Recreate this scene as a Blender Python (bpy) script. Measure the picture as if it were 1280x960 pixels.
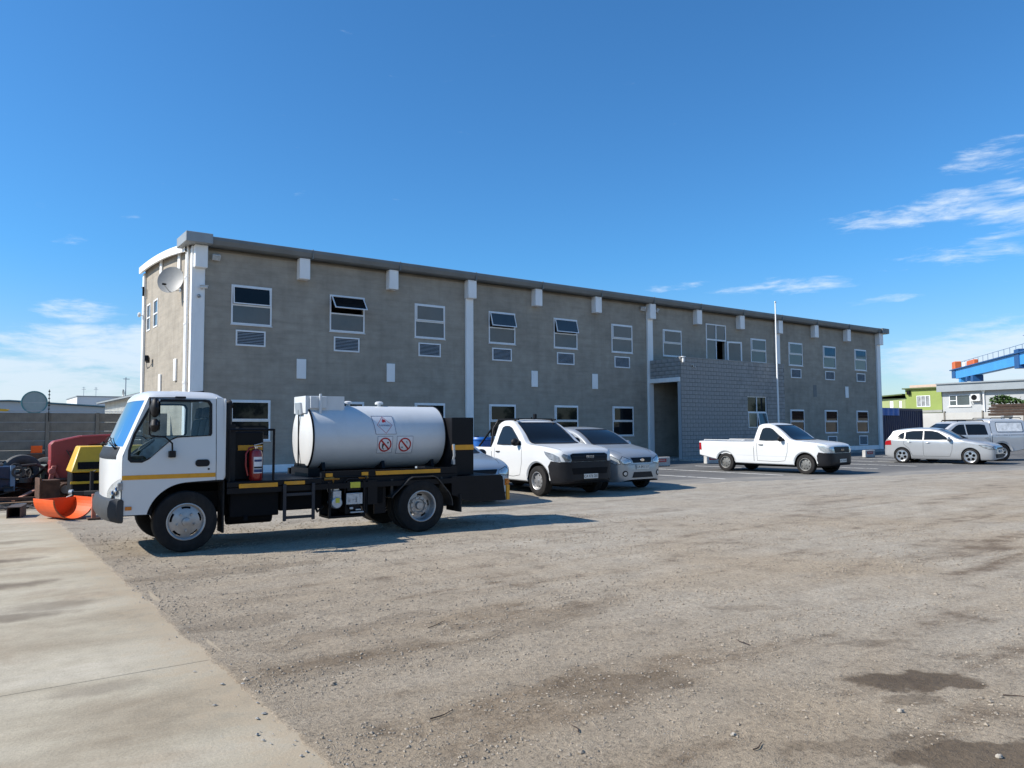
import bpy, bmesh, math, random
import numpy as np
from mathutils import Vector, Matrix, noise
from mathutils.bvhtree import BVHTree
from mathutils.geometry import delaunay_2d_cdt
R = math.radians
random.seed(11)
for o in list(bpy.data.objects): bpy.data.objects.remove(o, do_unlink=True)
scene = bpy.context.scene
COL = scene.collection

# ------------------------------------------------------------------ camera
PITCH, YAW, ROLL, EYE, FPX = 0.0600155, 0.9432736, -0.0065216, 1.5218, 952.73
fw = Vector((math.cos(PITCH)*math.cos(YAW), math.cos(PITCH)*math.sin(YAW), math.sin(PITCH)))
r0 = Vector((math.sin(YAW), -math.cos(YAW), 0)); u0 = r0.cross(fw)
rr = r0*math.cos(ROLL)+u0*math.sin(ROLL); uu = -r0*math.sin(ROLL)+u0*math.cos(ROLL)
cd = bpy.data.cameras.new('camera'); cam = bpy.data.objects.new('camera', cd); COL.objects.link(cam)
cd.sensor_fit = 'HORIZONTAL'; cd.sensor_width = 36; cd.lens = FPX/1280*36; cd.clip_start = .1; cd.clip_end = 5000
cam.matrix_world = Matrix(((rr.x, uu.x, -fw.x, 0), (rr.y, uu.y, -fw.y, 0), (rr.z, uu.z, -fw.z, EYE), (0, 0, 0, 1)))
scene.camera = cam

# ------------------------------------------------------------------ sun, sky, exposure
SUN = Vector((-1.13, .50, 1.0)).normalized()
SEL = math.asin(SUN.z); SAZ = math.atan2(SUN.x, SUN.y)
ld = bpy.data.lights.new('sun', 'SUN'); ld.energy = 4.2; ld.angle = R(.53); ld.color = (1.0, .945, .86)
sun = bpy.data.objects.new('sun', ld); COL.objects.link(sun)
sun.rotation_euler = SUN.to_track_quat('Z', 'Y').to_euler(); sun.location = SUN*60
scene.view_settings.view_transform = 'Standard'; scene.view_settings.look = 'None'
scene.view_settings.gamma = 1; scene.view_settings.exposure = 0.66; scene.view_settings.use_curve_mapping = False

class NT:
    """small node-tree writer"""
    def __init__(s, nt): s.nt = nt; s.nt.nodes.clear()
    def n(s, t, **kw):
        nd = s.nt.nodes.new(t)
        for k, v in kw.items(): setattr(nd, k, v)
        return nd
    def l(s, a, b): s.nt.links.new(a, b)
    def inp(s, sock, v):
        if isinstance(v, bpy.types.NodeSocket): s.l(v, sock)
        else: sock.default_value = v
    def math(s, op, a, b=None, c=None, clamp=False):
        nd = s.n('ShaderNodeMath', operation=op, use_clamp=clamp); s.inp(nd.inputs[0], a)
        if b is not None: s.inp(nd.inputs[1], b)
        if c is not None: s.inp(nd.inputs[2], c)
        return nd.outputs[0]
    def mix(s, f, a, b, mode='MIX'):
        nd = s.n('ShaderNodeMix', data_type='RGBA', blend_type=mode); s.inp(nd.inputs[0], f)
        s.inp(nd.inputs[6], a if isinstance(a, bpy.types.NodeSocket) else (*a[:3], 1))
        s.inp(nd.inputs[7], b if isinstance(b, bpy.types.NodeSocket) else (*b[:3], 1)); return nd.outputs[2]
    def ramp(s, f, stops):
        nd = s.n('ShaderNodeValToRGB'); e = nd.color_ramp.elements
        while len(e) < len(stops): e.new(.5)
        for el, (p, c) in zip(e, stops): el.position = p; el.color = (*c[:3], 1) if hasattr(c, '__len__') else (c, c, c, 1)
        s.l(f, nd.inputs[0]); return nd.outputs[0]
    def noise(s, vec, scale, detail=4, rough=.55, dist=0):
        nd = s.n('ShaderNodeTexNoise'); nd.inputs['Scale'].default_value = scale; nd.inputs['Detail'].default_value = detail
        nd.inputs['Roughness'].default_value = rough; nd.inputs['Distortion'].default_value = dist
        if vec: s.l(vec, nd.inputs['Vector'])
        return nd.outputs['Fac']
    def mapping(s, vec, loc=(0, 0, 0), rot=(0, 0, 0), scale=(1, 1, 1), kind='POINT'):
        nd = s.n('ShaderNodeMapping', vector_type=kind); s.l(vec, nd.inputs[0])
        nd.inputs['Location'].default_value = loc; nd.inputs['Rotation'].default_value = rot; nd.inputs['Scale'].default_value = scale
        return nd.outputs[0]
    def smooth(s, x, a, b):
        nd = s.n('ShaderNodeMapRange', interpolation_type='SMOOTHSTEP'); s.inp(nd.inputs[0], x)
        nd.inputs[1].default_value = a; nd.inputs[2].default_value = b; return nd.outputs[0]

world = bpy.data.worlds.new('World'); scene.world = world; world.use_nodes = True
W = NT(world.node_tree)
sky = W.n('ShaderNodeTexSky', sky_type='NISHITA', sun_disc=False, sun_elevation=SEL, sun_rotation=SAZ,
          altitude=0, air_density=1.0, dust_density=.35, ozone_density=2.5)
tc = W.n('ShaderNodeTexCoord'); sep = W.n('ShaderNodeSeparateXYZ'); W.l(tc.outputs['Generated'], sep.inputs[0])
az = W.math('MULTIPLY', W.math('ARCTAN2', sep.outputs[1], sep.outputs[0]), 180/math.pi)
el = W.math('MULTIPLY', W.math('ARCSINE', sep.outputs[2]), 180/math.pi)
cmb = W.n('ShaderNodeCombineXYZ'); W.l(az, cmb.inputs[0]); W.l(el, cmb.inputs[1])
ae = cmb.outputs[0]
# wisps: anisotropic noise in (azimuth, elevation), gathered where the cirrus lies, plus unseen banks added for their light
warp = W.n('ShaderNodeTexNoise'); warp.inputs['Scale'].default_value = .12; warp.inputs['Detail'].default_value = 3; W.l(ae, warp.inputs['Vector'])
wv = W.n('ShaderNodeVectorMath', operation='MULTIPLY_ADD'); W.l(warp.outputs['Color'], wv.inputs[0]); wv.inputs[1].default_value = (3.2, 1.6, 0); W.l(ae, wv.inputs[2])
streak = W.noise(W.mapping(wv.outputs[0], rot=(0, 0, R(-7)), scale=(.34, 1.6, 1)), 1.0, 6, .66)
lump = W.noise(W.mapping(wv.outputs[0], loc=(3, 7, 0), scale=(.16, .55, 1)), 1.0, 3, .5)
tex = W.math('ADD', W.math('MULTIPLY', streak, .65), W.math('MULTIPLY', lump, .35))
def cloud(a, e, ha, he, tilt, dens):
    m3 = W.mapping(ae, (a, e, 0), (0, 0, R(-tilt)), (ha, he, 1), 'TEXTURE')
    ln = W.n('ShaderNodeVectorMath', operation='LENGTH'); W.l(m3, ln.inputs[0])
    return W.math('MULTIPLY', W.smooth(ln.outputs['Value'], 1.0, .35), dens)
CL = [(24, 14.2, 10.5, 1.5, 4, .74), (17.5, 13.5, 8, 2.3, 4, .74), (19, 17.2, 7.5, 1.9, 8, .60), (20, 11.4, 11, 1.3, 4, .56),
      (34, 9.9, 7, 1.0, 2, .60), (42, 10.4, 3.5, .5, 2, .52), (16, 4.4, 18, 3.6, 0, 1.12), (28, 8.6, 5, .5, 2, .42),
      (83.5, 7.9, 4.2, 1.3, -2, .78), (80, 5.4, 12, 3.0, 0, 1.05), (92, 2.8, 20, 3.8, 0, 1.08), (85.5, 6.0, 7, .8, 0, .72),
      (83, 13.2, 4.5, .9, 25, .33), (112, 9, 16, 2.2, 5, .7), (-4, 12, 14, 3, 4, .75), (145, 7, 40, 5, 0, .95), (-55, 8, 38, 6, 0, 1.0), (-125, 8, 45, 6, 0, 1.0)]  # closing wide banks lie out of view, added to brighten the shaded facade
acc = None
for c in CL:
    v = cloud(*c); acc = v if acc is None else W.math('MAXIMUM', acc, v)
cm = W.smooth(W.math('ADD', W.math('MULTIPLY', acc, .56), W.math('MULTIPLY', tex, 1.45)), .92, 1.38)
cm = W.math('MULTIPLY', cm, .80)
above = W.smooth(el, -.5, .6); cm = W.math('MULTIPLY', cm, above)
SKYS = .105
hs = W.n('ShaderNodeHueSaturation'); hs.inputs['Saturation'].default_value = 1.0; W.l(W.mix(1.0, sky.outputs[0], W.mix(W.smooth(el, .5, 13), (.62, .72, .84), (.34, .75, 1.05)), 'MULTIPLY'), hs.inputs['Color'])
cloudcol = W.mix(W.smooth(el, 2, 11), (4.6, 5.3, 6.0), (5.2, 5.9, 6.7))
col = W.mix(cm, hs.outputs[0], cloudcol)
world.cycles.sampling_method = 'MANUAL'; world.cycles.sample_map_resolution = 256
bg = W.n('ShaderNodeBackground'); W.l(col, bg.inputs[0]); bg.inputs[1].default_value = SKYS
wo = W.n('ShaderNodeOutputWorld'); W.l(bg.outputs[0], wo.inputs[0])

# ------------------------------------------------------------------ materials
MATS = {}
def M(name, col=(.5, .5, .5), rough=.5, metal=0, var=.12, vs=3, bump=0, bs=60, coat=0, spec=.5, stretch=(1, 1, 1), dirt=0, dcol=(.28, .23, .18), rvar=.10):
    if name in MATS: return MATS[name]
    m = bpy.data.materials.new(name); m.use_nodes = True; t = NT(m.node_tree)
    b = t.n('ShaderNodeBsdfPrincipled'); out = t.n('ShaderNodeOutputMaterial'); t.l(b.outputs[0], out.inputs[0])
    tcn = t.n('ShaderNodeTexCoord'); vec = t.mapping(tcn.outputs['Object'], scale=stretch)
    nf = t.noise(vec, vs, 6, .6)
    k = t.ramp(nf, [(.3, 1-var), (.7, 1+var*.5)])
    c = t.mix(1.0, col, k, 'MULTIPLY')
    if dirt:
        nd = t.smooth(t.noise(t.mapping(tcn.outputs['Object'], scale=(1, 1, .35)), 2.3, 7, .7), .48, .80)
        c = t.mix(t.math('MULTIPLY', nd, dirt), c, dcol)
    t.l(c, b.inputs['Base Color'])
    b.inputs['Metallic'].default_value = metal; b.inputs['Specular IOR Level'].default_value = spec
    b.inputs['Roughness'].default_value = rough
    if rvar: rn = t.noise(vec, vs*4, 2); t.l(t.math('ADD', t.math('MULTIPLY', rn, rvar), rough-rvar/2, clamp=True), b.inputs['Roughness'])
    if coat: b.inputs['Coat Weight'].default_value = coat; b.inputs['Coat Roughness'].default_value = .04
    if bump:
        bn = t.n('ShaderNodeBump'); bn.inputs['Strength'].default_value = bump; bn.inputs['Distance'].default_value = .02
        t.l(t.noise(tcn.outputs['Object'], bs, 5, .65), bn.inputs['Height']); t.l(bn.outputs[0], b.inputs['Normal'])
    MATS[name] = m; return m
def glassM(name, tint=(.75, .83, .85), refl=(.9, .95, 1)):
    if name in MATS: return MATS[name]
    m = bpy.data.materials.new(name); m.use_nodes = True; t = NT(m.node_tree)
    tr = t.n('ShaderNodeBsdfTransparent'); tr.inputs[0].default_value = (*tint, 1)
    gl = t.n('ShaderNodeBsdfGlossy'); gl.inputs[0].default_value = (*refl, 1); gl.inputs['Roughness'].default_value = .02
    fr = t.n('ShaderNodeFresnel'); fr.inputs[0].default_value = 1.5
    mx = t.n('ShaderNodeMixShader'); t.l(fr.outputs[0], mx.inputs[0]); t.l(tr.outputs[0], mx.inputs[1]); t.l(gl.outputs[0], mx.inputs[2])
    out = t.n('ShaderNodeOutputMaterial'); t.l(mx.outputs[0], out.inputs[0]); MATS[name] = m; return m

white = M('white_paint', (.64, .645, .64), .32, var=.04, vs=1.2, coat=.35, dirt=.05, rvar=0)
tankw = M('tank_white', (.62, .635, .64), .36, var=.07, vs=1.5, coat=.2, rvar=0, dirt=.16, dcol=(.20, .19, .18))
black = M('black_paint', (.006, .006, .008), .5, var=.25, vs=5, spec=.22, dirt=.15, dcol=(.022, .02, .02))
dark = M('underbody_black', (.005, .005, .006), .8, var=.3, vs=6, spec=.2)
plast = M('black_plastic', (.010, .010, .012), .55, var=.2, vs=8, spec=.3, bump=.1, bs=200, dirt=.15, dcol=(.035, .032, .03))
rubber = M('tyre_rubber', (.017, .016, .016), .82, var=.35, vs=9, bump=.2, bs=90, spec=.25, dirt=.55, dcol=(.075, .065, .055))
yellow = M('yellow_reflective_tape', (.72, .32, .012), .5, var=.15, vs=8, dirt=.2)
silver = M('silver_paint', (.37, .385, .395), .34, metal=.45, var=.03, vs=1.2, coat=.4, rvar=0)
steel = M('wheel_steel', (.42, .42, .42), .42, metal=.7, var=.2, vs=9, dirt=.25, dcol=(.1, .09, .08))
alloy = M('alloy_silver', (.50, .51, .52), .3, metal=.8, var=.08, vs=8)
chrome = M('chrome', (.75, .76, .78), .12, metal=1, var=.05)
lampg = M('lamp_glass', (.52, .56, .58), .10, metal=.35, var=.35, vs=14, coat=1)
lampd = M('lamp_smoked', (.34, .37, .40), .12, metal=.3, var=.5, vs=12, coat=1)
amber = M('amber_lens', (.55, .16, .01), .2, var=.2, vs=20, coat=.6)
redl = M('red_lens', (.35, .012, .015), .15, var=.2, vs=12, coat=.8)
carglass = M('dark_car_glass', (.010, .012, .014), .03, var=.1, spec=.38, rvar=0)
platem = M('plate_white', (.62, .62, .58), .45, var=.1, vs=20)
ink = M('black_ink', (.012, .012, .016), .6)
inkb = M('blue_ink', (.03, .05, .14), .6)
inkr = M('red_ink', (.42, .015, .02), .55)
signw = M('sign_white', (.70, .70, .71), .4, var=.05, vs=10)
trim = M('white_trim_paint', (.86, .86, .85), .55, var=.08, vs=2.5, stretch=(1, 1, .3), dirt=.14, dcol=(.33, .31, .28))
framew = M('window_frame_white', (.80, .81, .82), .4, var=.08, vs=6)
paneu = M('pane_with_blind', (.060, .078, .088), .06, var=.25, vs=.8, spec=.6)
paned = M('pane_dark_room', (.010, .012, .014), .03, var=.2, vs=2, spec=.26, rvar=0)
gutterm = M('grey_steel_gutter', (.17, .18, .18), .5, metal=.2, var=.15, vs=1.5, dirt=.2)
blockm = M('grey_painted_block', (.30, .295, .285), .72, var=.25, vs=3, bump=.35, bs=45)
mortar = M('dark_mortar', (.12, .12, .12), .9, var=.2, vs=8, bump=.4, bs=60)
fencem = M('precast_concrete', (.19, .175, .15), .9, var=.3, vs=2.5, bump=.4, bs=30, dirt=.3, dcol=(.05, .048, .042))
concgrey = M('kerb_concrete', (.33, .32, .30), .9, var=.3, vs=5, bump=.4, bs=40)
rust = M('rusty_steel', (.105, .052, .032), .85, var=.55, vs=6, bump=.5, bs=45, dirt=.4, dcol=(.16, .10, .07))
redp = M('faded_red_paint', (.29, .035, .035), .5, var=.3, vs=3, bump=.1, bs=50, dirt=.35, dcol=(.13, .06, .05))
yellp = M('machine_yellow_paint', (.60, .36, .015), .45, var=.15, vs=3, dirt=.2)
orangep = M('bright_orange_paint', (.80, .10, .008), .45, var=.18, vs=3, dirt=.2, dcol=(.35, .13, .06))
timber = M('weathered_timber', (.060, .036, .025), .85, var=.5, vs=2, stretch=(.4, 6, 6), bump=.4, bs=20)
bluep = M('bright_blue_plastic', (.012, .12, .42), .45, var=.15, vs=4)
contm = M('container_blue', (.011, .022, .075), .5, var=.3, vs=2, dirt=.2, dcol=(.06, .05, .05))
craneb = M('crane_blue', (.05, .28, .62), .5, var=.12, vs=.5)
greenw = M('lime_green_wall', (.26, .33, .085), .8, var=.12, vs=.6, dirt=.2)
greywall = M('pale_grey_render', (.40, .415, .42), .85, var=.12, vs=.4, dirt=.2, dcol=(.36, .35, .33))
bgroof = M('grey_sheet_roof', (.27, .30, .32), .55, metal=.1, var=.12, vs=.5)
leafm = M('plant_leaf', (.055, .115, .025), .6, var=.5, vs=3)
galv = M('galvanised_steel', (.42, .44, .46), .4, metal=.6, var=.15, vs=6)
dishm = M('dish_grey', (.27, .275, .27), .5, var=.1, vs=4)
cctvm = M('camera_white', (.62, .62, .60), .4, var=.08)

def ground_material():
    m = bpy.data.materials.new('dirt_and_gravel'); m.use_nodes = True; t = NT(m.node_tree)
    b = t.n('ShaderNodeBsdfPrincipled'); out = t.n('ShaderNodeOutputMaterial'); t.l(b.outputs[0], out.inputs[0])
    P = t.n('ShaderNodeTexCoord').outputs['Object']
    # tyre-drawn streaks run along X with a slight swing
    sv = t.mapping(P, rot=(0, 0, R(9)), scale=(.16, 1.0, 1)); streaks = t.noise(sv, 1.6, 8, .62, .5)
    big = t.noise(P, .30, 5, .55, .3); mid = t.noise(P, 2.3, 7, .68); fine = t.noise(P, 30, 6, .75); grit = t.noise(P, 150, 3, .7)
    c = t.ramp(streaks, [(.30, (.255, .205, .150)), (.47, (.400, .345, .275)), (.70, (.475, .425, .355))])
    c = t.mix(t.smooth(big, .40, .68), c, (.385, .312, .228))
    brown = t.smooth(t.math('ADD', t.math('MULTIPLY', streaks, .55), t.math('MULTIPLY', mid, .45)), .47, .36)
    c = t.mix(t.math('MULTIPLY', brown, .70), c, (.165, .116, .078))
    # grey crusher-run where the yard meets the parking
    sp = t.n('ShaderNodeSeparateXYZ'); t.l(P, sp.inputs[0])
    far = t.smooth(t.math('ADD', sp.outputs[1], t.math('MULTIPLY', big, 3.0)), 6.5, 15.0)
    c = t.mix(t.math('MULTIPLY', far, .55), c, (.37, .35, .315))
    left = t.smooth(t.math('ADD', t.math('ADD', sp.outputs[0], t.math('MULTIPLY', sp.outputs[1], .25)), t.math('MULTIPLY', t.math('SUBTRACT', big, .5), 9)), 8.0, 3.0)
    c = t.mix(t.math('MULTIPLY', left, .50), c, (.300, .232, .158))
    c = t.mix(1.0, c, (.96, .94, .90), 'MULTIPLY')
    c = t.mix(1.0, c, t.ramp(mid, [(.30, .80), (.5, 1.0), (.70, 1.12)]), 'MULTIPLY')
    c = t.mix(1.0, c, t.ramp(fine, [(.30, .42), (.46, .95), (.56, 1.04), (.72, 1.38)]), 'MULTIPLY')
    c = t.mix(1.0, c, t.ramp(grit, [(.30, .48), (.48, 1.0), (.74, 1.30)]), 'MULTIPLY')
    vo = t.n('ShaderNodeTexVoronoi'); vo.inputs['Scale'].default_value = 55; t.l(P, vo.inputs['Vector'])
    stone = t.math('MULTIPLY', t.smooth(vo.outputs['Distance'], .30, .16), t.smooth(t.noise(P, 5, 4), .46, .62))
    vs = t.n('ShaderNodeSeparateColor'); t.l(vo.outputs['Color'], vs.inputs[0])
    c = t.mix(t.math('MULTIPLY', stone, .55), c, t.ramp(vs.outputs[0], [(.1, (.16, .14, .125)), (.6, (.36, .34, .31)), (.95, (.58, .56, .52))]))
    # oil and water stains, each where it lies in the yard
    wob = t.n('ShaderNodeTexNoise'); wob.inputs['Scale'].default_value = 3.2; wob.inputs['Detail'].default_value = 8; wob.inputs['Roughness'].default_value = .62; t.l(P, wob.inputs['Vector'])
    wa = t.n('ShaderNodeVectorMath', operation='MULTIPLY_ADD'); t.l(wob.outputs['Color'], wa.inputs[0]); wa.inputs[1].default_value = (.55, .55, 0); t.l(P, wa.inputs[2])
    wp = t.mapping(wa.outputs[0], loc=(-.275, -.275, 0))
    acc = None
    for (x, y, a, bb, rot, s) in [(4.74, 2.40, .44, .20, -38, .95), (4.42, 2.22, .20, .12, -38, .5), (5.5, 4.2, .35, .13, -35, .35), (3.98, 1.55, .60, .22, -40, .9), (3.62, 2.05, .5, .10, -25, .42),
                              (3.3, 3.45, .55, .22, -20, .36), (2.05, 4.8, .8, .2, 5, .30), (1.9, 6.3, .5, .22, 0, .35), (2.5, 8.7, 1.2, .25, 0, .35), (2.5, 5.6, .9, .16, 10, .3), (4.0, 4.9, 1.0, .18, 8, .25), (5.3, 3.0, .35, .1, -30, .35)]:
        mm = t.mapping(wp, (x, y, 0), (0, 0, R(rot)), (a, bb, 9), 'TEXTURE')
        ln = t.n('ShaderNodeVectorMath', operation='LENGTH'); t.l(mm, ln.inputs[0])
        v = t.math('MULTIPLY', t.smooth(ln.outputs['Value'], 1.08, .80), s); acc = v if acc is None else t.math('MAXIMUM', acc, v)
    c = t.mix(acc, c, t.mix(1.0, t.mix(.35, c, (.30, .24, .17)), (.40, .35, .29), 'MULTIPLY'))
    t.l(c, b.inputs['Base Color']); b.inputs['Specular IOR Level'].default_value = .25
    t.l(t.math('SUBTRACT', .95, t.math('MULTIPLY', acc, .3)), b.inputs['Roughness'])
    h = t.math('ADD', t.math('MULTIPLY', fine, .5), t.math('MULTIPLY', grit, .18)); h = t.math('ADD', h, t.math('MULTIPLY', mid, .8)); h = t.math('ADD', h, t.math('MULTIPLY', stone, .35))
    bn = t.n('ShaderNodeBump'); bn.inputs['Strength'].default_value = .9; bn.inputs['Distance'].default_value = .034; t.l(h, bn.inputs['Height']); t.l(bn.outputs[0], b.inputs['Normal'])
    return m
def concrete_material():
    m = bpy.data.materials.new('worn_concrete'); m.use_nodes = True; t = NT(m.node_tree)
    b = t.n('ShaderNodeBsdfPrincipled'); out = t.n('ShaderNodeOutputMaterial'); t.l(b.outputs[0], out.inputs[0])
    g = t.n('ShaderNodeNewGeometry').outputs['Position']
    streak = t.noise(t.mapping(g, rot=(0, 0, R(6)), scale=(.35, 1.1, 1)), 1.1, 7, .6, .4); big = t.noise(g, .7, 5, .6, .6); fine = t.noise(g, 60, 5, .7); mid = t.noise(g, 6, 6, .7)
    c = t.ramp(streak, [(.28, (.29, .245, .182)), (.48, (.405, .362, .285)), (.72, (.49, .450, .375))])
    c = t.mix(t.smooth(big, .50, .72), c, (.335, .275, .205))
    c = t.mix(1.0, c, t.ramp(fine, [(.3, .80), (.55, 1.0), (.75, 1.1)]), 'MULTIPLY'); c = t.mix(1.0, c, t.ramp(mid, [(.3, .86), (.6, 1.04)]), 'MULTIPLY')
    acc = None
    for (x, y, a, bb, s) in [(.2, 9.2, .8, .25, .8), (.25, 11.0, .7, .22, .85), (.35, 7.6, .55, .2, .7), (.7, 7.9, .5, .25, .5), (-.6, 10.2, 1.1, .3, .5), (.75, 5.2, .3, .14, .42), (.55, 12.8, .6, .2, .4)]:
        mm = t.mapping(g, (x, y, 0), (0, 0, 0), (a, bb, 9), 'TEXTURE')
        ln = t.n('ShaderNodeVectorMath', operation='LENGTH'); t.l(mm, ln.inputs[0])
        d = t.math('ADD', ln.outputs['Value'], t.math('MULTIPLY', t.math('SUBTRACT', t.noise(g, 3.0, 5), .5), 1.2))
        v = t.math('MULTIPLY', t.smooth(d, 1.15, .35), s); acc = v if acc is None else t.math('MAXIMUM', acc, v)
    c = t.mix(acc, c, (.14, .112, .082))
    sp = t.n('ShaderNodeSeparateXYZ'); t.l(g, sp.inputs[0])
    spill = t.smooth(t.math('ADD', sp.outputs[0], t.math('MULTIPLY', t.math('SUBTRACT', mid, .5), 1.6)), .95, 1.55)
    c = t.mix(t.math('MULTIPLY', spill, .8), c, (.36, .295, .215))
    c = t.mix(1.0, c, (1.0, .965, .90), 'MULTIPLY')
    t.l(c, b.inputs['Base Color']); b.inputs['Roughness'].default_value = .85; b.inputs['Specular IOR Level'].default_value = .3
    bn = t.n('ShaderNodeBump'); bn.inputs['Strength'].default_value = .4; bn.inputs['Distance'].default_value = .01
    t.l(t.math('ADD', fine, t.math('MULTIPLY', mid, .8)), bn.inputs['Height']); t.l(bn.outputs[0], b.inputs['Normal'])
    return m
def asphalt_material():
    m = bpy.data.materials.new('worn_asphalt'); m.use_nodes = True; t = NT(m.node_tree)
    b = t.n('ShaderNodeBsdfPrincipled'); out = t.n('ShaderNodeOutputMaterial'); t.l(b.outputs[0], out.inputs[0])
    P = t.n('ShaderNodeTexCoord').outputs['Object']
    fine = t.noise(P, 70, 5, .7); big = t.noise(t.mapping(P, scale=(.3, 1, 1)), .9, 7, .65, .5); st = t.noise(t.mapping(P, scale=(.25, 1.2, 1)), 2.6, 6, .7)
    c = t.ramp(big, [(.32, (.085, .085, .086)), (.62, (.155, .152, .146))])
    sp = t.n('ShaderNodeSeparateXYZ'); t.l(P, sp.inputs[0])
    edge = t.smooth(t.math('ADD', t.math('ADD', sp.outputs[1], t.math('MULTIPLY', sp.outputs[0], .19)), t.math('MULTIPLY', t.math('SUBTRACT', big, .5), 9)), 20.5, 16.4)
    c = t.mix(t.math('MULTIPLY', edge, .85), c, (.33, .305, .265))
    c = t.mix(t.math('MULTIPLY', t.smooth(st, .56, .72), .45), c, (.34, .32, .285))
    c = t.mix(1.0, c, t.ramp(fine, [(.3, .7), (.55, 1.0), (.75, 1.25)]), 'MULTIPLY')
    t.l(c, b.inputs['Base Color']); b.inputs['Roughness'].default_value = .9; b.inputs['Specular IOR Level'].default_value = .3
    bn = t.n('ShaderNodeBump'); bn.inputs['Strength'].default_value = .5; bn.inputs['Distance'].default_value = .01; t.l(fine, bn.inputs['Height']); t.l(bn.outputs[0], b.inputs['Normal'])
    return m
def plaster_material():
    m = bpy.data.materials.new('bagged_cement_plaster'); m.use_nodes = True; t = NT(m.node_tree)
    b = t.n('ShaderNodeBsdfPrincipled'); out = t.n('ShaderNodeOutputMaterial'); t.l(b.outputs[0], out.inputs[0])
    g = t.n('ShaderNodeNewGeometry').outputs['Position']
    blot = t.noise(g, .55, 6, .62, .4); mid = t.noise(g, 2.6, 6, .65); fine = t.noise(g, 28, 5, .7)
    drip = t.noise(t.mapping(g, scale=(2.2, 2.2, .13)), 1.3, 6, .62)
    c = t.ramp(blot, [(.30, (.300, .270, .226)), (.70, (.385, .345, .288))])
    c = t.mix(1.0, c, t.ramp(drip, [(.28, .90), (.50, 1.0), (.75, 1.04)]), 'MULTIPLY')
    c = t.mix(1.0, c, t.ramp(t.noise(t.mapping(g, scale=(.5, .5, 3.2)), 1.6, 6, .65), [(.30, .86), (.5, 1.0), (.72, 1.07)]), 'MULTIPLY')
    c = t.mix(1.0, c, t.ramp(mid, [(.30, .88), (.65, 1.05)]), 'MULTIPLY')
    sp = t.n('ShaderNodeSeparateXYZ'); t.l(g, sp.inputs[0])
    w = t.math('SINE', t.math('MULTIPLY', t.math('ADD', sp.outputs[2], t.math('MULTIPLY', mid, .04)), 2*math.pi/.2))
    cour = t.smooth(w, .88, 1.0)
    c = t.mix(t.math('MULTIPLY', cour, .10), c, (.16, .15, .14))
    t.l(c, b.inputs['Base Color']); b.inputs['Roughness'].default_value = .9; b.inputs['Specular IOR Level'].default_value = .2
    bn = t.n('ShaderNodeBump'); bn.inputs['Strength'].default_value = .45; bn.inputs['Distance'].default_value = .012
    t.l(t.math('SUBTRACT', t.math('ADD', fine, t.math('MULTIPLY', mid, .8)), t.math('MULTIPLY', cour, .25)), bn.inputs['Height']); t.l(bn.outputs[0], b.inputs['Normal'])
    return m
def line_material():
    m = bpy.data.materials.new('worn_road_paint'); m.use_nodes = True; t = NT(m.node_tree)
    b = t.n('ShaderNodeBsdfPrincipled'); out = t.n('ShaderNodeOutputMaterial'); t.l(b.outputs[0], out.inputs[0])
    g = t.n('ShaderNodeNewGeometry').outputs['Position']
    c = t.mix(t.smooth(t.noise(g, 4, 7, .75), .50, .62), (.56, .55, .52), (.15, .148, .142)); t.l(c, b.inputs['Base Color']); b.inputs['Roughness'].default_value = .85
    return m
dirtm, concm, asphm, plaster, linem = ground_material(), concrete_material(), asphalt_material(), plaster_material(), line_material()

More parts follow.
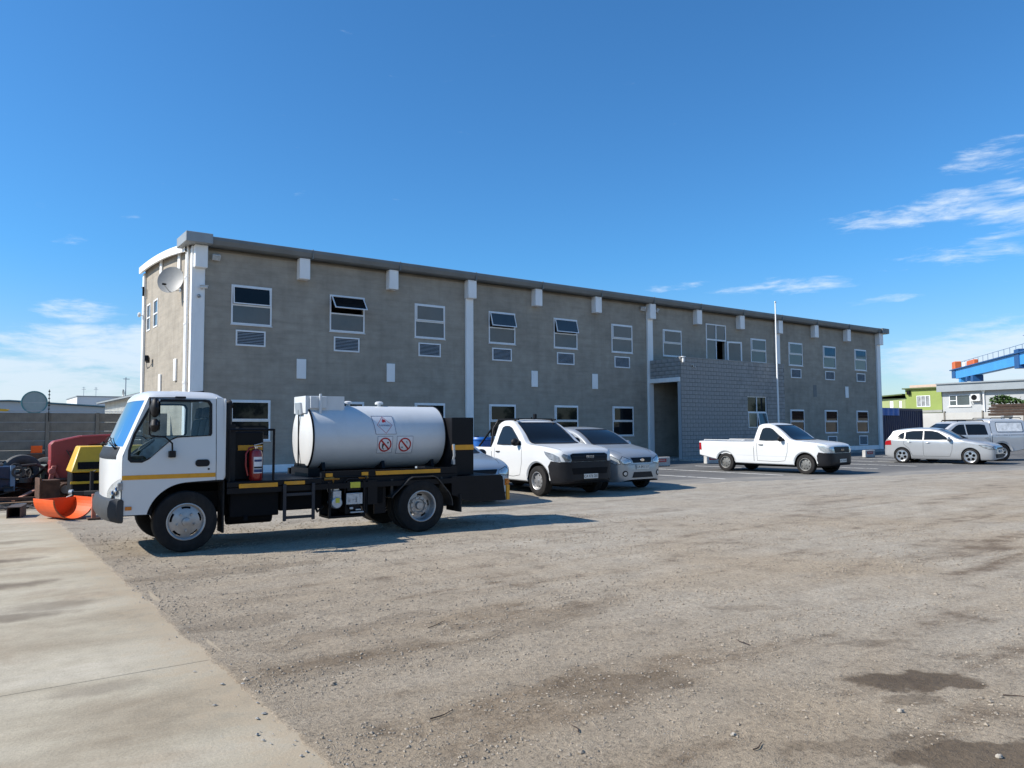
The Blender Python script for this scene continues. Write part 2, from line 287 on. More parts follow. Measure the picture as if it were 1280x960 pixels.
# ------------------------------------------------------------------ mesh helpers
class MB:
    def __init__(s): s.v = []; s.f = []; s.m = []
    def add(s, vs, fs, mi=0):
        o = len(s.v); s.v += [tuple(v) for v in vs]; s.f += [tuple(i+o for i in f) for f in fs]; s.m += [mi]*len(fs); return s
    def box(s, x0, x1, y0, y1, z0, z1, mi=0):
        return s.add([(x, y, z) for z in (z0, z1) for x, y in ((x0, y0), (x1, y0), (x1, y1), (x0, y1))],
                     [(3, 2, 1, 0), (4, 5, 6, 7), (0, 1, 5, 4), (1, 2, 6, 5), (2, 3, 7, 6), (3, 0, 4, 7)], mi)
    def obox(s, c, ax, ay, az_, mi=0):
        c, ax, ay, az_ = Vector(c), Vector(ax), Vector(ay), Vector(az_)
        return s.add([c+ax*i+ay*j+az_*k for k in (-1, 1) for i, j in ((-1, -1), (1, -1), (1, 1), (-1, 1))],
                     [(3, 2, 1, 0), (4, 5, 6, 7), (0, 1, 5, 4), (1, 2, 6, 5), (2, 3, 7, 6), (3, 0, 4, 7)], mi)
    def bar(s, p, q, w, h=None, up=(0, 0, 1), mi=0):
        p, q = Vector(p), Vector(q); d = (q-p); L = d.length; d.normalize(); u_ = Vector(up)
        if abs(d.dot(u_)) > .95: u_ = Vector((1, 0, 0))
        a = d.cross(u_).normalized(); b = a.cross(d).normalized()
        return s.obox((p+q)/2, d*L/2, a*w/2, b*(h or w)/2, mi)
    def tube(s, pts, r, n=10, mi=0, cap=True, closed=False):
        pts = [Vector(p) for p in pts]; rad = r if hasattr(r, '__len__') else [r]*len(pts); o = len(s.v); N = len(pts); up = None
        for i, p in enumerate(pts):
            a = pts[(i+1) % N] if closed or i < N-1 else p; b = pts[i-1] if closed or i > 0 else p
            d = (a-b).normalized()
            if up is None: up = Vector((0, 0, 1)) if abs(d.z) < .9 else Vector((1, 0, 0))
            e = d.cross(up).normalized(); up = e.cross(d).normalized()
            for k in range(n):
                t = 2*math.pi*k/n; s.v.append(tuple(p+(e*math.cos(t)+up*math.sin(t))*rad[i]))
        for i in range(N if closed else N-1):
            for k in range(n):
                j = (i+1) % N
                s.f.append((o+i*n+k, o+i*n+(k+1) % n, o+j*n+(k+1) % n, o+j*n+k)); s.m.append(mi)
        if cap and not closed:
            s.f.append(tuple(o+k for k in reversed(range(n)))); s.m.append(mi)
            s.f.append(tuple(o+(N-1)*n+k for k in range(n))); s.m.append(mi)
        return s
    def lathe(s, prof, c=(0, 0, 0), axis='y', n=32, mi=0, mis=None):
        # prof: (radius, along); axis of revolution
        o = len(s.v); c = Vector(c)
        A = {'x': (Vector((1, 0, 0)), Vector((0, 1, 0)), Vector((0, 0, 1))), 'y': (Vector((0, 1, 0)), Vector((0, 0, 1)), Vector((1, 0, 0))), 'z': (Vector((0, 0, 1)), Vector((1, 0, 0)), Vector((0, 1, 0)))}[axis]
        for (r, a) in prof:
            for k in range(n):
                t = 2*math.pi*k/n; s.v.append(tuple(c+A[0]*a+(A[1]*math.cos(t)+A[2]*math.sin(t))*r))
        for i in range(len(prof)-1):
            for k in range(n):
                s.f.append((o+i*n+k, o+i*n+(k+1) % n, o+(i+1)*n+(k+1) % n, o+(i+1)*n+k)); s.m.append(mis[i] if mis else mi)
        return s
    def grid(s, fn, us, vs, mi=0):
        o = len(s.v); n = len(vs)
        for u in us:
            for v in vs: s.v.append(tuple(fn(u, v)))
        for i in range(len(us)-1):
            for j in range(n-1): s.f.append((o+i*n+j, o+(i+1)*n+j, o+(i+1)*n+j+1, o+i*n+j+1)); s.m.append(mi)
        return s
    def build(s, name, mats, parent=None, smooth=False, bevel=0, seg=1, angle=35, fix=True):
        me = bpy.data.meshes.new(name); me.from_pydata(s.v, [], s.f); me.update()
        ms = mats if isinstance(mats, (list, tuple)) else [mats]
        for m in ms: me.materials.append(m)
        if any(s.m): me.polygons.foreach_set('material_index', s.m)
        if fix or bevel:
            b = bmesh.new(); b.from_mesh(me)
            if bevel: bmesh.ops.remove_doubles(b, verts=b.verts, dist=1e-5)
            if fix: bmesh.ops.recalc_face_normals(b, faces=b.faces)
            if bevel:
                es = [e for e in b.edges if len(e.link_faces) == 2 and e.calc_face_angle(0) > R(30)]
                bmesh.ops.bevel(b, geom=es, offset=bevel, segments=seg, profile=.6, affect='EDGES', clamp_overlap=True)
            b.to_mesh(me); b.free()
        if smooth or bevel:
            me.shade_smooth(); me.set_sharp_from_angle(angle=R(angle))
        return link(name, me, parent)
def link(name, me, parent=None):
    o = bpy.data.objects.new(name, me); COL.objects.link(o)
    if parent: o.parent = parent
    return o
def tag(o, label, cat=None, group=None, kind=None):
    o['label'] = label
    if cat: o['category'] = cat
    if group: o['group'] = group
    if kind: o['kind'] = kind
    return o
def thing(name, label, cat, loc=(0, 0, 0), rz=0, group=None):
    o = bpy.data.objects.new(name, None); COL.objects.link(o); o.location = loc; o.rotation_euler = (0, 0, rz); o.empty_display_size = .2
    return tag(o, label, cat, group)
def inside(p, poly):
    x, y = p; c = False; n = len(poly)
    for i in range(n):
        x1, y1 = poly[i]; x2, y2 = poly[i-1]
        if (y1 > y) != (y2 > y) and x < (x2-x1)*(y-y1)/(y2-y1)+x1: c = not c
    return c
def cdt(outer, holes=(), g=None):
    pts, edges = [], []
    for loop in [outer]+list(holes):
        if g:
            L = []
            for i, a in enumerate(loop):
                b = loop[(i+1) % len(loop)]; n = max(1, int(math.hypot(b[0]-a[0], b[1]-a[1])/g))
                L += [(a[0]+(b[0]-a[0])*k/n, a[1]+(b[1]-a[1])*k/n) for k in range(n)]
            loop = L
        o = len(pts); pts += loop; edges += [(o+i, o+(i+1) % len(loop)) for i in range(len(loop))]
    if g:
        xs = [p[0] for p in outer]; ys = [p[1] for p in outer]
        x = min(xs)+g*.5
        while x < max(xs):
            y = min(ys)+g*.5
            while y < max(ys):
                if inside((x, y), outer) and not any(inside((x, y), h) for h in holes): pts.append((x, y))
                y += g
            x += g
    V, _, F, *_r = delaunay_2d_cdt([Vector(p) for p in pts], edges, [], 0, 1e-6)
    out = []
    for f in F:
        cx = sum(V[i][0] for i in f)/len(f); cy = sum(V[i][1] for i in f)/len(f)
        if inside((cx, cy), outer) and not any(inside((cx, cy), h) for h in holes): out.append(tuple(f))
    return [(v[0], v[1]) for v in V], out
def plate(mb, outer, holes, fn, g=None, mi=0):
    """solid sheet with openings; fn(u, v, 0|1) gives front/back points"""
    V, F = cdt(outer, holes, g); n = len(V); cnt = {}
    for f in F:
        for i in range(len(f)):
            a, b = f[i], f[(i+1) % len(f)]; k = (min(a, b), max(a, b)); cnt.setdefault(k, []).append((a, b))
    fs = list(F)+[tuple(i+n for i in reversed(f)) for f in F]
    for k, l in cnt.items():
        if len(l) == 1: a, b = l[0]; fs.append((b, a, a+n, b+n))
    return mb.add([fn(u, v, 0) for u, v in V]+[fn(u, v, 1) for u, v in V], fs, mi)
def rrect(x0, x1, y0, y1, r=.03, n=4):
    out = []
    for cx, cy, a in ((x1-r, y1-r, 0), (x0+r, y1-r, 90), (x0+r, y0+r, 180), (x1-r, y0+r, 270)):
        out += [(cx+r*math.cos(R(a+90*k/n)), cy+r*math.sin(R(a+90*k/n))) for k in range(n+1)]
    return out
def circ(cx, cy, r, n=20, ry=None): return [(cx+r*math.cos(2*math.pi*k/n), cy+(ry or r)*math.sin(2*math.pi*k/n)) for k in range(n)]
def text(name, s_, size, mat, parent, mtx, depth=.002):
    cu = bpy.data.curves.new(name, 'FONT'); cu.body = s_; cu.size = size; cu.align_x = 'CENTER'; cu.align_y = 'CENTER'; cu.extrude = depth
    o = bpy.data.objects.new('tmp_text', cu); COL.objects.link(o); dg = bpy.context.evaluated_depsgraph_get()
    me = bpy.data.meshes.new_from_object(o.evaluated_get(dg)); bpy.data.objects.remove(o); bpy.data.curves.remove(cu)
    me.name = name; me.transform(mtx); me.materials.clear(); me.materials.append(mat); return link(name, me, parent)
def frame(o, ex, ey):
    ex, ey = Vector(ex).normalized(), Vector(ey).normalized(); ez = ex.cross(ey)
    return Matrix(((ex.x, ey.x, ez.x, o[0]), (ex.y, ey.y, ez.y, o[1]), (ex.z, ey.z, ez.z, o[2]), (0, 0, 0, 1)))
def pchip(pts):
    pts = sorted(pts); x = np.array([p[0] for p in pts], float); y = np.array([p[1] for p in pts], float)
    h = np.diff(x); d = np.diff(y)/h; m = np.zeros(len(x)); m[0] = d[0]; m[-1] = d[-1]
    for i in range(1, len(x)-1):
        if d[i-1]*d[i] > 0: w1, w2 = 2*h[i]+h[i-1], h[i]+2*h[i-1]; m[i] = (w1+w2)/(w1/d[i-1]+w2/d[i])
    def f(t):
        t = min(max(t, x[0]), x[-1]); i = min(int(np.searchsorted(x, t, 'right'))-1, len(x)-2); i = max(i, 0); s = (t-x[i])/h[i]
        return float((2*s**3-3*s*s+1)*y[i]+(s**3-2*s*s+s)*h[i]*m[i]+(-2*s**3+3*s*s)*y[i+1]+(s**3-s*s)*h[i]*m[i+1])
    return f

# ------------------------------------------------------------------ ground, apron, parking
ctrl = pchip([(7.5, 15.3), (10.6, 14.8), (13.3, 14.4), (16, 14.2), (20, 13.3), (23, 12.7), (26, 12.1), (30, 11.3), (40, 9.5), (60, 7)])
def relief(x, y):
    if 6.6 < x < 59.5 and 6 < y < 25.9:
        yb = ctrl(x)+.35+.45*noise.noise(Vector((x*.8, 0, 4)))+.2*noise.noise(Vector((x*3.1, 0, 7))); q = min(1, max(0, (yb-y)/.25)); w = min(1, max(0, (yb-y)/1.2-.2))
        return -.03*(1-q)+q*((1-w)*.006+w*relief0(x, y))
    return relief0(x, y)
def relief0(x, y):
    if x < 1.2 and y < 17.7: return -.03
    if not (x < 42 and -2 < y < 17): return -.004
    k = min(1, (17-y)/3, (42-x)/8, (y+2)/1)
    s = noise.noise(Vector((x*.35, y*1.1, 0)))*.5+noise.noise(Vector((x*1.3, y*2.4, 5)))*.32+noise.noise(Vector((x*5, y*6, 9)))*.18
    z = -.006+.017*k*s-.006*k
    if x < 1.9:
        e = 1.385+.045*noise.noise(Vector((y*1.7, 3, 0)))+.035*noise.noise(Vector((y*8, 8, 0)))+.02*noise.noise(Vector((y*25, 8, 0)))
        q = min(1, max(0, (x-e+.03)/.06)); w = min(1, max(0, (x-1.45)/.45)); z = (.004+.006*s)*(1-w)+z*w; z = -.03*(1-q)+z*q
    return z
def spaced(a, b, near0, near1, fine, ratio=1.22):
    xs = list(np.arange(near0, near1+1e-6, fine)); d = fine; x = near0
    while x > a: d *= ratio; x -= d; xs.insert(0, x)
    d = fine; x = near1
    while x < b: d *= ratio; x += d; xs.append(x)
    return xs
gx = sorted(spaced(-600, 900, -1, 17, .07, 1.05)+list(np.arange(1.215, 1.6, .021))); gy = spaced(-500, 1100, .4, 16, .07, 1.12)
g = MB(); g.grid(lambda x, y: (x, y, relief(x, y)), gx, gy)
o = g.build('ground', dirtm, smooth=True, fix=False, angle=180); tag(o, 'pale dirt and gravel yard surface with dark stains', 'ground', kind='structure')

ap = bpy.data.objects.new('concrete_apron', None); COL.objects.link(ap); ap.location = (-3, 8, 0); tag(ap, 'worn pale concrete apron beside the gravel yard', 'pavement', kind='structure')
ys = [-9.4, -4.5, .45, 5.40, 10.35, 15.30, 17.6]
for i in range(6):
    for j, (xa, xb) in enumerate([(1.53, -2.6), (-2.608, -6.6), (-6.608, -10.6)]):
        mb = MB(); n = 2; y0, y1 = ys[i]+.004, ys[i+1]-.004
        # ragged broken edge towards the gravel
        edge = []
        for k in range(n+1):
            y = y0+(y1-y0)*k/n; e = xa
            if False: e = xa+.035*noise.noise(Vector((y*1.7, 3, 0)))+.03*noise.noise(Vector((y*8, 8, 0)))+.02*noise.noise(Vector((y*23, 8, 0)))-.012+(.05*math.sin(y*.9))*.5
            edge.append((e, y))
        outer = edge+[(xb, y1), (xb, y0)]
        plate(mb, outer, [], lambda u, v, d: (u, v, .0 if d == 0 else -.12))
        s_ = mb.build('concrete_slab', concm, ap, angle=30); s_.location = -ap.location
# crumbled concrete lumps along the broken edge of the slabs
mb = MB(); rnd = random.Random(5)
def pebble(mb, x, y, z, r, rnd, flat=.6):
    a = rnd.random()*6.28; ca, sa = math.cos(a), math.sin(a); sx, sy, sz = r*(.7+.6*rnd.random()), r*(.6+.5*rnd.random()), r*flat*(.7+.5*rnd.random())
    P = [(1, 0, .1), (.25, .95, 0), (-.9, .35, .1), (-.35, -.9, 0), (.6, -.75, .2), (.1, .1, 1), (0, 0, -.6)]
    V = []
    for p in P:
        q = [c*(.75+.5*rnd.random()) for c in p]; px, py = q[0]*sx, q[1]*sy
        V.append((x+px*ca-py*sa, y+px*sa+py*ca, z+q[2]*sz))
    mb.add(V, [(i, (i+1) % 5, 5) for i in range(5)]+[((i+1) % 5, i, 6) for i in range(5)])
for k in range(200):
    y = 2.2+rnd.random()**1.5*8; pebble(mb, 1.36+rnd.gauss(0, .10), y, .006, .003+.012*rnd.random()**4, rnd)
o = mb.build('concrete_crumbs', concgrey); tag(o, 'crumbs of broken concrete along the apron edge', 'rubble', kind='stuff')

mb = MB(); top = []
x = 7.5
while x <= 60: top.append((x, ctrl(x)+.28*noise.noise(Vector((x*1.1, 0, 0)))+.12*noise.noise(Vector((x*5, 0, 3))))); x += .1
outer = top+[(60, 26.0), (6.4, 26.0), (6.4, 16.4)]
plate(mb, outer, [], lambda u, v, d: (u, v, .001 if d == 0 else -.06))
o = mb.build('parking_asphalt', asphm); tag(o, 'worn grey asphalt parking strip in front of the office building', 'parking', kind='structure')
for x in [8.05, 10.45, 13.1, 15.95, 18.75, 21.6, 24.5, 27.4, 30.3, 33.2, 36.2, 39.2]:
    mb = MB(); y0 = max(ctrl(x)+1.0, 14.9); mb.box(x-.05, x+.05, y0, 21.0, -.002, .005); l_ = mb.build('bay_line', linem); l_['kind'] = 'structure'; tag(l_, 'worn white painted parking bay line', 'line marking', 'painted bay lines')
mb = MB(); mb.box(6.7, 27.7, 25.3, 26.80, -.05, .09); mb.box(36.3, 50.6, 25.3, 26.80, -.05, .09); mb.box(27.7, 36.3, 23.9, 24.70, -.05, .09)
o = mb.build('walkway', concgrey, bevel=.012); tag(o, 'low raised concrete walkway along the foot of the office building', 'walkway', kind='structure')

# loose stones: too many to count
mb = MB(); rnd = random.Random(3); n = 0
while n < 30000:
    rad = .9+13*rnd.random()**1.7; th = R(10+86*rnd.random()); x, y = rad*math.cos(th), rad*math.sin(th)
    if x < 1.45 or y < .5 or y > 14: continue
    d = noise.noise(Vector((x*.5, y*1.6, 0)))+.45*noise.noise(Vector((x*3, y*4, 2)))
    if rnd.random() > .40+d*1.0 or ((x-4.74)/.5)**2+((y-2.4)/.3)**2 < 1 or ((x-3.98)/.5)**2+((y-1.55)/.32)**2 < 1: continue
    r = .0036+.0105*rnd.random()**3+(.012*rnd.random() if rnd.random() < .015 else 0)
    r *= .75+.05*rad
    pebble(mb, x, y, relief(x, y)+r*.15, r, rnd); n += 1
stonem = M('loose_stone', (.33, .28, .22), .95, var=.5, vs=40, spec=.08, rvar=0)
o = mb.build('gravel', stonem, fix=False); tag(o, 'loose small stones scattered over the dirt yard', 'gravel', kind='stuff')
for (x, y, r, lab) in [(4.15, 2.18, .020, 'pale stone lying near the dark oil stain'), (3.18, 2.52, .016, 'small pale stone on open dirt of the yard'), (2.05, 2.25, .02, 'small brown stone near the broken apron edge'), (3.95, 1.62, .018, 'pale lump lying in the wet dark patch')]:
    mb = MB(); mb.grid(lambda a, b: tuple(Vector((math.cos(a)*math.cos(b), .8*math.sin(a)*math.cos(b), .62*math.sin(b)+.35))*r*(1+.35*noise.noise(Vector((math.cos(a)*math.cos(b), math.sin(a)*math.cos(b), math.sin(b)))*1.6+Vector((x, y, 0))))), np.linspace(0, 2*math.pi, 15), np.linspace(-math.pi/2, math.pi/2, 9)); o = mb.build('stone', M('pale_stone', (.46, .41, .34), .9, var=.4, vs=60, bump=.3, bs=150), smooth=True, angle=25); o.location = (x, y, relief(x, y)); tag(o, lab, 'stone')
for (x, y, a, L, lab) in [(2.15, 3.62, 15, .17, 'dark twig lying near the apron edge'), (4.9, 1.9, -60, .14, 'bent dark wire lying beside the wet stain'), (3.15, 2.35, 10, .11, 'short brown stick on open dirt'), (4.6, 3.55, 70, .16, 'thin loop of wire on the open dirt'), (3.1, 5.3, 25, .25, 'long thin stick in the middle of the yard'), (2.6, 3.05, 70, .1, 'thin short twig on stony dirt')]:
    ca, sa = math.cos(R(a)), math.sin(R(a)); pts = [(x+ca*L*(t-.5)-sa*.008*math.sin(t*5+x), y+sa*L*(t-.5)+ca*.008*math.sin(t*5+x), relief(x, y)+.008) for t in np.linspace(0, 1, 7)]
    o = MB().tube(pts, [.0035, .003, .003, .0028, .0025, .002, .0015], 6).build('twig', timber, smooth=True); tag(o, lab, 'twig')

# ------------------------------------------------------------------ office building
FY = 26.874; DX = 3.589; WX = 7.504; WW = 1.417; UT, UB, GT, GB = 6.629, 5.244, 2.624, 1.194
BL, BR, BB = 6.27, 49.95, 35.3
office = thing('office_building', 'long two storey grey plastered office building with white pilasters and curved roof', 'building', (28, 30, 0))
def P(mb, name, mat, root=office, **kw):
    o = mb.build(name, mat, root, **kw)
    if root.parent is None: o.location = -root.location
    return o
def zr(y): return 8.42-.0088*(35.6-y)**2
# front wall with its openings
holes = []
uwin = [k for k in range(12) if k != 7]; gwin = [0, 1, 2, 3, 4, 5, 9, 10, 11]
for k in uwin: x = WX+DX*k; holes.append([(x, UB), (x+WW, UB), (x+WW, UT), (x, UT)])
for k in gwin: x = WX+DX*k; holes.append([(x, GB), (x+WW, GB), (x+WW, GT), (x, GT)])
holes.append([(32.39, 4.70), (34.06, 4.70), (34.06, 7.18), (32.39, 7.18)])
mb = MB(); plate(mb, [(BL, -.05), (BR, -.05), (BR, 7.86), (BL, 7.86)], holes, lambda u, v, d: (u, FY+.25*d, v)); P(mb, 'front_wall', plaster)
# gable wall: outline follows the curved roof
gy_ = [BB-(BB-FY-.25)*k/14 for k in range(15)]
mb = MB(); gh = [rrect(32.55, 33.35, 5.72, 6.85, .01, 1), rrect(34.0, 34.7, 5.72, 6.85, .01, 1)]
plate(mb, [(FY+.252, -.05), (BB, -.05)]+[(y, zr(y)-.02) for y in gy_], gh, lambda u, v, d: (BL+.25*d, u, v)); P(mb, 'gable_wall', plaster)
mb = MB(); mb.box(BL+.25, BR-.25, BB-.25, BB, -.05, zr(BB)-.1); P(mb, 'rear_wall', plaster)
mb = MB(); plate(mb, [(FY+.252, -.05), (BB, -.05)]+[(y, zr(y)-.02) for y in gy_], [], lambda u, v, d: (BR-.25*(1-d), u, v)); P(mb, 'end_wall', plaster)
mb = MB(); mb.box(BL+.3, BR-.3, FY+.3, BB-.3, 3.0, 3.25); P(mb, 'storey_floor', dark)
mb = MB(); mb.box(BL+.3, BR-.3, FY+3.2, FY+3.3, 0, 7.6); P(mb, 'corridor_wall', M('office_inner_wall', (.20, .20, .19), .9, var=.1))
# roof sheet and curved white verge
mb = MB(); yy = np.linspace(FY-.10, BB+.06, 24)
mb.grid(lambda x, y: (x, y, zr(y)+.02+.02*0), [6.12, 50.35], yy); mb.grid(lambda x, y: (x, y, zr(y)-.03), [6.12, 50.35], yy); P(mb, 'roof', gutterm, smooth=True)
mb = MB()
for i in range(23):
    a, b = yy[i], yy[i+1]
    if a < FY+.25: continue
    mb.add([(q, w, zr(w)+h) for w in (a, b) for q, h in ((6.03, -.16), (6.11, -.16), (6.11, .10), (6.03, .10))],
           [(0, 1, 5, 4), (1, 2, 6, 5), (2, 3, 7, 6), (3, 0, 4, 7)])
P(mb, 'verge_board', trim)
mb = MB(); mb.box(5.86, 6.72, FY-.62, FY+.72, 7.80, 8.14); P(mb, 'gutter_end_box', M('pale_grey_gutter', (.30, .32, .33), .5, metal=.2, var=.1), bevel=.015)
x = 6.73
while x < 50.2:
    x1 = min(x+3.55, 50.4); mb = MB()
    prof = [(FY-.01, 8.06), (FY-.44, 8.10), (FY-.47, 8.08), (FY-.47, 7.98), (FY-.42, 7.84), (FY-.36, 7.80), (FY-.01, 7.79)]
    n = len(prof); mb.add([(x, y, z) for y, z in prof]+[(x1-.012, y, z) for y, z in prof], [(i, (i+1) % n, (i+1) % n+n, i+n) for i in range(n)]+[tuple(reversed(range(n))), tuple(range(n, 2*n))])
    mb.box(x1-.05, x1-.012, FY-.485, FY-.02, 7.775, 8.11)
    P(mb, 'gutter', gutterm); x = x1
mb = MB(); mb.box(49.6, 50.45, FY-.55, FY+.4, 7.79, 8.12); P(mb, 'gutter_end_box', gutterm, bevel=.015)
# pilasters, corbels, panels
pil = [(6.24, 6.60), (17.06, 17.42), (27.84, 28.20), (38.48, 38.82), (49.58, 50.0)]
for i, (a, b) in enumerate(pil):
    mb = MB(); mb.box(a, b, FY-.13, FY-.003, 0, 7.03); P(mb, 'pilaster', trim, bevel=.012)
    mb = MB(); mb.box(a-.02, b+.03, FY-.34, FY-.004, 7.03, 7.79); P(mb, 'corbel', trim, bevel=.015)
for k in range(12):
    if k % 3 == 2: continue
    x = WX+WW/2+DX*(k+.5); mb = MB(); mb.box(x-.19, x+.20, FY-.33, FY-.004, 7.03, 7.79); P(mb, 'corbel', trim, bevel=.015)
for x in (10.02, 13.62, 20.72, 24.33, 45.93):
    mb = MB(); mb.box(x-.175, x+.175, FY-.05, FY-.003, 3.42, 4.14); P(mb, 'wall_panel', trim, bevel=.01)
mb = MB(); mb.box(42.25, 42.6, FY-.012, FY-.003, 3.42, 4.14); P(mb, 'wall_panel', M('painted_over_panel', (.20, .20, .195), .9))
for a, b in ((6.605, 17.055), (17.425, 27.835), (36.21, 38.475), (38.825, 49.575)):
    mb = MB(); mb.box(a, b, FY-.05, FY-.002, -.02, .345); P(mb, 'plinth', trim, bevel=.008)
# gable trim: corner board, panels, downpipes
mb = MB(); mb.box(BL-.10, BL-.003, FY-.12, FY+.10, 0, 7.78); P(mb, 'corner_board', trim, bevel=.01)
mb = MB(); mb.box(BL-.10, BL-.003, BB-.28, BB+.02, 0, 8.25); P(mb, 'corner_board', trim, bevel=.01)
for (y, z0, z1) in [(28.85, 7.15, 7.92), (31.9, 7.25, 8.22), (29.2, 3.35, 4.15), (31.75, 2.95, 3.75)]:
    mb = MB(); mb.box(BL-.07, BL-.003, y-.16, y+.16, z0, z1); P(mb, 'wall_panel', trim, bevel=.012)
for (y, dx) in ((27.18, .13), (27.45, .11)):
    mb = MB(); mb.tube([(BL-dx, y, .1), (BL-dx, y, 6.9), (BL-dx, y-.05, 7.3), (BL-dx, y-.05, 7.8)], .055, 12)
    for z in (1.2, 3.2, 5.2, 6.8): mb.lathe([(.07, -.03), (.07, .03)], (BL-dx, y, z), 'z', 12)
    P(mb, 'downpipe', trim, smooth=True)

def plain_frame(mb, x0, x1, z0, z1, w, y0, y1):
    plate(mb, [(x0, z0), (x1, z0), (x1, z1), (x0, z1)], [[(x0+w, z0+w), (x1-w, z0+w), (x1-w, z1-w), (x0+w, z1-w)]], lambda u, v, d: (u, y0+(y1-y0)*d, v))
def window(x0, x1, z0, z1, pane, tilt=0, split=.49, root=office, y=FY, blind=None):
    mb = MB(); plain_frame(mb, x0+.004, x1-.004, z0+.004, z1-.004, .055, y-.018, y+.05); zs = z0+(z1-z0)*split
    mb.box(x0+.059, x1-.059, y-.014, y+.046, zs-.028, zs+.028)
    f = P(mb, 'window', framew, root, bevel=.004)
    mb = MB(); mb.box(x0+.05, x1-.05, y+.012, y+.02, z0+.05, zs-.02); mb.build('pane', pane, f)
    # top-hung sash
    ct, st = math.cos(R(tilt)), math.sin(R(tilt)); zt = z1-.06; H = zt-(zs+.03); yh = y-.022
    def sp(u, v, d): q = -.03*d; return (u, yh-(v)*st+q*ct, zt-v*ct-q*st)
    mb = MB(); plate(mb, [(x0+.06, 0), (x1-.06, 0), (x1-.06, H), (x0+.06, H)], [[(x0+.098, .038), (x1-.098, .038), (x1-.098, H-.038), (x0+.098, H-.038)]], sp)
    mb.build('sash', framew, f)
    mb = MB(); V = [sp(x0+.09, .03, .4), sp(x1-.09, .03, .4), sp(x1-.09, H-.03, .4), sp(x0+.09, H-.03, .4)]; mb.add(V, [(0, 1, 2, 3)]); mb.build('pane', blind or pane, f, fix=False)
    mb = MB(); mb.box(x0-.02, x1+.02, y-.04, y-.004, z0-.03, z0-.003); mb.build('sill', framew, f)
    return f
TILT = {0: 4, 1: 38, 3: 17, 4: 15}
for k in uwin: x = WX+DX*k; window(x, x+WW, UB, UT, paneu, TILT.get(k, 0), blind=paned if k in (0, 1) else None)
for k in gwin: x = WX+DX*k; window(x, x+WW, GB, GT, paned)
def vent(x, z, w=1.03, h=.55):
    mb = MB(); plain_frame(mb, x, x+w, z, z+h, .05, FY-.035, FY-.002); f = P(mb, 'vent', framew)
    mb = MB(); n = 9
    for i in range(n):
        zz = z+.07+(h-.12)*i/(n-1); mb.obox((x+w/2, FY-.018, zz), (w/2-.05, 0, 0), (0, .012, .012), (0, .002, -.002))
    mb.build('louvre', M('vent_louvre', (.46, .47, .48), .5, var=.1), f)
    mb = MB(); mb.box(x+.05, x+w-.05, FY-.006, FY-.003, z+.05, z+h-.05); mb.build('vent_back', dark, f)
for k in (0, 1, 2, 3, 4, 5, 9, 10, 11): vent(WX+DX*k+.17, 4.50)
for k in (10, 11): vent(WX+DX*k+.25, .38, 1.0, .62)
# gable windows
for y0, y1 in ((32.55, 33.35), (34.0, 34.7)):
    mb = MB(); plate(mb, rrect(y0+.004, y1-.004, 5.724, 6.846, .005, 1), [rrect(y0+.06, y1-.06, 5.78, 6.25, .005, 1), rrect(y0+.06, y1-.06, 6.30, 6.79, .005, 1)], lambda u, v, d: (BL-.02+.07*d, u, v)); f = P(mb, 'window', framew)
    mb = MB(); mb.box(BL+.015, BL+.02, y0+.05, y1-.05, 5.77, 6.80); mb.build('pane', paneu, f)
# balcony door over the porch: fixed light, top lights, one leaf standing open
mb = MB(); x0, x1, zb, zt = 32.394, 34.056, 4.96, 7.176
plate(mb, [(x0, zb), (x1, zb), (x1, zt), (x0, zt)], [[(x0+.06, 6.36), (33.19, 6.36), (33.19, zt-.06), (x0+.06, zt-.06)], [(33.25, 6.36), (x1-.06, 6.36), (x1-.06, zt-.06), (33.25, zt-.06)],
      [(x0+.06, zb+.06), (33.19, zb+.06), (33.19, 6.28), (x0+.06, 6.28)], [(33.25, zb+.06), (x1-.06, zb+.06), (x1-.06, 6.28), (33.25, 6.28)]], lambda u, v, d: (u, FY-.02+.08*d, v))
f = P(mb, 'balcony_door', framew, bevel=.004)
mb = MB(); mb.box(x0+.05, 33.2, FY+.01, FY+.018, zb+.05, 6.3); mb.build('pane', paneu, f); mb = MB(); mb.box(x0+.05, x1-.05, FY+.012, FY+.02, 6.32, zt-.05); mb.build('pane', paneu, f)
a = R(12); mb = MB(); ex = Vector((math.cos(a), -math.sin(a), 0)); O_ = Vector((34.04, FY-.06, 0))
lf = lambda u, v, d: tuple(O_+ex*u+Vector((0, -.04*d, v)))
plate(mb, [(0, zb+.03), (1.02, zb+.03), (1.02, 6.30), (0, 6.30)], [[(.09, zb+.12), (.93, zb+.12), (.93, 6.21), (.09, 6.21)]], lf); mb.build('door_leaf', framew, f)
mb = MB(); mb.add([lf(.08, zb+.1, .5), lf(.94, zb+.1, .5), lf(.94, 6.22, .5), lf(.08, 6.22, .5)], [(0, 1, 2, 3)]); mb.build('pane', paneu, f, fix=False)

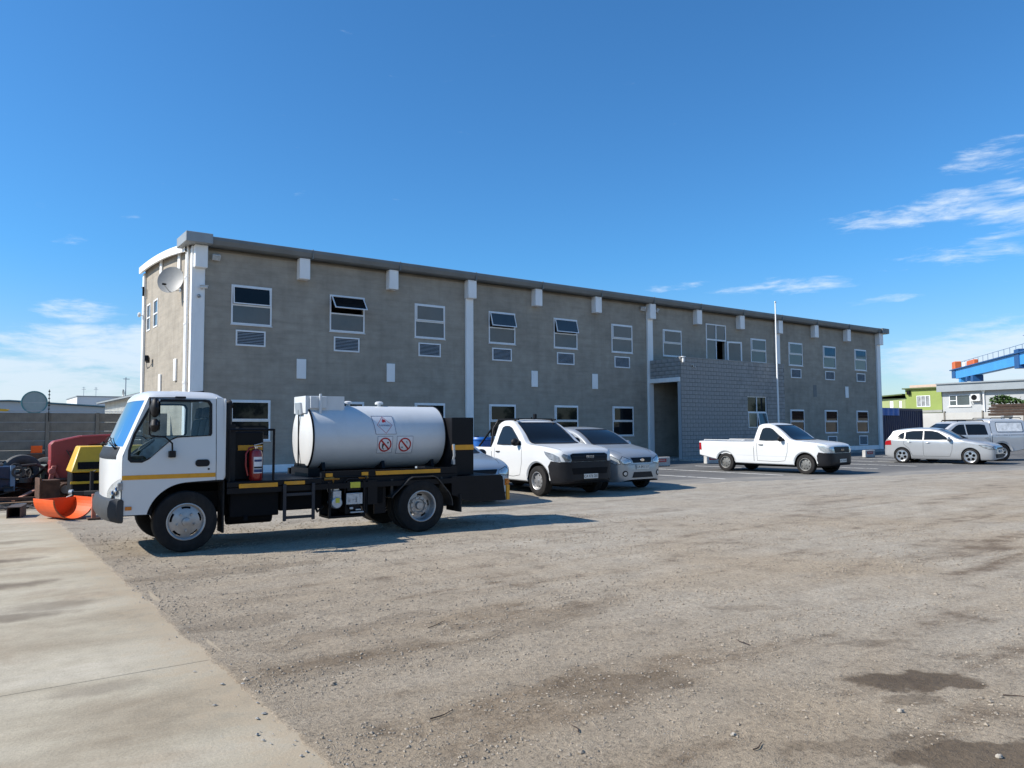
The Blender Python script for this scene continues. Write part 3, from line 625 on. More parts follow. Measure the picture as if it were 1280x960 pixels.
# porch of grey blocks, a part of the building; every block has its own edges
PX0, PX1, PY0 = 27.95, 36.2, 24.75; PZ = 4.93
mb = MB(); plate(mb, [(PX0, -.05), (PX1, -.05), (PX1, PZ), (PX0, PZ)], [[(32.98, 1.50), (34.62, 1.50), (34.62, 3.19), (32.98, 3.19)]], lambda u, v, d: (u, PY0+.18*d, v)); porch = P(mb, 'porch', mortar)
mb = MB(); mb.box(PX0+.002, PX0+.18, PY0+.181, FY-.135, 4.005, PZ); mb.build('porch_side', mortar, porch); mb = MB(); mb.box(PX1-.18, PX1-.002, PY0+.181, FY-.002, -.05, PZ); mb.build('porch_side', mortar, porch)
mb = MB(); mb.box(PX0+.19, PX1-.19, PY0+.19, FY-.01, 4.45, 4.6); mb.box(PX0+.19, 30.3, PY0+.19, FY-.01, 3.9, 4.0); mb.build('porch_roof', plaster, porch)
mb = MB(); mb.box(PX0-.06, PX0+.24, PY0+.03, FY-.14, 3.79, 3.998); mb.build('lintel', trim, porch, bevel=.01)
mb = MB(); mb.box(PX0-.012, PX0+.2, PY0+.012, PY0+.20, 0, 3.788); mb.build('jamb', M('jamb_grey', (.36, .38, .40), .7, var=.1), porch)
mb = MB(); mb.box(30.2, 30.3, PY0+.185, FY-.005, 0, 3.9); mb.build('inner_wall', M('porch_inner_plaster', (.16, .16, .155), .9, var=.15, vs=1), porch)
mb = MB(); mb.box(30.16, 30.199, PY0+.19, FY-.01, .10, .42); mb.build('plinth', trim, porch)
mb = MB(); mb.box(PX0-.3, 30.2, PY0+.19, FY-.14, -.05, .10); mb.build('step', concgrey, porch)
mb = MB(); mb.box(PX0-.02, PX1+.02, PY0-.03, PY0+.20, PZ+.001, PZ+.05); mb.build('coping', blockm, porch)
shared = {}
blocks = []
def course(z, u0, u1, off, face):
    u = u0-off
    while u < u1-.03:
        a, b = max(u, u0), min(u+.39, u1)
        if b-a > .05: blocks.append((face, round(a, 3), round(b, 3), z))
        u += .40
for i in range(25):
    z = .02+i*.197; off = .2*(i % 2)
    segs = [(PX0+.004, PX1)] if not (1.42 < z < 3.15) else [(PX0+.004, 32.96), (34.64, PX1)]
    for a, b in segs: course(z, a, b, off, 'f')
    if z > 3.95: course(z, PY0+.01, FY-.14, off, 's')
blocks.sort(key=lambda b: (b[1] if b[0] == 'f' else 27.9))
def bmeshdata(face, L, seed):
    k = (face, round(L, 2), seed)
    if k not in shared:
        q = random.Random(seed*7+int(L*100)); h = .185; j = lambda: q.uniform(-.003, .003); V = []
        for d in (0, 1):
            for u, v in ((0, 0), (L, 0), (L, h), (0, h)):
                e = .006 if d == 0 else 0
                uu_, vv_ = u+(e if u == 0 else -e), v+(e if v == 0 else -e)
                V.append((uu_, (-.010+j()) if d == 0 else .02, vv_) if face == 'f' else ((-.010+j()) if d == 0 else .02, uu_, vv_))
        m_ = bpy.data.meshes.new('block'); m_.from_pydata(V, [], [(0, 1, 2, 3), (0, 4, 5, 1), (1, 5, 6, 2), (2, 6, 7, 3), (3, 7, 4, 0)] if face == 'f' else [(3, 2, 1, 0), (1, 5, 4, 0), (2, 6, 5, 1), (3, 7, 6, 2), (0, 4, 7, 3)])
        m_.materials.append(blockm); shared[k] = m_
    return shared[k]
rest = MB()
for i, (face, a, b, z) in enumerate(blocks):
    md = bmeshdata(face, b-a, i % 4); pos = (a, PY0, z) if face == 'f' else (PX0, a, z)
    if i < 300: ob = link('block', md, porch); ob.location = pos
    else: rest.add([(v.co.x+pos[0], v.co.y+pos[1], v.co.z+pos[2]) for v in md.vertices], [tuple(p.vertices) for p in md.polygons])
ob = rest.build('block_courses', blockm, porch, fix=False); ob['kind'] = 'stuff'
# porch window: two top panes, lower sash ajar
x0, x1, z0, z1 = 32.984, 34.616, 1.504, 3.186; zm, xm = 2.36, 33.8; y = PY0+.03
mb = MB(); plate(mb, [(x0, z0), (x1, z0), (x1, z1), (x0, z1)], [[(a, c), (b, c), (b, d), (a, d)] for a, b in ((x0+.05, xm-.025), (xm+.025, x1-.05)) for c, d in ((z0+.05, zm-.03), (zm+.03, z1-.05))], lambda u, v, d: (u, y+.06*d, v)); mb.build('window', framew, porch); f = porch
mb = MB(); mb.box(x0+.04, x1-.04, y+.03, y+.036, zm, z1-.04); mb.build('pane', paned, f); mb = MB(); mb.box(x0+.04, xm, y+.03, y+.036, z0+.04, zm-.002); mb.build('pane', paned, f)
for (a, b, sl) in ((x0+.04, xm-.01, .015), (xm+.01, x1-.04, .16)):
    sp2 = lambda u, v, d: (u, y-.012-v*sl-.03*d, zm-.02-v*.96)
    mb = MB(); plate(mb, [(a, 0), (b, 0), (b, .82), (a, .82)], [[(a+.04, .04), (b-.04, .04), (b-.04, .78), (a+.04, .78)]], sp2); mb.build('sash', framew, f)
    mb = MB(); mb.add([sp2(a+.03, .03, .5), sp2(b-.03, .03, .5), sp2(b-.03, .79, .5), sp2(a+.03, .79, .5)], [(0, 1, 2, 3)]); mb.build('pane', paneu, f, fix=False)
mb = MB(); mb.lathe([(.05, -.12), (.06, -.10), (.06, .10), (.12, .13), (.12, .16)], (28.06, PY0-.07, 4.83), 'z', 10); mb.build('rainwater_spout', trim, porch, smooth=True)

# things fixed to the building
def floodlight(loc, rz, lab):
    t = thing('floodlight', lab, 'floodlight', loc, rz)
    mb = MB(); mb.obox((0, -.14, -.03), (.13, 0, 0), (0, .045, .03), (0, -.05, .085)); mb.build('housing', cctvm, t, bevel=.01)
    mb = MB(); mb.obox((0, -.185, -.055), (.11, 0, 0), (0, .004, .002), (0, -.043, .072)); mb.build('lens', lampg, t)
    mb = MB(); mb.box(-.04, .04, -.12, 0, .02, .05); mb.box(-.05, .05, -.02, 0, -.05, .08); mb.build('bracket', cctvm, t)
floodlight((6.95, FY-.002, 7.5), 0, 'small white floodlight under the gutter by the corner pilaster')
floodlight((27.60, FY-.002, 7.55), R(-30), 'white floodlight left of the pilaster above the porch')
floodlight((28.52, FY-.002, 7.55), R(30), 'white floodlight right of the pilaster above the porch')
def cctv(loc, rz, lab, mat=cctvm):
    t = thing('security_camera', lab, 'camera', loc, rz)
    mb = MB(); mb.lathe([(.02, 0), (.048, .0), (.048, .24), (.03, .25)], (0, -.10, 0), 'x', 14); mb.box(-.02, .27, -.15, -.05, .045, .06); mb.build('housing', mat, t, smooth=True)
    mb = MB(); mb.lathe([(.0, .251), (.034, .251), (.034, .258), (0, .258)], (0, -.10, 0), 'x', 14); mb.build('lens', black, t)
    mb = MB(); mb.tube([(.05, 0, -.02), (.05, -.06, -.03), (.07, -.10, -.02)], .018, 8); mb.lathe([(0, 0), (.05, 0), (.05, -.02), (0, -.02)], (.05, 0, -.02), 'y', 12); mb.build('bracket', mat, t, smooth=True)
cctv((6.44, FY-.132, 6.38), R(-15), 'white bullet camera on the white corner pilaster')
cctv((29.0, PY0-.014, 4.55), R(-150), 'small white camera on the grey block porch')
t = thing('dome_camera', 'small white dome camera under the bullet camera on the corner pilaster', 'camera', (6.40, FY-.132, 6.08))
MB().lathe([(0, -.005), (.06, -.005), (.06, -.05)], (0, 0, 0), 'y', 16).build('base', cctvm, t, smooth=True); MB().lathe([(.05, -.05), (.04, -.085), (.02, -.10), (0, -.102)], (0, 0, 0), 'y', 16).build('dome', lampd, t, smooth=True)
t = thing('satellite_dish', 'grey satellite dish with feed arm on the sunlit gable wall', 'satellite dish', (BL-.003, 28.75, 6.5))
nrm = Vector((-.60, -.76, .24)).normalized(); ax = Vector((0, 0, 1)).cross(nrm).normalized(); ay = nrm.cross(ax); c0 = Vector((-.32, -.05, .38))
mb = MB(); rs = np.linspace(0, 1, 9); ths = np.linspace(0, 2*math.pi, 33)
mb.grid(lambda r_, a_: tuple(c0+ax*(.47*r_*math.cos(a_))+ay*(.50*r_*math.sin(a_))+nrm*(.075*r_*r_)), rs, ths); mb.grid(lambda r_, a_: tuple(c0+ax*(.47*r_*math.cos(a_))+ay*(.50*r_*math.sin(a_))+nrm*(.075*r_*r_-.012)), rs, ths); mb.build('reflector', dishm, t, smooth=True)
fp = c0+nrm*.48-ay*.36; mb = MB(); mb.tube([c0-ay*.44+nrm*.02, fp], .014, 8); mb.tube([c0-ay*.1-nrm*.01, c0-nrm*.12, (0, .05, .15)], .024, 8); mb.tube([c0-ay*.40, (0, -.35, 0)], .012, 6); mb.box(-.012, 0, -.06, .14, .02, .3); mb.build('mount', galv, t, smooth=True)
mb = MB(); mb.lathe([(.0, 0), (.035, .0), (.035, .10), (.02, .14), (0, .14)], tuple(fp-Vector((.05, 0, 0))), 'x', 12); mb.build('feed_horn', black, t, smooth=True)
t = thing('wall_lamp', 'black lamp on a bent arm low on the gable wall', 'lamp', (BL-.003, 33.55, 4.45))
MB().tube([(0, .9, -.28), (-.10, .5, -.18), (-.16, .08, -.02)], .018, 8).build('arm', galv, t, smooth=True); mb = MB(); mb.obox((-.18, -.06, .02), (.07, -.03, .0), (.05, .14, -.04), (0, 0, .11)); mb.build('housing', black, t, bevel=.02)
t = thing('wall_lamp', 'round white lamp on a short arm near the rear corner of the gable', 'lamp', (BL-.10, 35.15, 6.45))
MB().tube([(0, 0, 0), (-.07, 0, .03)], .016, 8).build('arm', galv, t, smooth=True); MB().lathe([(0, -.06), (.08, -.05), (.11, 0), (.08, .05), (0, .06)], (-.13, 0, .03), 'x', 16).build('head', cctvm, t, smooth=True)
t = thing('wall_bracket', 'dark bracket high on the rear corner of the gable', 'bracket', (BL-.10, 34.9, 7.45))
mb = MB(); mb.box(-.07, 0, -.05, .05, -.20, .20); mb.build('plate', black, t, bevel=.015); MB().tube([(-.06, 0, .15), (-.12, 0, .15)], .02, 8).build('stub', galv, t)
t = thing('flagpole', 'slim white flagpole standing at the end of the grey block porch', 'flagpole', (34.95, 24.3, 0))
MB().tube([(0, 0, 0), (0, 0, 3), (-.01, 0, 8.15)], [.055, .045, .03], 12).build('pole', trim, t, smooth=True)
MB().lathe([(0, 8.14), (.05, 8.16), (.055, 8.2), (.03, 8.25), (0, 8.26)], (-.01, 0, 0), 'z', 14).build('finial', galv, t, smooth=True); MB().lathe([(.0, .0), (.14, .0), (.14, .10), (.06, .14)], (0, 0, 0), 'z', 16).build('base', concgrey, t, smooth=True)
MB().tube([(-.05, -.03, 1.2), (-.045, -.03, 8.1)], .006, 5).build('halyard', trim, t)
mb = MB(); mb.tube([(0, 0, 0), (0, 0, .35)], .02, 6); mb.tube([(.0, 0, .28), (.25, 0, .33)], .015, 6); mb.box(-.12, .12, -.02, .02, .28, .42); o = mb.build('roof_antenna', dark); o.location = (19.6, 30.0, zr(30)); tag(o, 'small dark fitting standing on the roof edge', 'antenna')
# concrete bay markers
def marker(x, y, lab, txt='RESERVED'):
    t = thing('bay_marker', lab, 'parking marker', (x, y, .01))
    mb = MB(); mb.box(-.46, .46, -.09, .09, 0, .37); mb.build('block', M('whitewashed_concrete', (.50, .49, .46), .85, var=.3, vs=5, bump=.3, bs=40, dirt=.4), t, bevel=.02)
    mb = MB(); mb.box(-.30, .22, -.098, -.091, .17, .30); mb.build('sign', inkr, t); text('lettering', txt, .085, platem, t, frame((-.04, -.099, .235), (1, 0, 0), (0, 0, 1)), .001)
marker(23.1, 21.6, 'white concrete bay marker by the porch step'); marker(26.4, 21.7, 'white concrete bay marker behind the tail of the plain white pickup'); marker(37.4, 20.8, 'pale concrete bay marker at the far right end of the facade')

# ------------------------------------------------------------------ wheels
def wheel(root, x, y, z, Rt, wt, side, rimr, kind='steel', rimmat=None, spin=0, axis='y'):
    """side: -1 outer face towards -y, +1 towards +y; origin at the hub"""
    hub = MB(); s = side
    hub.lathe([(0, -wt*.30), (rimr*.85, -wt*.30), (rimr*.85, wt*.25), (0, wt*.25)] if s > 0 else [(0, wt*.30), (rimr*.85, wt*.30), (rimr*.85, -wt*.25), (0, -wt*.25)], (0, 0, 0), 'y', 24)
    hub = MB().lathe([(0, -.02), (rimr*.55, -.02), (rimr*.55, .02), (0, .02)], (0, -side*wt*.32, 0), 'y', 24) if kind == 'dish' else hub
    w = hub.build('wheel', dark, root, smooth=True); w.location = (x, y, z)
    h = wt/2; pr = [(rimr*.98, .30), (rimr*1.0, .80), (rimr*1.04, .93), (rimr+(Rt-rimr)*.35, 1.02), (rimr+(Rt-rimr)*.62, 1.0), (Rt*.965, .88), (Rt*.992, .74), (Rt*.995, .40), (Rt*.98, .385), (Rt*.98, .345), (Rt, .33), (Rt, .03), (Rt*.98, .02)]
    pr = pr+[(a, -b) for a, b in reversed(pr)]
    mb = MB(); mb.lathe([(a, b*h) for a, b in pr], (0, 0, 0), 'y', 48); mb.build('tyre', rubber, w, smooth=True, angle=25)
    rm = rimmat or steel; mb = MB()
    lip = [(rimr*1.03, .93), (rimr*1.05, 1.0), (rimr*1.0, 1.02), (rimr*.955, .97), (rimr*.93, .78)]
    def fan(prof): mb.lathe([(a, b*h*s) for a, b in prof], (0, 0, 0), 'y', 40)
    def disc(holes, r_, d, th=.012, dome=0):
        plate(mb, circ(0, 0, r_, 40), holes, lambda u, v, k: (u, s*(d*h-th*k+dome*(1-(u*u+v*v)/(r_*r_))), v), g=r_/5)
    if kind == 'steel':
        fan(lip+[(rimr*.90, .55)]); H = []
        for k in range(8):
            a = spin+k*math.pi/4; H.append([(rimr*.70*math.cos(a)+rimr*.115*math.cos(b)*math.cos(a)-rimr*.09*math.sin(b)*math.sin(a), rimr*.70*math.sin(a)+rimr*.115*math.cos(b)*math.sin(a)+rimr*.09*math.sin(b)*math.cos(a)) for b in np.linspace(0, 6.283, 9)[:-1]])
        disc(H, rimr*.92, .55, .010, .02); fan([(0, .86), (rimr*.20, .84), (rimr*.25, .70), (rimr*.30, .62)])
    elif kind == 'truck':       # outward disc, slots near the lip, ring of nuts
        fan(lip+[(rimr*.90, .70)]); H = []
        for k in range(5):
            a0 = spin+k*2*math.pi/5; arc = [a0+t for t in np.linspace(-.30, .30, 7)]
            H.append([(rimr*.86*math.cos(t), rimr*.86*math.sin(t)) for t in arc]+[(rimr*.74*math.cos(t), rimr*.74*math.sin(t)) for t in reversed(arc)])
        disc(H, rimr*.92, .70, .012, .035)
        fan([(0, 1.36), (rimr*.10, 1.36), (rimr*.16, 1.30), (rimr*.22, 1.28), (rimr*.25, .9)])
        for k in range(5):
            a = spin+.63+k*2*math.pi/5; mb.lathe([(0, s*(1.22*h)), (rimr*.06, s*1.22*h), (rimr*.075, s*.8*h)], (rimr*.50*math.cos(a), 0, rimr*.50*math.sin(a)), 'y', 8)
    elif kind == 'dish':        # deep rear rim of a dual wheel
        fan(lip+[(rimr*.90, .4), (rimr*.86, -.25)]); H = []
        for k in range(5):
            a0 = spin+k*2*math.pi/5; arc = [a0+t for t in np.linspace(-.26, .26, 6)]
            H.append([(rimr*.80*math.cos(t), rimr*.80*math.sin(t)) for t in arc]+[(rimr*.66*math.cos(t), rimr*.66*math.sin(t)) for t in reversed(arc)])
        disc(H, rimr*.88, -.20, .012, .01); fan([(0, .35), (rimr*.22, .34), (rimr*.26, .2), (rimr*.27, -.2)]); fan([(rimr*.62, -.12), (rimr*.60, .05), (rimr*.45, .08), (rimr*.40, -.1)])
        for k in range(10):
            a = spin+k*2*math.pi/10; mb.lathe([(0, s*(.28*h)), (rimr*.045, s*.28*h), (rimr*.055, s*-.1*h)], (rimr*.52*math.cos(a), 0, rimr*.52*math.sin(a)), 'y', 7)
    elif kind == 'fivehole':
        fan(lip+[(rimr*.90, .75)]); H = [circ(rimr*.57*math.cos(spin+k*2*math.pi/5), rimr*.57*math.sin(spin+k*2*math.pi/5), rimr*.265, 16) for k in range(5)]
        disc(H, rimr*.94, .75, .014, .006); fan([(0, .86), (rimr*.14, .85), (rimr*.16, .76)])
    elif kind == 'spoke':
        fan(lip+[(rimr*.90, .75)]); H = []
        for k in range(6):
            a0 = spin+k*math.pi/3; H.append([(rimr*.84*math.cos(a0+t), rimr*.84*math.sin(a0+t)) for t in np.linspace(-.36, .36, 7)]+[(rimr*.30*math.cos(a0+t), rimr*.30*math.sin(a0+t)) for t in (.22, -.22)])
        disc(H, rimr*.94, .75, .014, .008); fan([(0, .88), (rimr*.16, .86), (rimr*.18, .76)])
    mb.build('rim', rm, w, smooth=True, angle=32)
    return w

# ------------------------------------------------------------------ tank truck: x back from the front axle, y across from the near side, z up
truck = thing('tank_truck', 'white cab over truck with white fuel tank and black chassis on gravel', 'truck', (2.38, 10.36, 0), R(-2.6))
TB = lambda mb, name, mat, par=truck, **kw: mb.build(name, mat, par, **kw)
RW = .388
wheel(truck, 0, .12, RW-.008, RW, .22, -1, .225, 'truck', spin=.3); wheel(truck, 0, 1.67, RW-.008, RW, .22, 1, .225, 'truck')
wheel(truck, 3.335, .11, RW-.008, RW, .21, -1, .225, 'dish', spin=.2); wheel(truck, 3.335, .36, RW-.008, RW, .21, -1, .225, 'dish')
wheel(truck, 3.335, 1.68, RW-.008, RW, .21, 1, .225, 'dish'); wheel(truck, 3.335, 1.43, RW-.008, RW, .21, 1, .225, 'dish')
# chassis
mb = MB()
for y0 in (.52, 1.18): mb.box(-.62, 4.75, y0, y0+.09, .50, .72)
for x in (-.55, .7, 1.6, 2.7, 3.9, 4.6): mb.box(x, x+.1, .61, 1.18, .52, .70)
TB(mb, 'chassis_rail', black)
mb = MB(); mb.tube([(0, .2, .36), (0, 1.6, .36)], .05, 10); mb.tube([(3.335, .2, .38), (3.335, 1.6, .38)], .07, 12); mb.lathe([(.05, -.2), (.17, -.12), (.19, 0), (.17, .12), (.05, .2)], (3.335, .9, .38), 'x', 18); mb.tube([(.9, .9, .55), (3.2, .9, .42)], .045, 10); TB(mb, 'axle', dark, smooth=True)
mb = MB(); mb.box(-.15, .75, .62, 1.15, .42, .95); mb.box(.55, 1.2, .10, .50, .38, .74); mb.box(1.25, 1.85, .22, .50, .42, .76); mb.box(.6, 1.5, 1.3, 1.7, .4, .74); mb.box(1.85, 2.75, .40, .50, .40, .80); mb.box(2.45, 2.75, .12, .40, .45, .82)
mb.tube([(.55, .3, .36), (1.15, .3, .36)], .09, 12); mb.tube([(.75, .08, .40), (.75, .05, .33)], .03, 8); TB(mb, 'engine_block', dark, bevel=.02)

# cab: side panels with real door openings
ZS = [.50, .62, .9, 1.2, 1.30, 1.36, 1.98]
def xs(z): return -.745 if z < 1.22 else (-.745+.29*((z-1.22)/.74)**1.04)
def inn(z): return .0 if z < 1.15 else .055*(z-1.15)/.85
arch = [(.02+.495*math.cos(R(a)), .38+.50*math.sin(R(a))) for a in range(166, 91, -6)]
def side(y, sgn):
    return lambda u, v, d: (u, y+sgn*(inn(v)+.03*d), v)
fr = [(xs(z), z) for z in np.linspace(1.96, .505, 14)]
doorline = [(.355, .895), (.355, 1.97)]
win = [(-.645, 1.155), (-.52, 1.15), (-.44, 1.19), (-.19, 1.42), (-.12, 1.45), (-.05, 1.455), (.285, 1.47), (.30, 1.50), (.30, 1.88), (.27, 1.925), (.22, 1.935), (-.36, 1.935), (-.415, 1.90), (-.62, 1.50), (-.675, 1.30), (-.678, 1.19)]
glasst = glassM('cab_glass', (.80, .88, .90)); shieldg = glassM('windscreen_glass', (.62, .74, .78), (.62, .68, .74))
for y, sgn, nm in ((.02, 1, 'door'), (1.77, -1, 'door')):
    outer = fr[::-1][:0]+[(-.745, .505)]+[(-.42, .50)]+arch+[(.10, .885), (.352, .895), (.352, 1.955)]+[(-.40, 1.965)]+[(xs(z)+.004, z) for z in np.linspace(1.95, .53, 16)]
    mb = MB(); plate(mb, outer, [win], side(y, sgn), g=.09); d_ = TB(mb, 'door', white, smooth=True, angle=50)
    mb = MB(); seal_o = win; cx, cz = -.15, 1.55
    seal_i = [(u+(cx-u)*.03/max(.2, math.hypot(u-cx, v-cz))*1.0, v+(cz-v)*.03/max(.2, math.hypot(u-cx, v-cz))) for u, v in win]
    plate(mb, [(u-(cx-u)*.012, v-(cz-v)*.018) for u, v in win], [seal_i], lambda u, v, k, y=y, sgn=sgn: (u, y+sgn*(inn(v)-.006+.03*k), v)); mb.build('window_seal', plast, d_)
    mb = MB(); V, F = cdt(win, (), .12); mb.add([(u, y+sgn*(inn(v)+.014), v) for u, v in V], F); mb.build('window', glasst, d_, fix=False)
    mb = MB(); plate(mb, rrect(.10, .275, 1.075, 1.165, .04), [], lambda u, v, k, y=y, sgn=sgn: (u, y+sgn*(-.012+.02*k), v)); mb.build('handle', plast, d_, bevel=.004)
    mb = MB(); plate(mb, rrect(-.742, .350, .935, .990, .004, 1), [], lambda u, v, k, y=y, sgn=sgn: (u, y+sgn*(-.004+.006*k), v)); mb.build('stripe', yellow, d_)
    mb = MB(); plate(mb, rrect(-.705, -.63, .565, .61, .006, 2), [], lambda u, v, k, y=y, sgn=sgn: (u, y+sgn*(-.014+.02*k), v)); mb.build('indicator', amber, d_, bevel=.004)
    mb = MB(); mb.lathe([(0, -.008), (.012, -.008), (.014, .004)] if sgn > 0 else [(0, .008), (.012, .008), (.014, -.004)], (.265, y, 1.04), 'y', 10); mb.build('lock', plast, d_)
    # rear corner panel behind the door
    mb = MB(); plate(mb, [(.362, .895), (.452, .895), (.468, 1.60), (.468, 1.90), (.45, 1.96), (.362, 1.975)], [], side(y, sgn), g=.1); TB(mb, 'corner_panel', white, smooth=True)
    mb = MB(); mb.tube([(.02+.50*math.cos(R(a)), y+sgn*.015, .38+.505*math.sin(R(a))) for a in range(166, 91, -6)]+[(.45, y+sgn*.015, .885)], .014, 8); TB(mb, 'arch_lip', plast, smooth=True)
    yy0, yy1 = (y+.03, y+.42) if sgn > 0 else (y-.42, y-.03)
    mb = MB(); pts = [(-.42, .52)]+[(.02+.50*math.cos(R(a)), .38+.515*math.sin(R(a))) for a in range(164, 90, -8)]+[(.50, .895), (.54, .55)]
    for a, b in zip(pts, pts[1:]): mb.add([(a[0], yy0, a[1]), (b[0], yy0, b[1]), (b[0], yy1, b[1]), (a[0], yy1, a[1])], [(0, 1, 2, 3)])
    TB(mb, 'wheel_well', dark, fix=False)
    mb = MB(); mb.box(.45, .47, yy0-.01 if sgn > 0 else yy0+.1, yy1-.1 if sgn > 0 else yy1+.01, .20, .88); TB(mb, 'mud_flap', rubber)
# front, windscreen
def front(t, z):
    b = .135 if z < 1.3 else .135-.03*(z-1.3)/.66
    f_ = 1-abs(t)**3.2
    return (xs(z)-b*f_-(.012*math.sin((z-.6)*3.4) if z < 1.4 else .012*math.sin(.8*3.4)*0)*f_, .895+(.875-inn(z))*t, z)
tt = [-1, -.995, -.985, -.97, -.95, -.92, -.88, -.8, -.7, -.55, -.4, -.2, 0, .2, .4, .55, .7, .8, .88, .92, .95, .97, .985, .995, 1]
mb = MB(); mb.grid(front, tt, np.linspace(.60, 1.345, 14))
for rng in ((0, 6), (len(tt)-6, len(tt))): mb.grid(front, tt[rng[0]:rng[1]], np.linspace(1.345, 1.93, 9))
mb.grid(front, tt, np.linspace(1.925, 1.975, 3)); TB(mb, 'front_panel', white, smooth=True)
mb = MB(); mb.grid(lambda t, z: tuple(Vector(front(t, z))+Vector((.004, 0, 0))), tt[5:-5], np.linspace(1.345, 1.925, 10)); TB(mb, 'windscreen', shieldg, smooth=True, fix=False)
mb = MB(); mb.grid(lambda t, z: tuple(Vector(front(t, z))+Vector((-.005, 0, 0))), np.linspace(-.86, .86, 15), np.linspace(1.19, 1.34, 5)); TB(mb, 'cowl', plast, smooth=True)
for s in (-1, 1):
    ts = np.linspace(.60, .999, 12)*s; mb = MB()
    def hl(t, k):
        a = (abs(t)-.60)/.40; z0, z1 = .665+.01*a, .76+.20*a**.7; p = Vector(front(t, z0+(z1-z0)*k)); return tuple(p+Vector((-.010, s*.010*(1 if abs(t) > .9 else 0), 0)))
    mb.grid(hl, ts, np.linspace(0, 1, 7)); h_ = TB(mb, 'headlight', lampg, smooth=True)
    for (tc_, zc_, r_) in ((.90, .80, .055), (.80, .755, .05)):
        p = Vector(front(tc_*s, zc_)); mb = MB(); mb.lathe([(0, -.004), (r_*.5, -.014), (r_, -.022), (r_*1.02, -.01)], tuple(p+Vector((-.004, s*.006, 0))), 'x', 16); mb.build('reflector', chrome, h_, smooth=True)
    p = Vector(front(.985*s, .86)); mb = MB(); mb.obox(p+Vector((-.012, s*.012, 0)), (.03, 0, 0), (0, .02, 0), (0, 0, .05)); mb.build('turn_signal', lampd, h_, bevel=.01)
    mb = MB(); mb.tube([tuple(Vector(front(t_, 1.36+.02*i))+Vector((-.02, 0, 0))) for i, t_ in enumerate(np.linspace(-.72*s, -.1*s, 6))], .007, 6); TB(mb, 'wiper', plast)
    p = Vector(front(-.74*s, 1.34)); mb = MB(); mb.tube([tuple(p+Vector((-.01, 0, -.03))), tuple(p+Vector((-.05, -s*.03, .02))), tuple(Vector(front(-.45*s, 1.39))+Vector((-.03, 0, 0)))], .011, 6); TB(mb, 'wiper_arm', plast)
# bumper
mb = MB(); prof = [(-.11, .44), (-.14, .50), (-.145, .60), (-.12, .69), (-.05, .71), (.0, .68), (.0, .42), (-.02, .41)]
def bump_c(t): f_ = 1-abs(t)**4; return (-.74-.065*f_, .895+.885*t)
tb = [-1, -.985, -.96, -.92, -.86, -.75, -.5, 0, .5, .75, .86, .92, .96, .985, 1]; n = len(prof); o_ = len(mb.v)
V = []
for t in tb:
    cx_, cy_ = bump_c(t)
    for dx_, z_ in prof: V.append((cx_+dx_*(1 if abs(t) < .97 else .55)+(.02 if abs(t) > .97 else 0), cy_, z_+(.02 if abs(t) > .99 and z_ < .5 else 0)))
F = [(i*n+j, i*n+(j+1) % n, (i+1)*n+(j+1) % n, (i+1)*n+j) for i in range(len(tb)-1) for j in range(n)]+[tuple(reversed(range(n))), tuple((len(tb)-1)*n+j for j in range(n))]
mb.add(V, F); TB(mb, 'bumper', M('grey_bumper_plastic', (.028, .031, .036), .6, var=.2, vs=5, dirt=.3, dcol=(.1, .09, .08)), smooth=True, angle=40)
mb = MB(); mb.box(-.76, -.40, .05, 1.74, .49, .62); TB(mb, 'sill', dark)
# roof, rear, floor
mb = MB()
def roof(u, t):
    xf = front(t, 1.975)[0]; x_ = xf+(.455-xf)*u; e = (1-abs(t)**7)*(1-abs(2*u-1)**9); return (x_, .895+(.875-.052)*t, 1.955+.018*(1-abs(t)**16)+.088*e)
mb.grid(roof, [0, .012, .03, .06, .12, .25, .5, .75, .88, .94, .97, .988, 1], [-1, -.992, -.98, -.95, -.9, -.8, -.6, -.3, 0, .3, .6, .8, .9, .95, .98, .992, 1]); TB(mb, 'roof', white, smooth=True, angle=70)
mb = MB(); plate(mb, rrect(.03, 1.76, .90, 1.96, .05), [rrect(.45, 1.34, 1.45, 1.82, .06)], lambda u, v, d: (.455+.02*(1-d), u, v)); TB(mb, 'rear_panel', white)
mb = MB(); V, F = cdt(rrect(.44, 1.35, 1.44, 1.83, .06)); mb.add([(.468, a, b) for a, b in V], F); TB(mb, 'rear_window', glasst, fix=False)
mb = MB(); mb.box(-.72, .44, .06, 1.73, .86, .93); mb.box(-.72, -.45, .16, 1.63, .93, 1.22); TB(mb, 'dashboard', plast, bevel=.03)
seatm = M('seat_cloth', (.045, .05, .055), .9, var=.2, vs=10)
for y0, y1 in ((.18, .68), (.74, 1.08), (1.14, 1.64)):
    mb = MB(); mb.box(-.12, .36, y0, y1, .93, 1.18); mb.obox((.36, (y0+y1)/2, 1.43), (.05, 0, .015), (0, (y1-y0)/2, 0), (.05, 0, .27)); mb.obox((.40, (y0+y1)/2, 1.79), (.035, 0, 0), (0, .12, 0), (.01, 0, .08)); TB(mb, 'seat', seatm, bevel=.035, seg=2)
ring = [Vector((-.36, 1.35, 1.30))+Vector((.30, 0, .22)).normalized()*.19*math.cos(a)+Vector((0, 1, 0))*.19*math.sin(a) for a in np.linspace(0, 2*math.pi, 25)[:-1]]
mb = MB(); mb.tube(ring, .015, 8, closed=True); mb.tube([(-.36, 1.35, 1.30), (-.55, 1.35, 1.0)], .03, 8); mb.tube([ring[0], ring[12]], .014, 6); TB(mb, 'steering_wheel', plast, smooth=True)
mb = MB(); mb.obox((.20, .75, 2.055), (.11, 0, .01), (0, .16, 0), (-.004, 0, .02)); mb.tube([(-.10, .70, 2.045), (.18, .72, 2.065)], .012, 6); TB(mb, 'roof_hatch', black, bevel=.008)
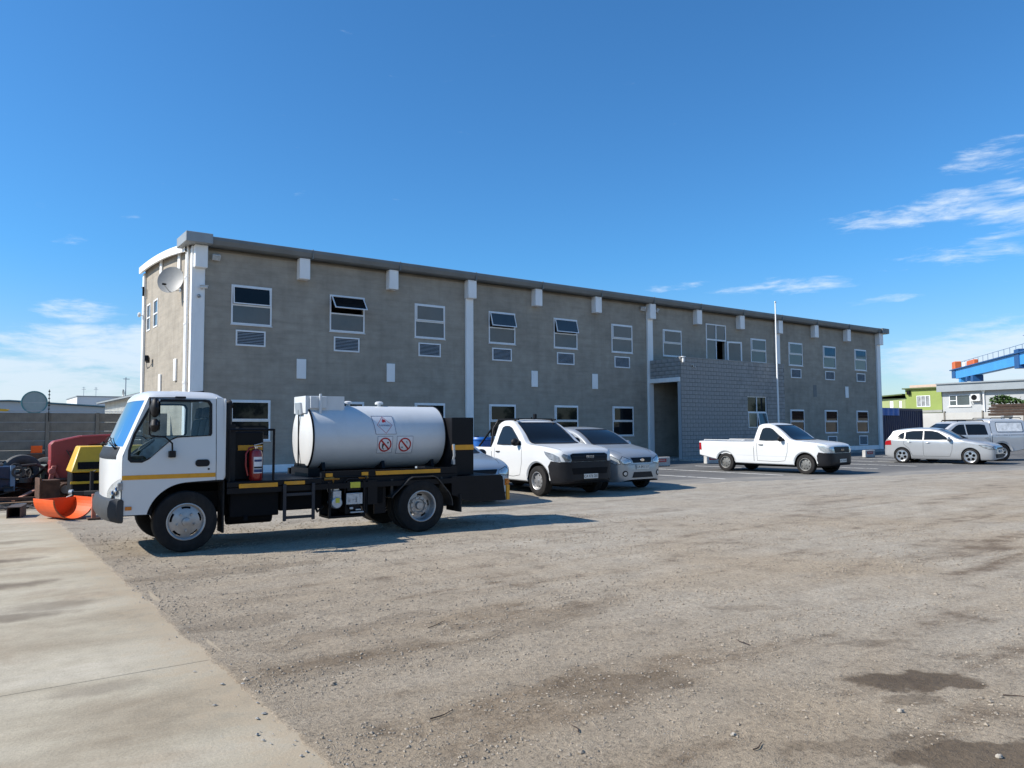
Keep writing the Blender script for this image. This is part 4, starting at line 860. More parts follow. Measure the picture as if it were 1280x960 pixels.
mb = MB(); mb.grid(lambda u, v: (-.15+.23*u, .55+.4*v, 2.062+.022*math.sin(math.pi*u)*math.sin(math.pi*v)), np.linspace(0, 1, 7), np.linspace(0, 1, 7)); TB(mb, 'roof_vent', white, smooth=True)
# mirrors on their bent arms
for s, y in ((1, .02), (-1, 1.77)):
    q = lambda a, b, c: (a, y-s*b, c)
    mb = MB(); mb.tube([q(-.46, .02, 1.93), q(-.47, .16, 1.945), q(-.475, .20, 1.90), q(-.475, .20, 1.50), q(-.45, .19, 1.475), q(-.28, .10, 1.46), q(-.19, .06, 1.38), q(-.18, .03, 1.27)], .011, 8); mb.tube([q(-.46, .16, 1.945), q(-.12, .04, 1.955)], .010, 6); r_ = TB(mb, 'mirror_arm', plast, smooth=True)
    mb = MB(); mb.box(-.225, -.14, min(y, y-s*.05), max(y, y-s*.05), 1.20, 1.285); mb.box(-.16, -.03, min(y+s*.01, y-s*.035), max(y+s*.01, y-s*.035), 1.945, 1.975); mb.build('mirror_bracket', plast, r_, bevel=.008)
    for z0, z1, w in ((1.70, 1.945, .10), (1.52, 1.69, .085)):
        mb = MB(); mb.grid(lambda a, b: (-.42+.055*math.cos(a)*math.cos(b)*1.1, y-s*.22+s*w*math.cos(b)*math.sin(a), (z0+z1)/2+(z1-z0)/2*math.sin(b)**1 if True else 0), np.linspace(0, 2*math.pi, 17), [-math.pi/2, -1.45, -1.2, -.8, 0, .8, 1.2, 1.45, math.pi/2]); m_ = TB(mb, 'mirror', plast, smooth=True)
        mb = MB(); V, F = cdt(rrect(-w*.82, w*.82, z0+.015, z1-.015, .03)); mb.add([(-.372, y-s*.22+a, b) for a, b in V], F); mb.build('mirror_glass', chrome, m_, fix=False)
# exhaust, drum, guard rail behind the cab
mb = MB(); mb.tube([(.54, .28, .75), (.54, .28, 1.80), (.55, .28, 1.88), (.60, .28, 1.90)], .068, 14); mb.box(.46, .64, .20, .36, .86, 1.62); mb.tube([(.50, .30, 1.86), (.46, .6, 1.90)], .04, 8); TB(mb, 'air_intake', plast, smooth=True)
mb = MB(); mb.box(.60, 1.045, .32, 1.40, .862, 1.52); TB(mb, 'equipment_box', black, bevel=.012)
mb = MB(); mb.box(.70, 1.03, .312, .319, 1.265, 1.335); TB(mb, 'stripe', yellow)
mb = MB(); mb.tube([(.53, .06, 1.545), (1.11, .06, 1.545)], .015, 8); mb.tube([(1.115, .06, 1.555), (1.11, .06, .86)], .017, 8); mb.tube([(.53, .06, 1.55), (.53, .06, .86)], .015, 8); mb.tube([(1.11, .06, 1.545), (1.11, 1.5, 1.545)], .015, 8); TB(mb, 'guard_rail', black, smooth=True)
# deck
mb = MB(); mb.box(.50, 1.78, .03, 1.76, .78, .858); mb.box(1.78, 4.0, .10, 1.70, .76, .85); TB(mb, 'deck', black, bevel=.008)
mb = MB(); mb.box(.50, 4.0, .024, .10, .70, .775); TB(mb, 'deck_beam', black)
for a, b, z0, z1, yv in ((.65, 1.16, .772, .828, .016), (1.25, 1.535, .788, .836, .016), (2.62, 3.69, .868, .925, .085), (1.86, 1.96, .87, .92, .085), (2.40, 2.50, .87, .92, .085)):
    mb = MB(); mb.box(a, b, yv, yv+.013, z0, z1); TB(mb, 'stripe', yellow)
for ya, yb in ((.099, .16), (1.60, 1.68)): mb = MB(); mb.box(1.80, 4.0, ya, yb, .852, .945); TB(mb, 'tank_bearer', black)
# ladder step
mb = MB()
for x in (1.25, 1.65): mb.box(x-.022, x+.022, -.012, .014, .30, .80)
mb.box(1.272, 1.628, -.01, .012, .325, .365); mb.box(1.272, 1.628, -.01, .012, .635, .675); TB(mb, 'step_ladder', M('navy_black_steel', (.016, .018, .026), .5, var=.2, dirt=.2, dcol=(.06, .055, .05)), bevel=.004)
# tank
tx0, tx1, ty, tz, tr = 1.775, 3.985, .905, 1.423, .487
prof = [(0, tx0-.05), (tr*.35, tx0-.045), (tr*.7, tx0-.028), (tr*.9, tx0-.010), (tr*.985, tx0+.004)]
mb = MB(); mb.lathe([(tr, tx0+.03)]+[(tr, tx0+.03+(tx1-tx0-.06)*k/10) for k in range(1, 11)], (0, ty, tz), 'x', 64); mb.lathe([(tr*.985, tx1-.02), (tr*.9, tx1+.005), (tr*.6, tx1+.03), (0, tx1+.04)], (0, ty, tz), 'x', 64); tank = TB(mb, 'tank', tankw, smooth=True, angle=40)
mb = MB(); mb.lathe(prof, (0, ty, tz), 'x', 64); mb.build('tank_head', white, tank, smooth=True)
mb = MB(); mb.lathe([(tr*.98, tx0+.004), (tr+.010, tx0+.002), (tr+.012, tx0+.028), (tr, tx0+.031)], (0, ty, tz), 'x', 64); mb.build('tank_rim', black, tank, smooth=True, angle=30); mb = MB(); mb.lathe([(tr, tx1-.03), (tr+.008, tx1-.028), (tr+.008, tx1-.012), (tr*.98, tx1-.01)], (0, ty, tz), 'x', 64); mb.build('tank_rim', black, tank, smooth=True, angle=30)
mb = MB(); mb.box(tx0-.062, tx0-.046, ty-.012, ty+.012, tz-.42, tz+.42); mb.build('strap', plast, tank)
for x in (1.95, 2.9, 3.75):
    mb = MB(); plate(mb, [(-.42, .946), (.42, .946), (.38, 1.06), (.25, .99), (0, .96), (-.25, .99), (-.38, 1.06)], [], lambda u, v, d: (x+.05*d, ty+u*.98, v)); TB(mb, 'tank_saddle', black)
mb = MB(); mb.add([(tx0-.03, ty-.35, .86), (tx0-.03, ty+.35, .86), (tx0-.03, ty+.25, 1.04), (tx0-.03, ty-.25, 1.04)], [(0, 1, 2, 3)]); mb.box(tx0-.035, tx0+.14, ty-.40, ty+.40, .86, .98); TB(mb, 'tank_saddle', black)
# spill box on top, walls with open top
mb = MB(); plate(mb, [(1.74, ty-.26), (2.34, ty-.26), (2.34, ty+.28), (1.74, ty+.28)], [[(1.755, ty-.245), (2.325, ty-.245), (2.325, ty+.265), (1.755, ty+.265)]], lambda u, v, d: (u, v, 2.045 if d == 0 else 1.79)); mb.box(1.76, 2.32, ty-.24, ty+.26, 1.80, 1.83); mb.build('spill_box', tankw, tank)
mb = MB(); mb.box(1.80, 2.05, ty-.30, ty-.262, 1.86, 2.04); mb.box(1.93, 1.965, ty-.33, ty-.30, 1.74, 2.075); mb.build('filler_lid', tankw, tank, bevel=.006)
mb = MB(); mb.obox((tx0-.05, ty+.02, 1.86), (.012, 0, 0), (0, .13, .0), (0, .03, .09)); mb.build('gauge_plate', galv, tank)
for x in (2.50, 3.02):
    mb = MB(); mb.lathe([(.03, tz+tr-.03), (.03, tz+tr+.03), (.065, tz+tr+.03), (.065, tz+tr+.06), (.04, tz+tr+.075), (0, tz+tr+.078)], (x, ty, 0), 'z', 16); mb.build('vent_cap', tankw, tank, smooth=True)
# hazard signs lie on the curved shell
def shell(x, z, off=.004):
    dz = max(-.98, min(.98, (z-tz)/tr)); return (x, ty-(tr+off)*math.sqrt(1-dz*dz), tz+(z-tz)*(1+off/tr))
def sign(poly, name, mat, par, off, g=.03, holes=()):
    V, F = cdt(poly, holes, g); mb = MB(); mb.add([shell(a, b, off) for a, b in V], F); return mb.build(name, mat, par, fix=False)
def arcz(s_): return tz+tr*math.sin(s_/tr)
def ring_(poly, k, cx, cy): return [(cx+(a-cx)*k, cy+(b-cy)*k) for a, b in poly]
def skin(s_, z): return z
sq = [(2.72, 1.745), (3.07, 1.745), (3.10, 1.465), (2.76, 1.465)]
s1 = sign(sq, 'hazard_sign', signw, tank, .004); sign(sq, 'sign_border', inkb, tank, .006, .05, [ring_(sq, .965, 2.912, 1.605)])
dia = [(2.90, 1.735), (3.045, 1.605), (2.93, 1.475), (2.79, 1.605)]
sign(dia, 'diamond', inkr, tank, .006, .05, [ring_(dia, .94, 2.916, 1.605)])
fl = [(2.89, 1.64), (2.88, 1.665), (2.895, 1.69), (2.90, 1.71), (2.915, 1.685), (2.925, 1.695), (2.945, 1.67), (2.94, 1.645), (2.925, 1.655), (2.91, 1.645)]
sign(fl, 'flame', inkr, tank, .0065, .03)
def shell_text(s_, size, x, z, mat, name='lettering'):
    o = text(name, s_, size, mat, tank, Matrix.Identity(4), 0)
    for v in o.data.vertices: v.co = shell(x+v.co.x, z+v.co.y, .0075)
shell_text('FLAMMABLE', .036, 2.918, 1.598, inkb)
for x0, x1, z0, z1, kind in ((2.79, 3.04, 1.18, 1.435, 0), (3.11, 3.385, 1.17, 1.435, 1)):
    p_ = [(x0, z0), (x1, z0), (x1, z1), (x0, z1)]; cx, cz = (x0+x1)/2, (z0+z1)/2
    sign(p_, 'hazard_sign', signw, tank, .004); sign(p_, 'sign_border', inkb, tank, .006, .05, [ring_(p_, .965, cx, cz)])
    sign(circ(cx, cz, .108, 30), 'prohibition_ring', inkr, tank, .006, .04, [circ(cx, cz, .086, 30)])
    sign([(cx-.083, cz+.065), (cx-.065, cz+.083), (cx+.083, cz-.065), (cx+.065, cz-.083)], 'slash', inkr, tank, .0072, .04)
    if kind == 0:
        sign([(cx-.05, cz+.0), (cx-.035, cz+.05), (cx-.02, cz+.03), (cx-.005, cz+.01), (cx-.02, cz-.01), (cx-.03, cz-.05), (cx-.005, cz-.065), (cx-.02, cz-.075), (cx-.045, cz-.05)], 'pictogram', ink, tank, .0066, .03); sign(circ(cx+.045, cz+.03, .014, 8), 'pictogram', ink, tank, .0066, .03)
    else:
        sign([(cx-.055, cz-.03), (cx-.03, cz-.03), (cx-.03, cz-.045), (cx-.055, cz-.045)], 'pictogram', ink, tank, .0066, .03); sign([(cx+.02, cz+.055), (cx+.028, cz+.058), (cx+.045, cz+.02), (cx+.037, cz+.018)], 'pictogram', ink, tank, .0066, .03)
# pump and engine on a tray
mb = MB(); mb.box(1.88, 2.42, .02, .42, .285, .315); mb.box(1.88, 1.91, .02, .05, .31, .80); mb.box(2.40, 2.43, .02, .05, .31, .80); mb.box(1.88, 2.42, .38, .42, .315, .45); TB(mb, 'pump_tray', black)
mb = MB(); mb.lathe([(.0, .03), (.075, .03), (.085, .06), (.085, .20), (.06, .24)], (2.01, 0, .50), 'y', 20); mb.box(1.95, 2.08, .05, .22, .54, .67); mb.box(1.965, 2.05, .06, .16, .67, .76); mb.lathe([(0, -.02), (.055, -.02), (.06, .0), (.035, .04)], (1.92, .12, .70), 'x', 16); TB(mb, 'pump', M('cast_aluminium', (.50, .53, .56), .4, metal=.5, var=.2, vs=14, dirt=.3, dcol=(.1, .1, .1)), bevel=.008)
mb = MB(); mb.box(1.985, 2.045, .026, .03, .50, .57); TB(mb, 'pump_label', M('label_yellow', (.62, .55, .05), .5), None or truck)
mb = MB(); mb.box(2.14, 2.37, .06, .34, .33, .62); mb.lathe([(.0, .02), (.09, .02), (.10, .05), (.10, .1)], (2.26, 0, .48), 'y', 20); mb.box(2.16, 2.36, .03, .32, .66, .80); mb.tube([(2.13, .05, .60), (2.13, .05, .80), (2.18, .05, .83), (2.34, .05, .83)], .012, 6); TB(mb, 'engine', black, bevel=.015)
mb = MB(); mb.box(2.20, 2.355, .022, .035, .70, .785); TB(mb, 'engine_cover', M('label_yellow'), bevel=.004)
mb = MB()
for (x, z, w, h) in ((2.14, .47, .24, .16), (2.16, .60, .07, .02), (2.25, .61, .1, .018), (2.15, .50, .05, .06), (2.27, .49, .03, .09), (2.22, .53, .09, .02), (2.19, .40, .05, .03), (2.28, .38, .08, .02), (2.20, .345, .2, .02), (2.33, .56, .02, .07)): mb.box(x, x+w, .005, .03, z, z+h)
TB(mb, 'engine_fittings', M('cast_aluminium'), bevel=.004)
mb = MB(); mb.tube([(1.84, .10, .84), (1.95, .10, .845), (2.06, .10, .84)], .022, 8); mb.tube([(2.35, .10, .845), (2.5, .10, .84)], .02, 8); mb.tube([(1.97, .10, .84), (1.98, .12, .76)], .016, 8); TB(mb, 'brass_valve', M('brass', (.42, .22, .05), .4, metal=.6, var=.3, vs=20), smooth=True)
mb = MB(); mb.tube([(1.98, .08, .86), (2.45, .08, .86)], .012, 6); mb.tube([(2.455, .06, .86), (2.46, .05, .33)], .013, 6); mb.tube([(1.85, .15, .45), (1.78, .2, .38), (1.74, .3, .5), (1.80, .35, .7)], .02, 8); TB(mb, 'hose', rubber, smooth=True)
# angular rear fenders
for y0, y1 in ((-.01, .48), (1.31, 1.80)):
    pts = [(2.845, .525), (2.87, .56), (3.13, .79), (3.19, .815), (3.54, .815), (3.59, .79), (3.80, .55), (3.845, .44), (3.85, .36)]; mb = MB()
    for a, b in zip(pts, pts[1:]):
        d = Vector((b[0]-a[0], b[1]-a[1])); nn = Vector((-d.y, d.x)).normalized()*.012
        mb.add([(a[0], y0, a[1]), (b[0], y0, b[1]), (b[0], y1, b[1]), (a[0], y1, a[1]), (a[0]+nn.x, y0, a[1]+nn.y), (b[0]+nn.x, y0, b[1]+nn.y), (b[0]+nn.x, y1, b[1]+nn.y), (a[0]+nn.x, y1, a[1]+nn.y)], [(0, 1, 2, 3), (7, 6, 5, 4), (0, 4, 5, 1), (2, 6, 7, 3), (0, 3, 7, 4), (1, 5, 6, 2)])
    mb.box(2.86, 2.90, y0+.1, y0+.14, .56, .80); mb.box(3.70, 3.73, y0+.1, y0+.14, .68, .80); TB(mb, 'fender', M('scuffed_black_plate', (.03, .03, .032), .4, var=.5, vs=7, dirt=.45, dcol=(.16, .15, .14)))
mb = MB(); mb.box(2.47, 2.62, .03, .09, .45, .80); mb.box(2.62, 2.80, .14, .18, .30, .80); TB(mb, 'side_guard', black)
# hose cabinet and low rear platform
mb = MB(); mb.box(3.995, 4.40, .27, 1.52, .80, 1.725); TB(mb, 'hose_cabinet', black, bevel=.008)
mb = MB(); mb.box(4.0, 4.395, .260, .269, 1.205, 1.285); TB(mb, 'stripe', yellow)
mb = MB(); mb.tube([(3.99, .22, 1.05), (4.0, .20, 1.12), (4.0, .22, 1.30)], .02, 8); mb.box(3.975, 4.01, .19, .25, .98, 1.06); TB(mb, 'cabinet_latch', galv, smooth=True)
mb = MB(); plate(mb, [(3.86, .52), (4.0, .47), (4.10, .42), (4.30, .385), (4.86, .385), (4.80, .77), (4.76, .795), (3.86, .80)], [], lambda u, v, d: (u, .03+.04*d, v)); mb.box(3.9, 4.80, .071, 1.70, .72, .792)
plate(mb, [(3.86, .52), (4.10, .42), (4.86, .385), (4.80, .77), (3.86, .80)], [], lambda u, v, d: (u, 1.701+.04*d, v)); mb.box(4.78, 4.85, .075, 1.695, .39, .715); TB(mb, 'rear_platform', black)
mb = MB(); mb.box(4.88, 4.935, .03, .06, .39, .63); p_ = TB(mb, 'reflector_post', yellow)
mb = MB(); mb.lathe([(0, -.012), (.035, -.012), (.038, .02), (0, .02)], (4.905, .045, .68), 'y', 16); mb.box(4.86, 4.93, .05, .07, .62, .73); mb.build('reflector', amber, p_)
mb = MB(); mb.box(3.99, 4.02, .0, .45, .25, .52); TB(mb, 'mud_flap', rubber)
# fire extinguisher strapped on the deck
ex = thing('fire_extinguisher', 'red fire extinguisher with white label standing on the truck deck', 'extinguisher', tuple(truck.matrix_basis @ Vector((0, 0, 0))), R(-2.6))
bpy.context.view_layer.update()
ex.location = truck.matrix_basis @ Vector((.90, .165, .858)); redx = M('extinguisher_red', (.26, .012, .011), .3, var=.1, coat=.4)
MB().lathe([(0, 0), (.08, .0), (.088, .012), (.088, .36), (.075, .40), (.04, .425), (.025, .43)], (0, 0, 0), 'z', 28).build('cylinder', redx, ex, smooth=True)
mb = MB(); mb.grid(lambda a, z: (.0892*math.sin(a), -.0892*math.cos(a), z), np.linspace(-.55, .95, 12), [.10, .32]); mb.build('label', signw, ex, fix=False)
mb = MB(); mb.grid(lambda a, z: (.0900*math.sin(a), -.0900*math.cos(a), z), np.linspace(-.5, .9, 12), [.112, .155]); mb.grid(lambda a, z: (.0900*math.sin(a), -.0900*math.cos(a), z), np.linspace(-.45, .85, 10), [.255, .285]); mb.build('label_print', inkb, ex, fix=False)
mb = MB(); mb.grid(lambda a, z: (.0900*math.sin(a), -.0900*math.cos(a), z), np.linspace(-.5, .9, 12), [.165, .19]); mb.build('label_band', ink, ex, fix=False)
mb = MB(); mb.tube([(0, 0, .43), (0, 0, .46)], .022, 10); mb.bar((-.03, 0, .475), (.09, 0, .505), .03, .012); mb.bar((-.03, 0, .455), (.08, 0, .455), .03, .012); mb.build('valve', chrome, ex, bevel=.003)
MB().tube([(-.02, 0, .455), (-.09, -.01, .44), (-.135, -.02, .36), (-.135, -.02, .2), (-.11, -.03, .07)], .013, 8).build('hose', redx, ex, smooth=True)

# ------------------------------------------------------------------ cars and pickups: x forward from the front axle, y left, z up
class Car:
    def __init__(s, sp, label, cat, loc, head, group=None):
        s.sp = sp; s.root = thing(sp['name'], label, cat, (*loc, .008), R(head), group)
        top, bot, plan, belt = (pchip(sp[k]) for k in ('top', 'bot', 'plan', 'belt')); tum = sp.get('tumble', .22); rt = pchip(sp.get('round', [(-9, .06), (9, .06)]))
        x0, x1 = sp['plan'][-1][0], sp['plan'][0][0]
        if x0 > x1: x0, x1 = x1, x0
        arches = sp['arches']; bed = sp.get('bed'); crown = sp.get('crown', .035)
        X = set(np.round(np.linspace(x0, x1, 84), 4))
        for e in np.linspace(0, .16, 9): X.add(round(x1-e, 4)); X.add(round(x0+e, 4))
        for xa, ra, za in arches:
            for a in np.linspace(0, math.pi, 25): X.add(round(xa+ra*math.cos(a), 4))
            X.add(round(xa-ra-.002, 4)); X.add(round(xa+ra+.002, 4))
        if bed:
            for b in bed[:2]: X.add(b-.004); X.add(b+.004)
        for k in sp.get('breaks', []): X.add(k-.004); X.add(k+.004)
        X = sorted(x for x in X if x0 <= x <= x1)
        def half(x, z):
            w = plan(x); zb = belt(x)
            if z < .5: w *= 1-.055*((.5-z)/.28)**2
            w -= .018*max(0, (zb-.22-z)/.3) if z > .5 else .018*max(0, (zb-.72)/.3)
            if z > zb: w -= tum*(z-zb)+.02*min(1, (z-zb)/.06)
            return w
        s.half = half; s.top = top
        V = []; F = []; MI = []; NB, NS, NC, NTp = 3, 12, 5, 8; ringn = None
        for x in X:
            zb = bot(x); zt = top(x)
            for xa, ra, za in arches:
                if abs(x-xa) < ra: zb = max(zb, za+math.sqrt(max(0, ra*ra-(x-xa)**2)))
            zb = min(zb, zt-.05); r = min(rt(x), (zt-zb)*.45); pts = []
            w0 = half(x, zb+.03)
            for k in range(NB): pts.append((w0*.97*k/NB, zb))
            pts.append((w0*.97, zb)); zs0, zs1 = zb+.025, zt-r
            for k in range(NS+1): z = zs0+(zs1-zs0)*k/NS; pts.append((half(x, z), z))
            wt = half(x, zt-r)
            for k in range(1, NC+1): a = math.pi/2*k/NC; pts.append((wt-r*(1-math.cos(a)), zt-r+r*math.sin(a)))
            wi = wt-r
            inb = bed and bed[0] < x < bed[1]
            for k in range(1, NTp+1):
                q = 1-k/NTp
                if inb:
                    if k == 1: pts.append((wi-.03, zt))
                    elif k == 2: pts.append((wi-.035, bed[2]))
                    else: pts.append(((wi-.035)*(1-(k-2)/(NTp-2)), bed[2]))
                else: pts.append((wi*q, zt+crown*(1-q*q)*min(1, wi/.6)))
            ring = [(x, y, z) for y, z in pts]+[(x, -y, z) for y, z in reversed(pts[1:-1])]
            ringn = len(ring); V += ring
        nx = len(X); half_n = NB+1+NS+1+NC+NTp
        for i in range(nx-1):
            for k in range(ringn):
                k2 = (k+1) % ringn; F.append((i*ringn+k, (i+1)*ringn+k, (i+1)*ringn+k2, i*ringn+k2))
                kk = k if k < half_n else ringn-1-k; zc = sum(V[q][2] for q in F[-1])/4; MI.append(3 if sp.get('lower') and X[i] > sp['lower'][0] and zc < sp['lower'][1] else 1 if kk < NB+0 else (2 if bed and kk >= NB+NS+NC+2 and bed[0] < X[i] and X[i+1] < bed[1] else 0))
        def cap(o, rev):
            for k in range(half_n-1):
                a, b = o+k, o+k+1; c, d = o+(ringn-k-1) % ringn, o+(ringn-k) % ringn
                f = (a, b, c, d) if k > 0 else (a, b, o+ringn-1)
                if k == half_n-2: f = (a, b, d)
                F.append(f if not rev else tuple(reversed(f))); MI.append(3 if rev and sp.get('lower') and V[f[0]][2] < sp['lower'][1] else 0)
        cap(0, False); cap((nx-1)*ringn, True)
        mb = MB(); mb.v = V; mb.f = F; mb.m = MI
        s.body = mb.build('body', [sp['paint'], dark, sp.get('bedmat', dark), plast], s.root, smooth=True, angle=sp.get('sharp', 32), fix=True)
        s.bvh = BVHTree.FromPolygons([Vector(v) for v in V], F)
    def hit(s, ax, u, v, sg):
        if ax == 'y': o, d = Vector((u, sg*3, v)), Vector((0, -sg, 0))
        elif ax == 'x': o, d = Vector((sg*9, u, v)), Vector((-sg, 0, 0))
        else: o, d = Vector((u, v, 5)), Vector((0, 0, -1))
        h = s.bvh.ray_cast(o, d)
        if h[0] is None:
            h = s.bvh.find_nearest(Vector((u, sg*.8, v)) if ax == 'y' else (Vector((sg*(.8 if sg > 0 else 4.2), u, v)) if ax == 'x' else Vector((u, v, 1))))
        n = h[1]
        if n.dot(d) > 0: n = -n
        return h[0], n
    def patch(s, name, poly, ax, sg, mat, off=.004, par=None, g=.06, holes=(), smooth=True):
        V, F = cdt(poly, holes, g); pts = []
        for u, v in V: p, n = s.hit(ax, u, v, sg); pts.append(p+n*off)
        mb = MB(); mb.add(pts, F); k = len(pts)
        # a rim that closes the sheet down to the body
        cnt = {}
        for f in F:
            for i in range(len(f)):
                a, b = f[i], f[(i+1) % len(f)]; cnt.setdefault((min(a, b), max(a, b)), []).append((a, b))
        base = []
        for (u, v), p in zip(V, pts): q, n = s.hit(ax, u, v, sg); base.append(q-n*.004)
        mb.v += [tuple(b) for b in base]
        for l in cnt.values():
            if len(l) == 1: a, b = l[0]; mb.f.append((b, a, a+k, b+k)); mb.m.append(0)
        o = mb.build(name, mat, par or s.root, smooth=smooth, angle=40, fix=False)
        return o
    def seam(s, name, line, ax, sg, mat=None, w=.010, off=.0015, par=None, closed=False):
        pts = []
        L = list(line)+([line[0]] if closed else [])
        for a, b in zip(L, L[1:]):
            n = max(1, int(math.hypot(b[0]-a[0], b[1]-a[1])/.05)); pts += [(a[0]+(b[0]-a[0])*k/n, a[1]+(b[1]-a[1])*k/n) for k in range(n)]
        pts.append(L[-1]); mb = MB(); prev = None; fs = []
        for i, p in enumerate(pts):
            a = pts[max(0, i-1)]; b = pts[min(len(pts)-1, i+1)]; d = Vector((b[0]-a[0], b[1]-a[1]))
            if d.length < 1e-6: d = Vector((1, 0))
            d.normalize(); nn = Vector((-d.y, d.x))*w/2
            for q in ((p[0]+nn.x, p[1]+nn.y), (p[0]-nn.x, p[1]-nn.y)): h, n = s.hit(ax, q[0], q[1], sg); mb.v.append(tuple(h+n*off))
            if i: mb.f.append((2*i-2, 2*i-1, 2*i+1, 2*i)); mb.m.append(0)
        return mb.build(name, mat or dark, par or s.root, fix=False)
    def both(s, fn):
        for sg in (-1, 1): fn(sg)
    def wheels(s, Rt, wt, rim, kind, mat=None):
        for i, xa in enumerate((s.sp['arches'][0][0], s.sp['arches'][1][0])):
            for sg in (-1, 1):
                wheel(s.root, xa, sg*(s.sp['track']-.0), Rt-.012, Rt, wt, sg, rim, kind, mat, spin=.4+i*.5)
        mb = MB(); xa, xb = s.sp['arches'][0][0], s.sp['arches'][1][0]
        mb.box(xb-.5, xa+.4, -.50, .50, .20, .55); mb.tube([(xa, -.7, Rt), (xa, .7, Rt)], .05, 8); mb.tube([(xb, -.7, Rt), (xb, .7, Rt)], .06, 8); mb.build('underbody', dark, s.root)
    def mirror(s, x, z, mat, y=None, size=(.075, .125, .095)):
        for sg in (-1, 1):
            h, n = s.hit('y', x, z, sg); c = h+Vector((.02, sg*.11, .02)); mb = MB()
            a, b, c_ = size; mb.grid(lambda t, f: tuple(c+Vector((a*math.cos(t)*math.cos(f)*(1.2 if math.cos(t) > 0 else .6), b*math.sin(t)*math.cos(f), c_*math.sin(f)))), np.linspace(0, 2*math.pi, 17), np.linspace(-math.pi/2, math.pi/2, 9)); mb.bar(h-Vector((0, sg*.02, .0)), c, .05, .04)
            mb.build('mirror', mat, s.root, smooth=True)
    def handle(s, x, z, mat, L=.17):
        for sg in (-1, 1):
            pts = []
            for k in np.linspace(-1, 1, 7): h, n = s.hit('y', x+k*L/2, z, sg); pts.append(h+n*(.004+.022*(1-k*k)))
            MB().tube(pts, .013, 8).build('door_handle', mat, s.root, smooth=True)
    def plate_(s, z, txt, sg=1, y=0, w=.44, h=.11, off=.012):
        p, n = s.hit('x', y, z, sg); n = Vector((sg, 0, 0)); ex = Vector((0, sg, 0)); ez = Vector((0, 0, 1)); mb = MB(); mb.obox(p+n*off, n*.006, ex*w/2, ez*h/2)
        o = mb.build('number_plate', platem, s.root, bevel=.003); text('plate_lettering', txt, .088, ink, o, frame(tuple(p+n*(off+.0065)), ex, ez), .0006)
def mir(poly): return [(-a, b) for a, b in reversed(poly)]

def pickup_front(c, dz=0, sx=1, plate='', badge=None, grillez=(.82, .97), bumperz=(.34, .80), lamp=None):
    pass

# --- white single cab pickup with black bumper
DM = dict(name='single_cab_pickup', paint=white, track=.80, tumble=.30, crown=.03,
    top=[(.88, .62), (.865, .82), (.82, .955), (.72, 1.035), (.5, 1.085), (.1, 1.135), (-.32, 1.165), (-.46, 1.19), (-.75, 1.41), (-1.08, 1.63), (-1.22, 1.70), (-1.40, 1.745), (-1.60, 1.745), (-1.75, 1.71), (-1.82, 1.66), (-1.86, 1.50), (-1.89, 1.15), (-1.94, 1.085), (-2.6, 1.085), (-4.32, 1.085)],
    bot=[(.88, .36), (.80, .30), (.5, .27), (-.5, .30), (-2.6, .32), (-3.6, .38), (-4.32, .50)],
    plan=[(.88, .44), (.865, .56), (.82, .68), (.72, .79), (.55, .865), (.3, .91), (0, .92), (-2, .92), (-4.0, .91), (-4.25, .895), (-4.32, .87)],
    belt=[(.9, .96), (.3, 1.05), (-.4, 1.10), (-1, 1.115), (-2.1, 1.13), (-4.4, 1.2)], round=[(-4.4, .02), (-1.95, .02), (-1.86, .07), (-1.2, .085), (-.5, .05), (.3, .07), (.9, .09)],
    arches=[(0, .43, .33), (-3.095, .42, .33)], bed=(-4.26, -1.97, .62), bedmat=plast, lower=(.42, .70))
def side_common(c, doors, wins, handles, hm, mirr, mm, glass=carglass):
    for sg in (-1, 1):
        for w_ in wins: c.patch('side_window', w_, 'y', sg, glass, .003); c.seam('window_trim', w_, 'y', sg, plast, .022, .004, closed=True)
        for d_ in doors: c.seam('door_seam', d_, 'y', sg)
    for x, z in handles: c.handle(x, z, hm)
    c.mirror(*mirr, mm)
def arch_lips(c, mat, w=.035, off=.006):
    for xa, ra, za in c.sp['arches']:
        for sg in (-1, 1):
            pts = []; mb = MB(); zb = c.sp.get('lipz', .36)
            for a in np.linspace(-.08, math.pi+.08, 29):
                for r_ in (ra+.002, ra+w): h, n = c.hit('y', xa+r_*math.cos(a), max(zb, za+r_*math.sin(a)), sg); mb.v.append(tuple(h+n*off))
            for i in range(28): mb.f.append((2*i, 2*i+1, 2*i+3, 2*i+2)); mb.m.append(0)
            mb.build('arch_lip', mat, c.root, smooth=True, fix=False)
c = Car(DM, 'white single cab pickup with black bumper and roll bar next to the tank truck', 'pickup', (11.72, 13.98), -90)
c.wheels(.345, .23, .20, 'steel')
side_common(c, [[(-1.78, 1.08), (-1.80, .85), (-1.78, .42), (-1.0, .40), (-.72, .44), (-.62, .75), (-.60, 1.10)]],
    [[(-.66, 1.155), (-.90, 1.34), (-1.20, 1.555), (-1.34, 1.60), (-1.50, 1.605), (-1.61, 1.57), (-1.68, 1.35), (-1.70, 1.16), (-1.4, 1.145)]], [(-1.63, .985)], plast, (-.80, 1.20), plast)
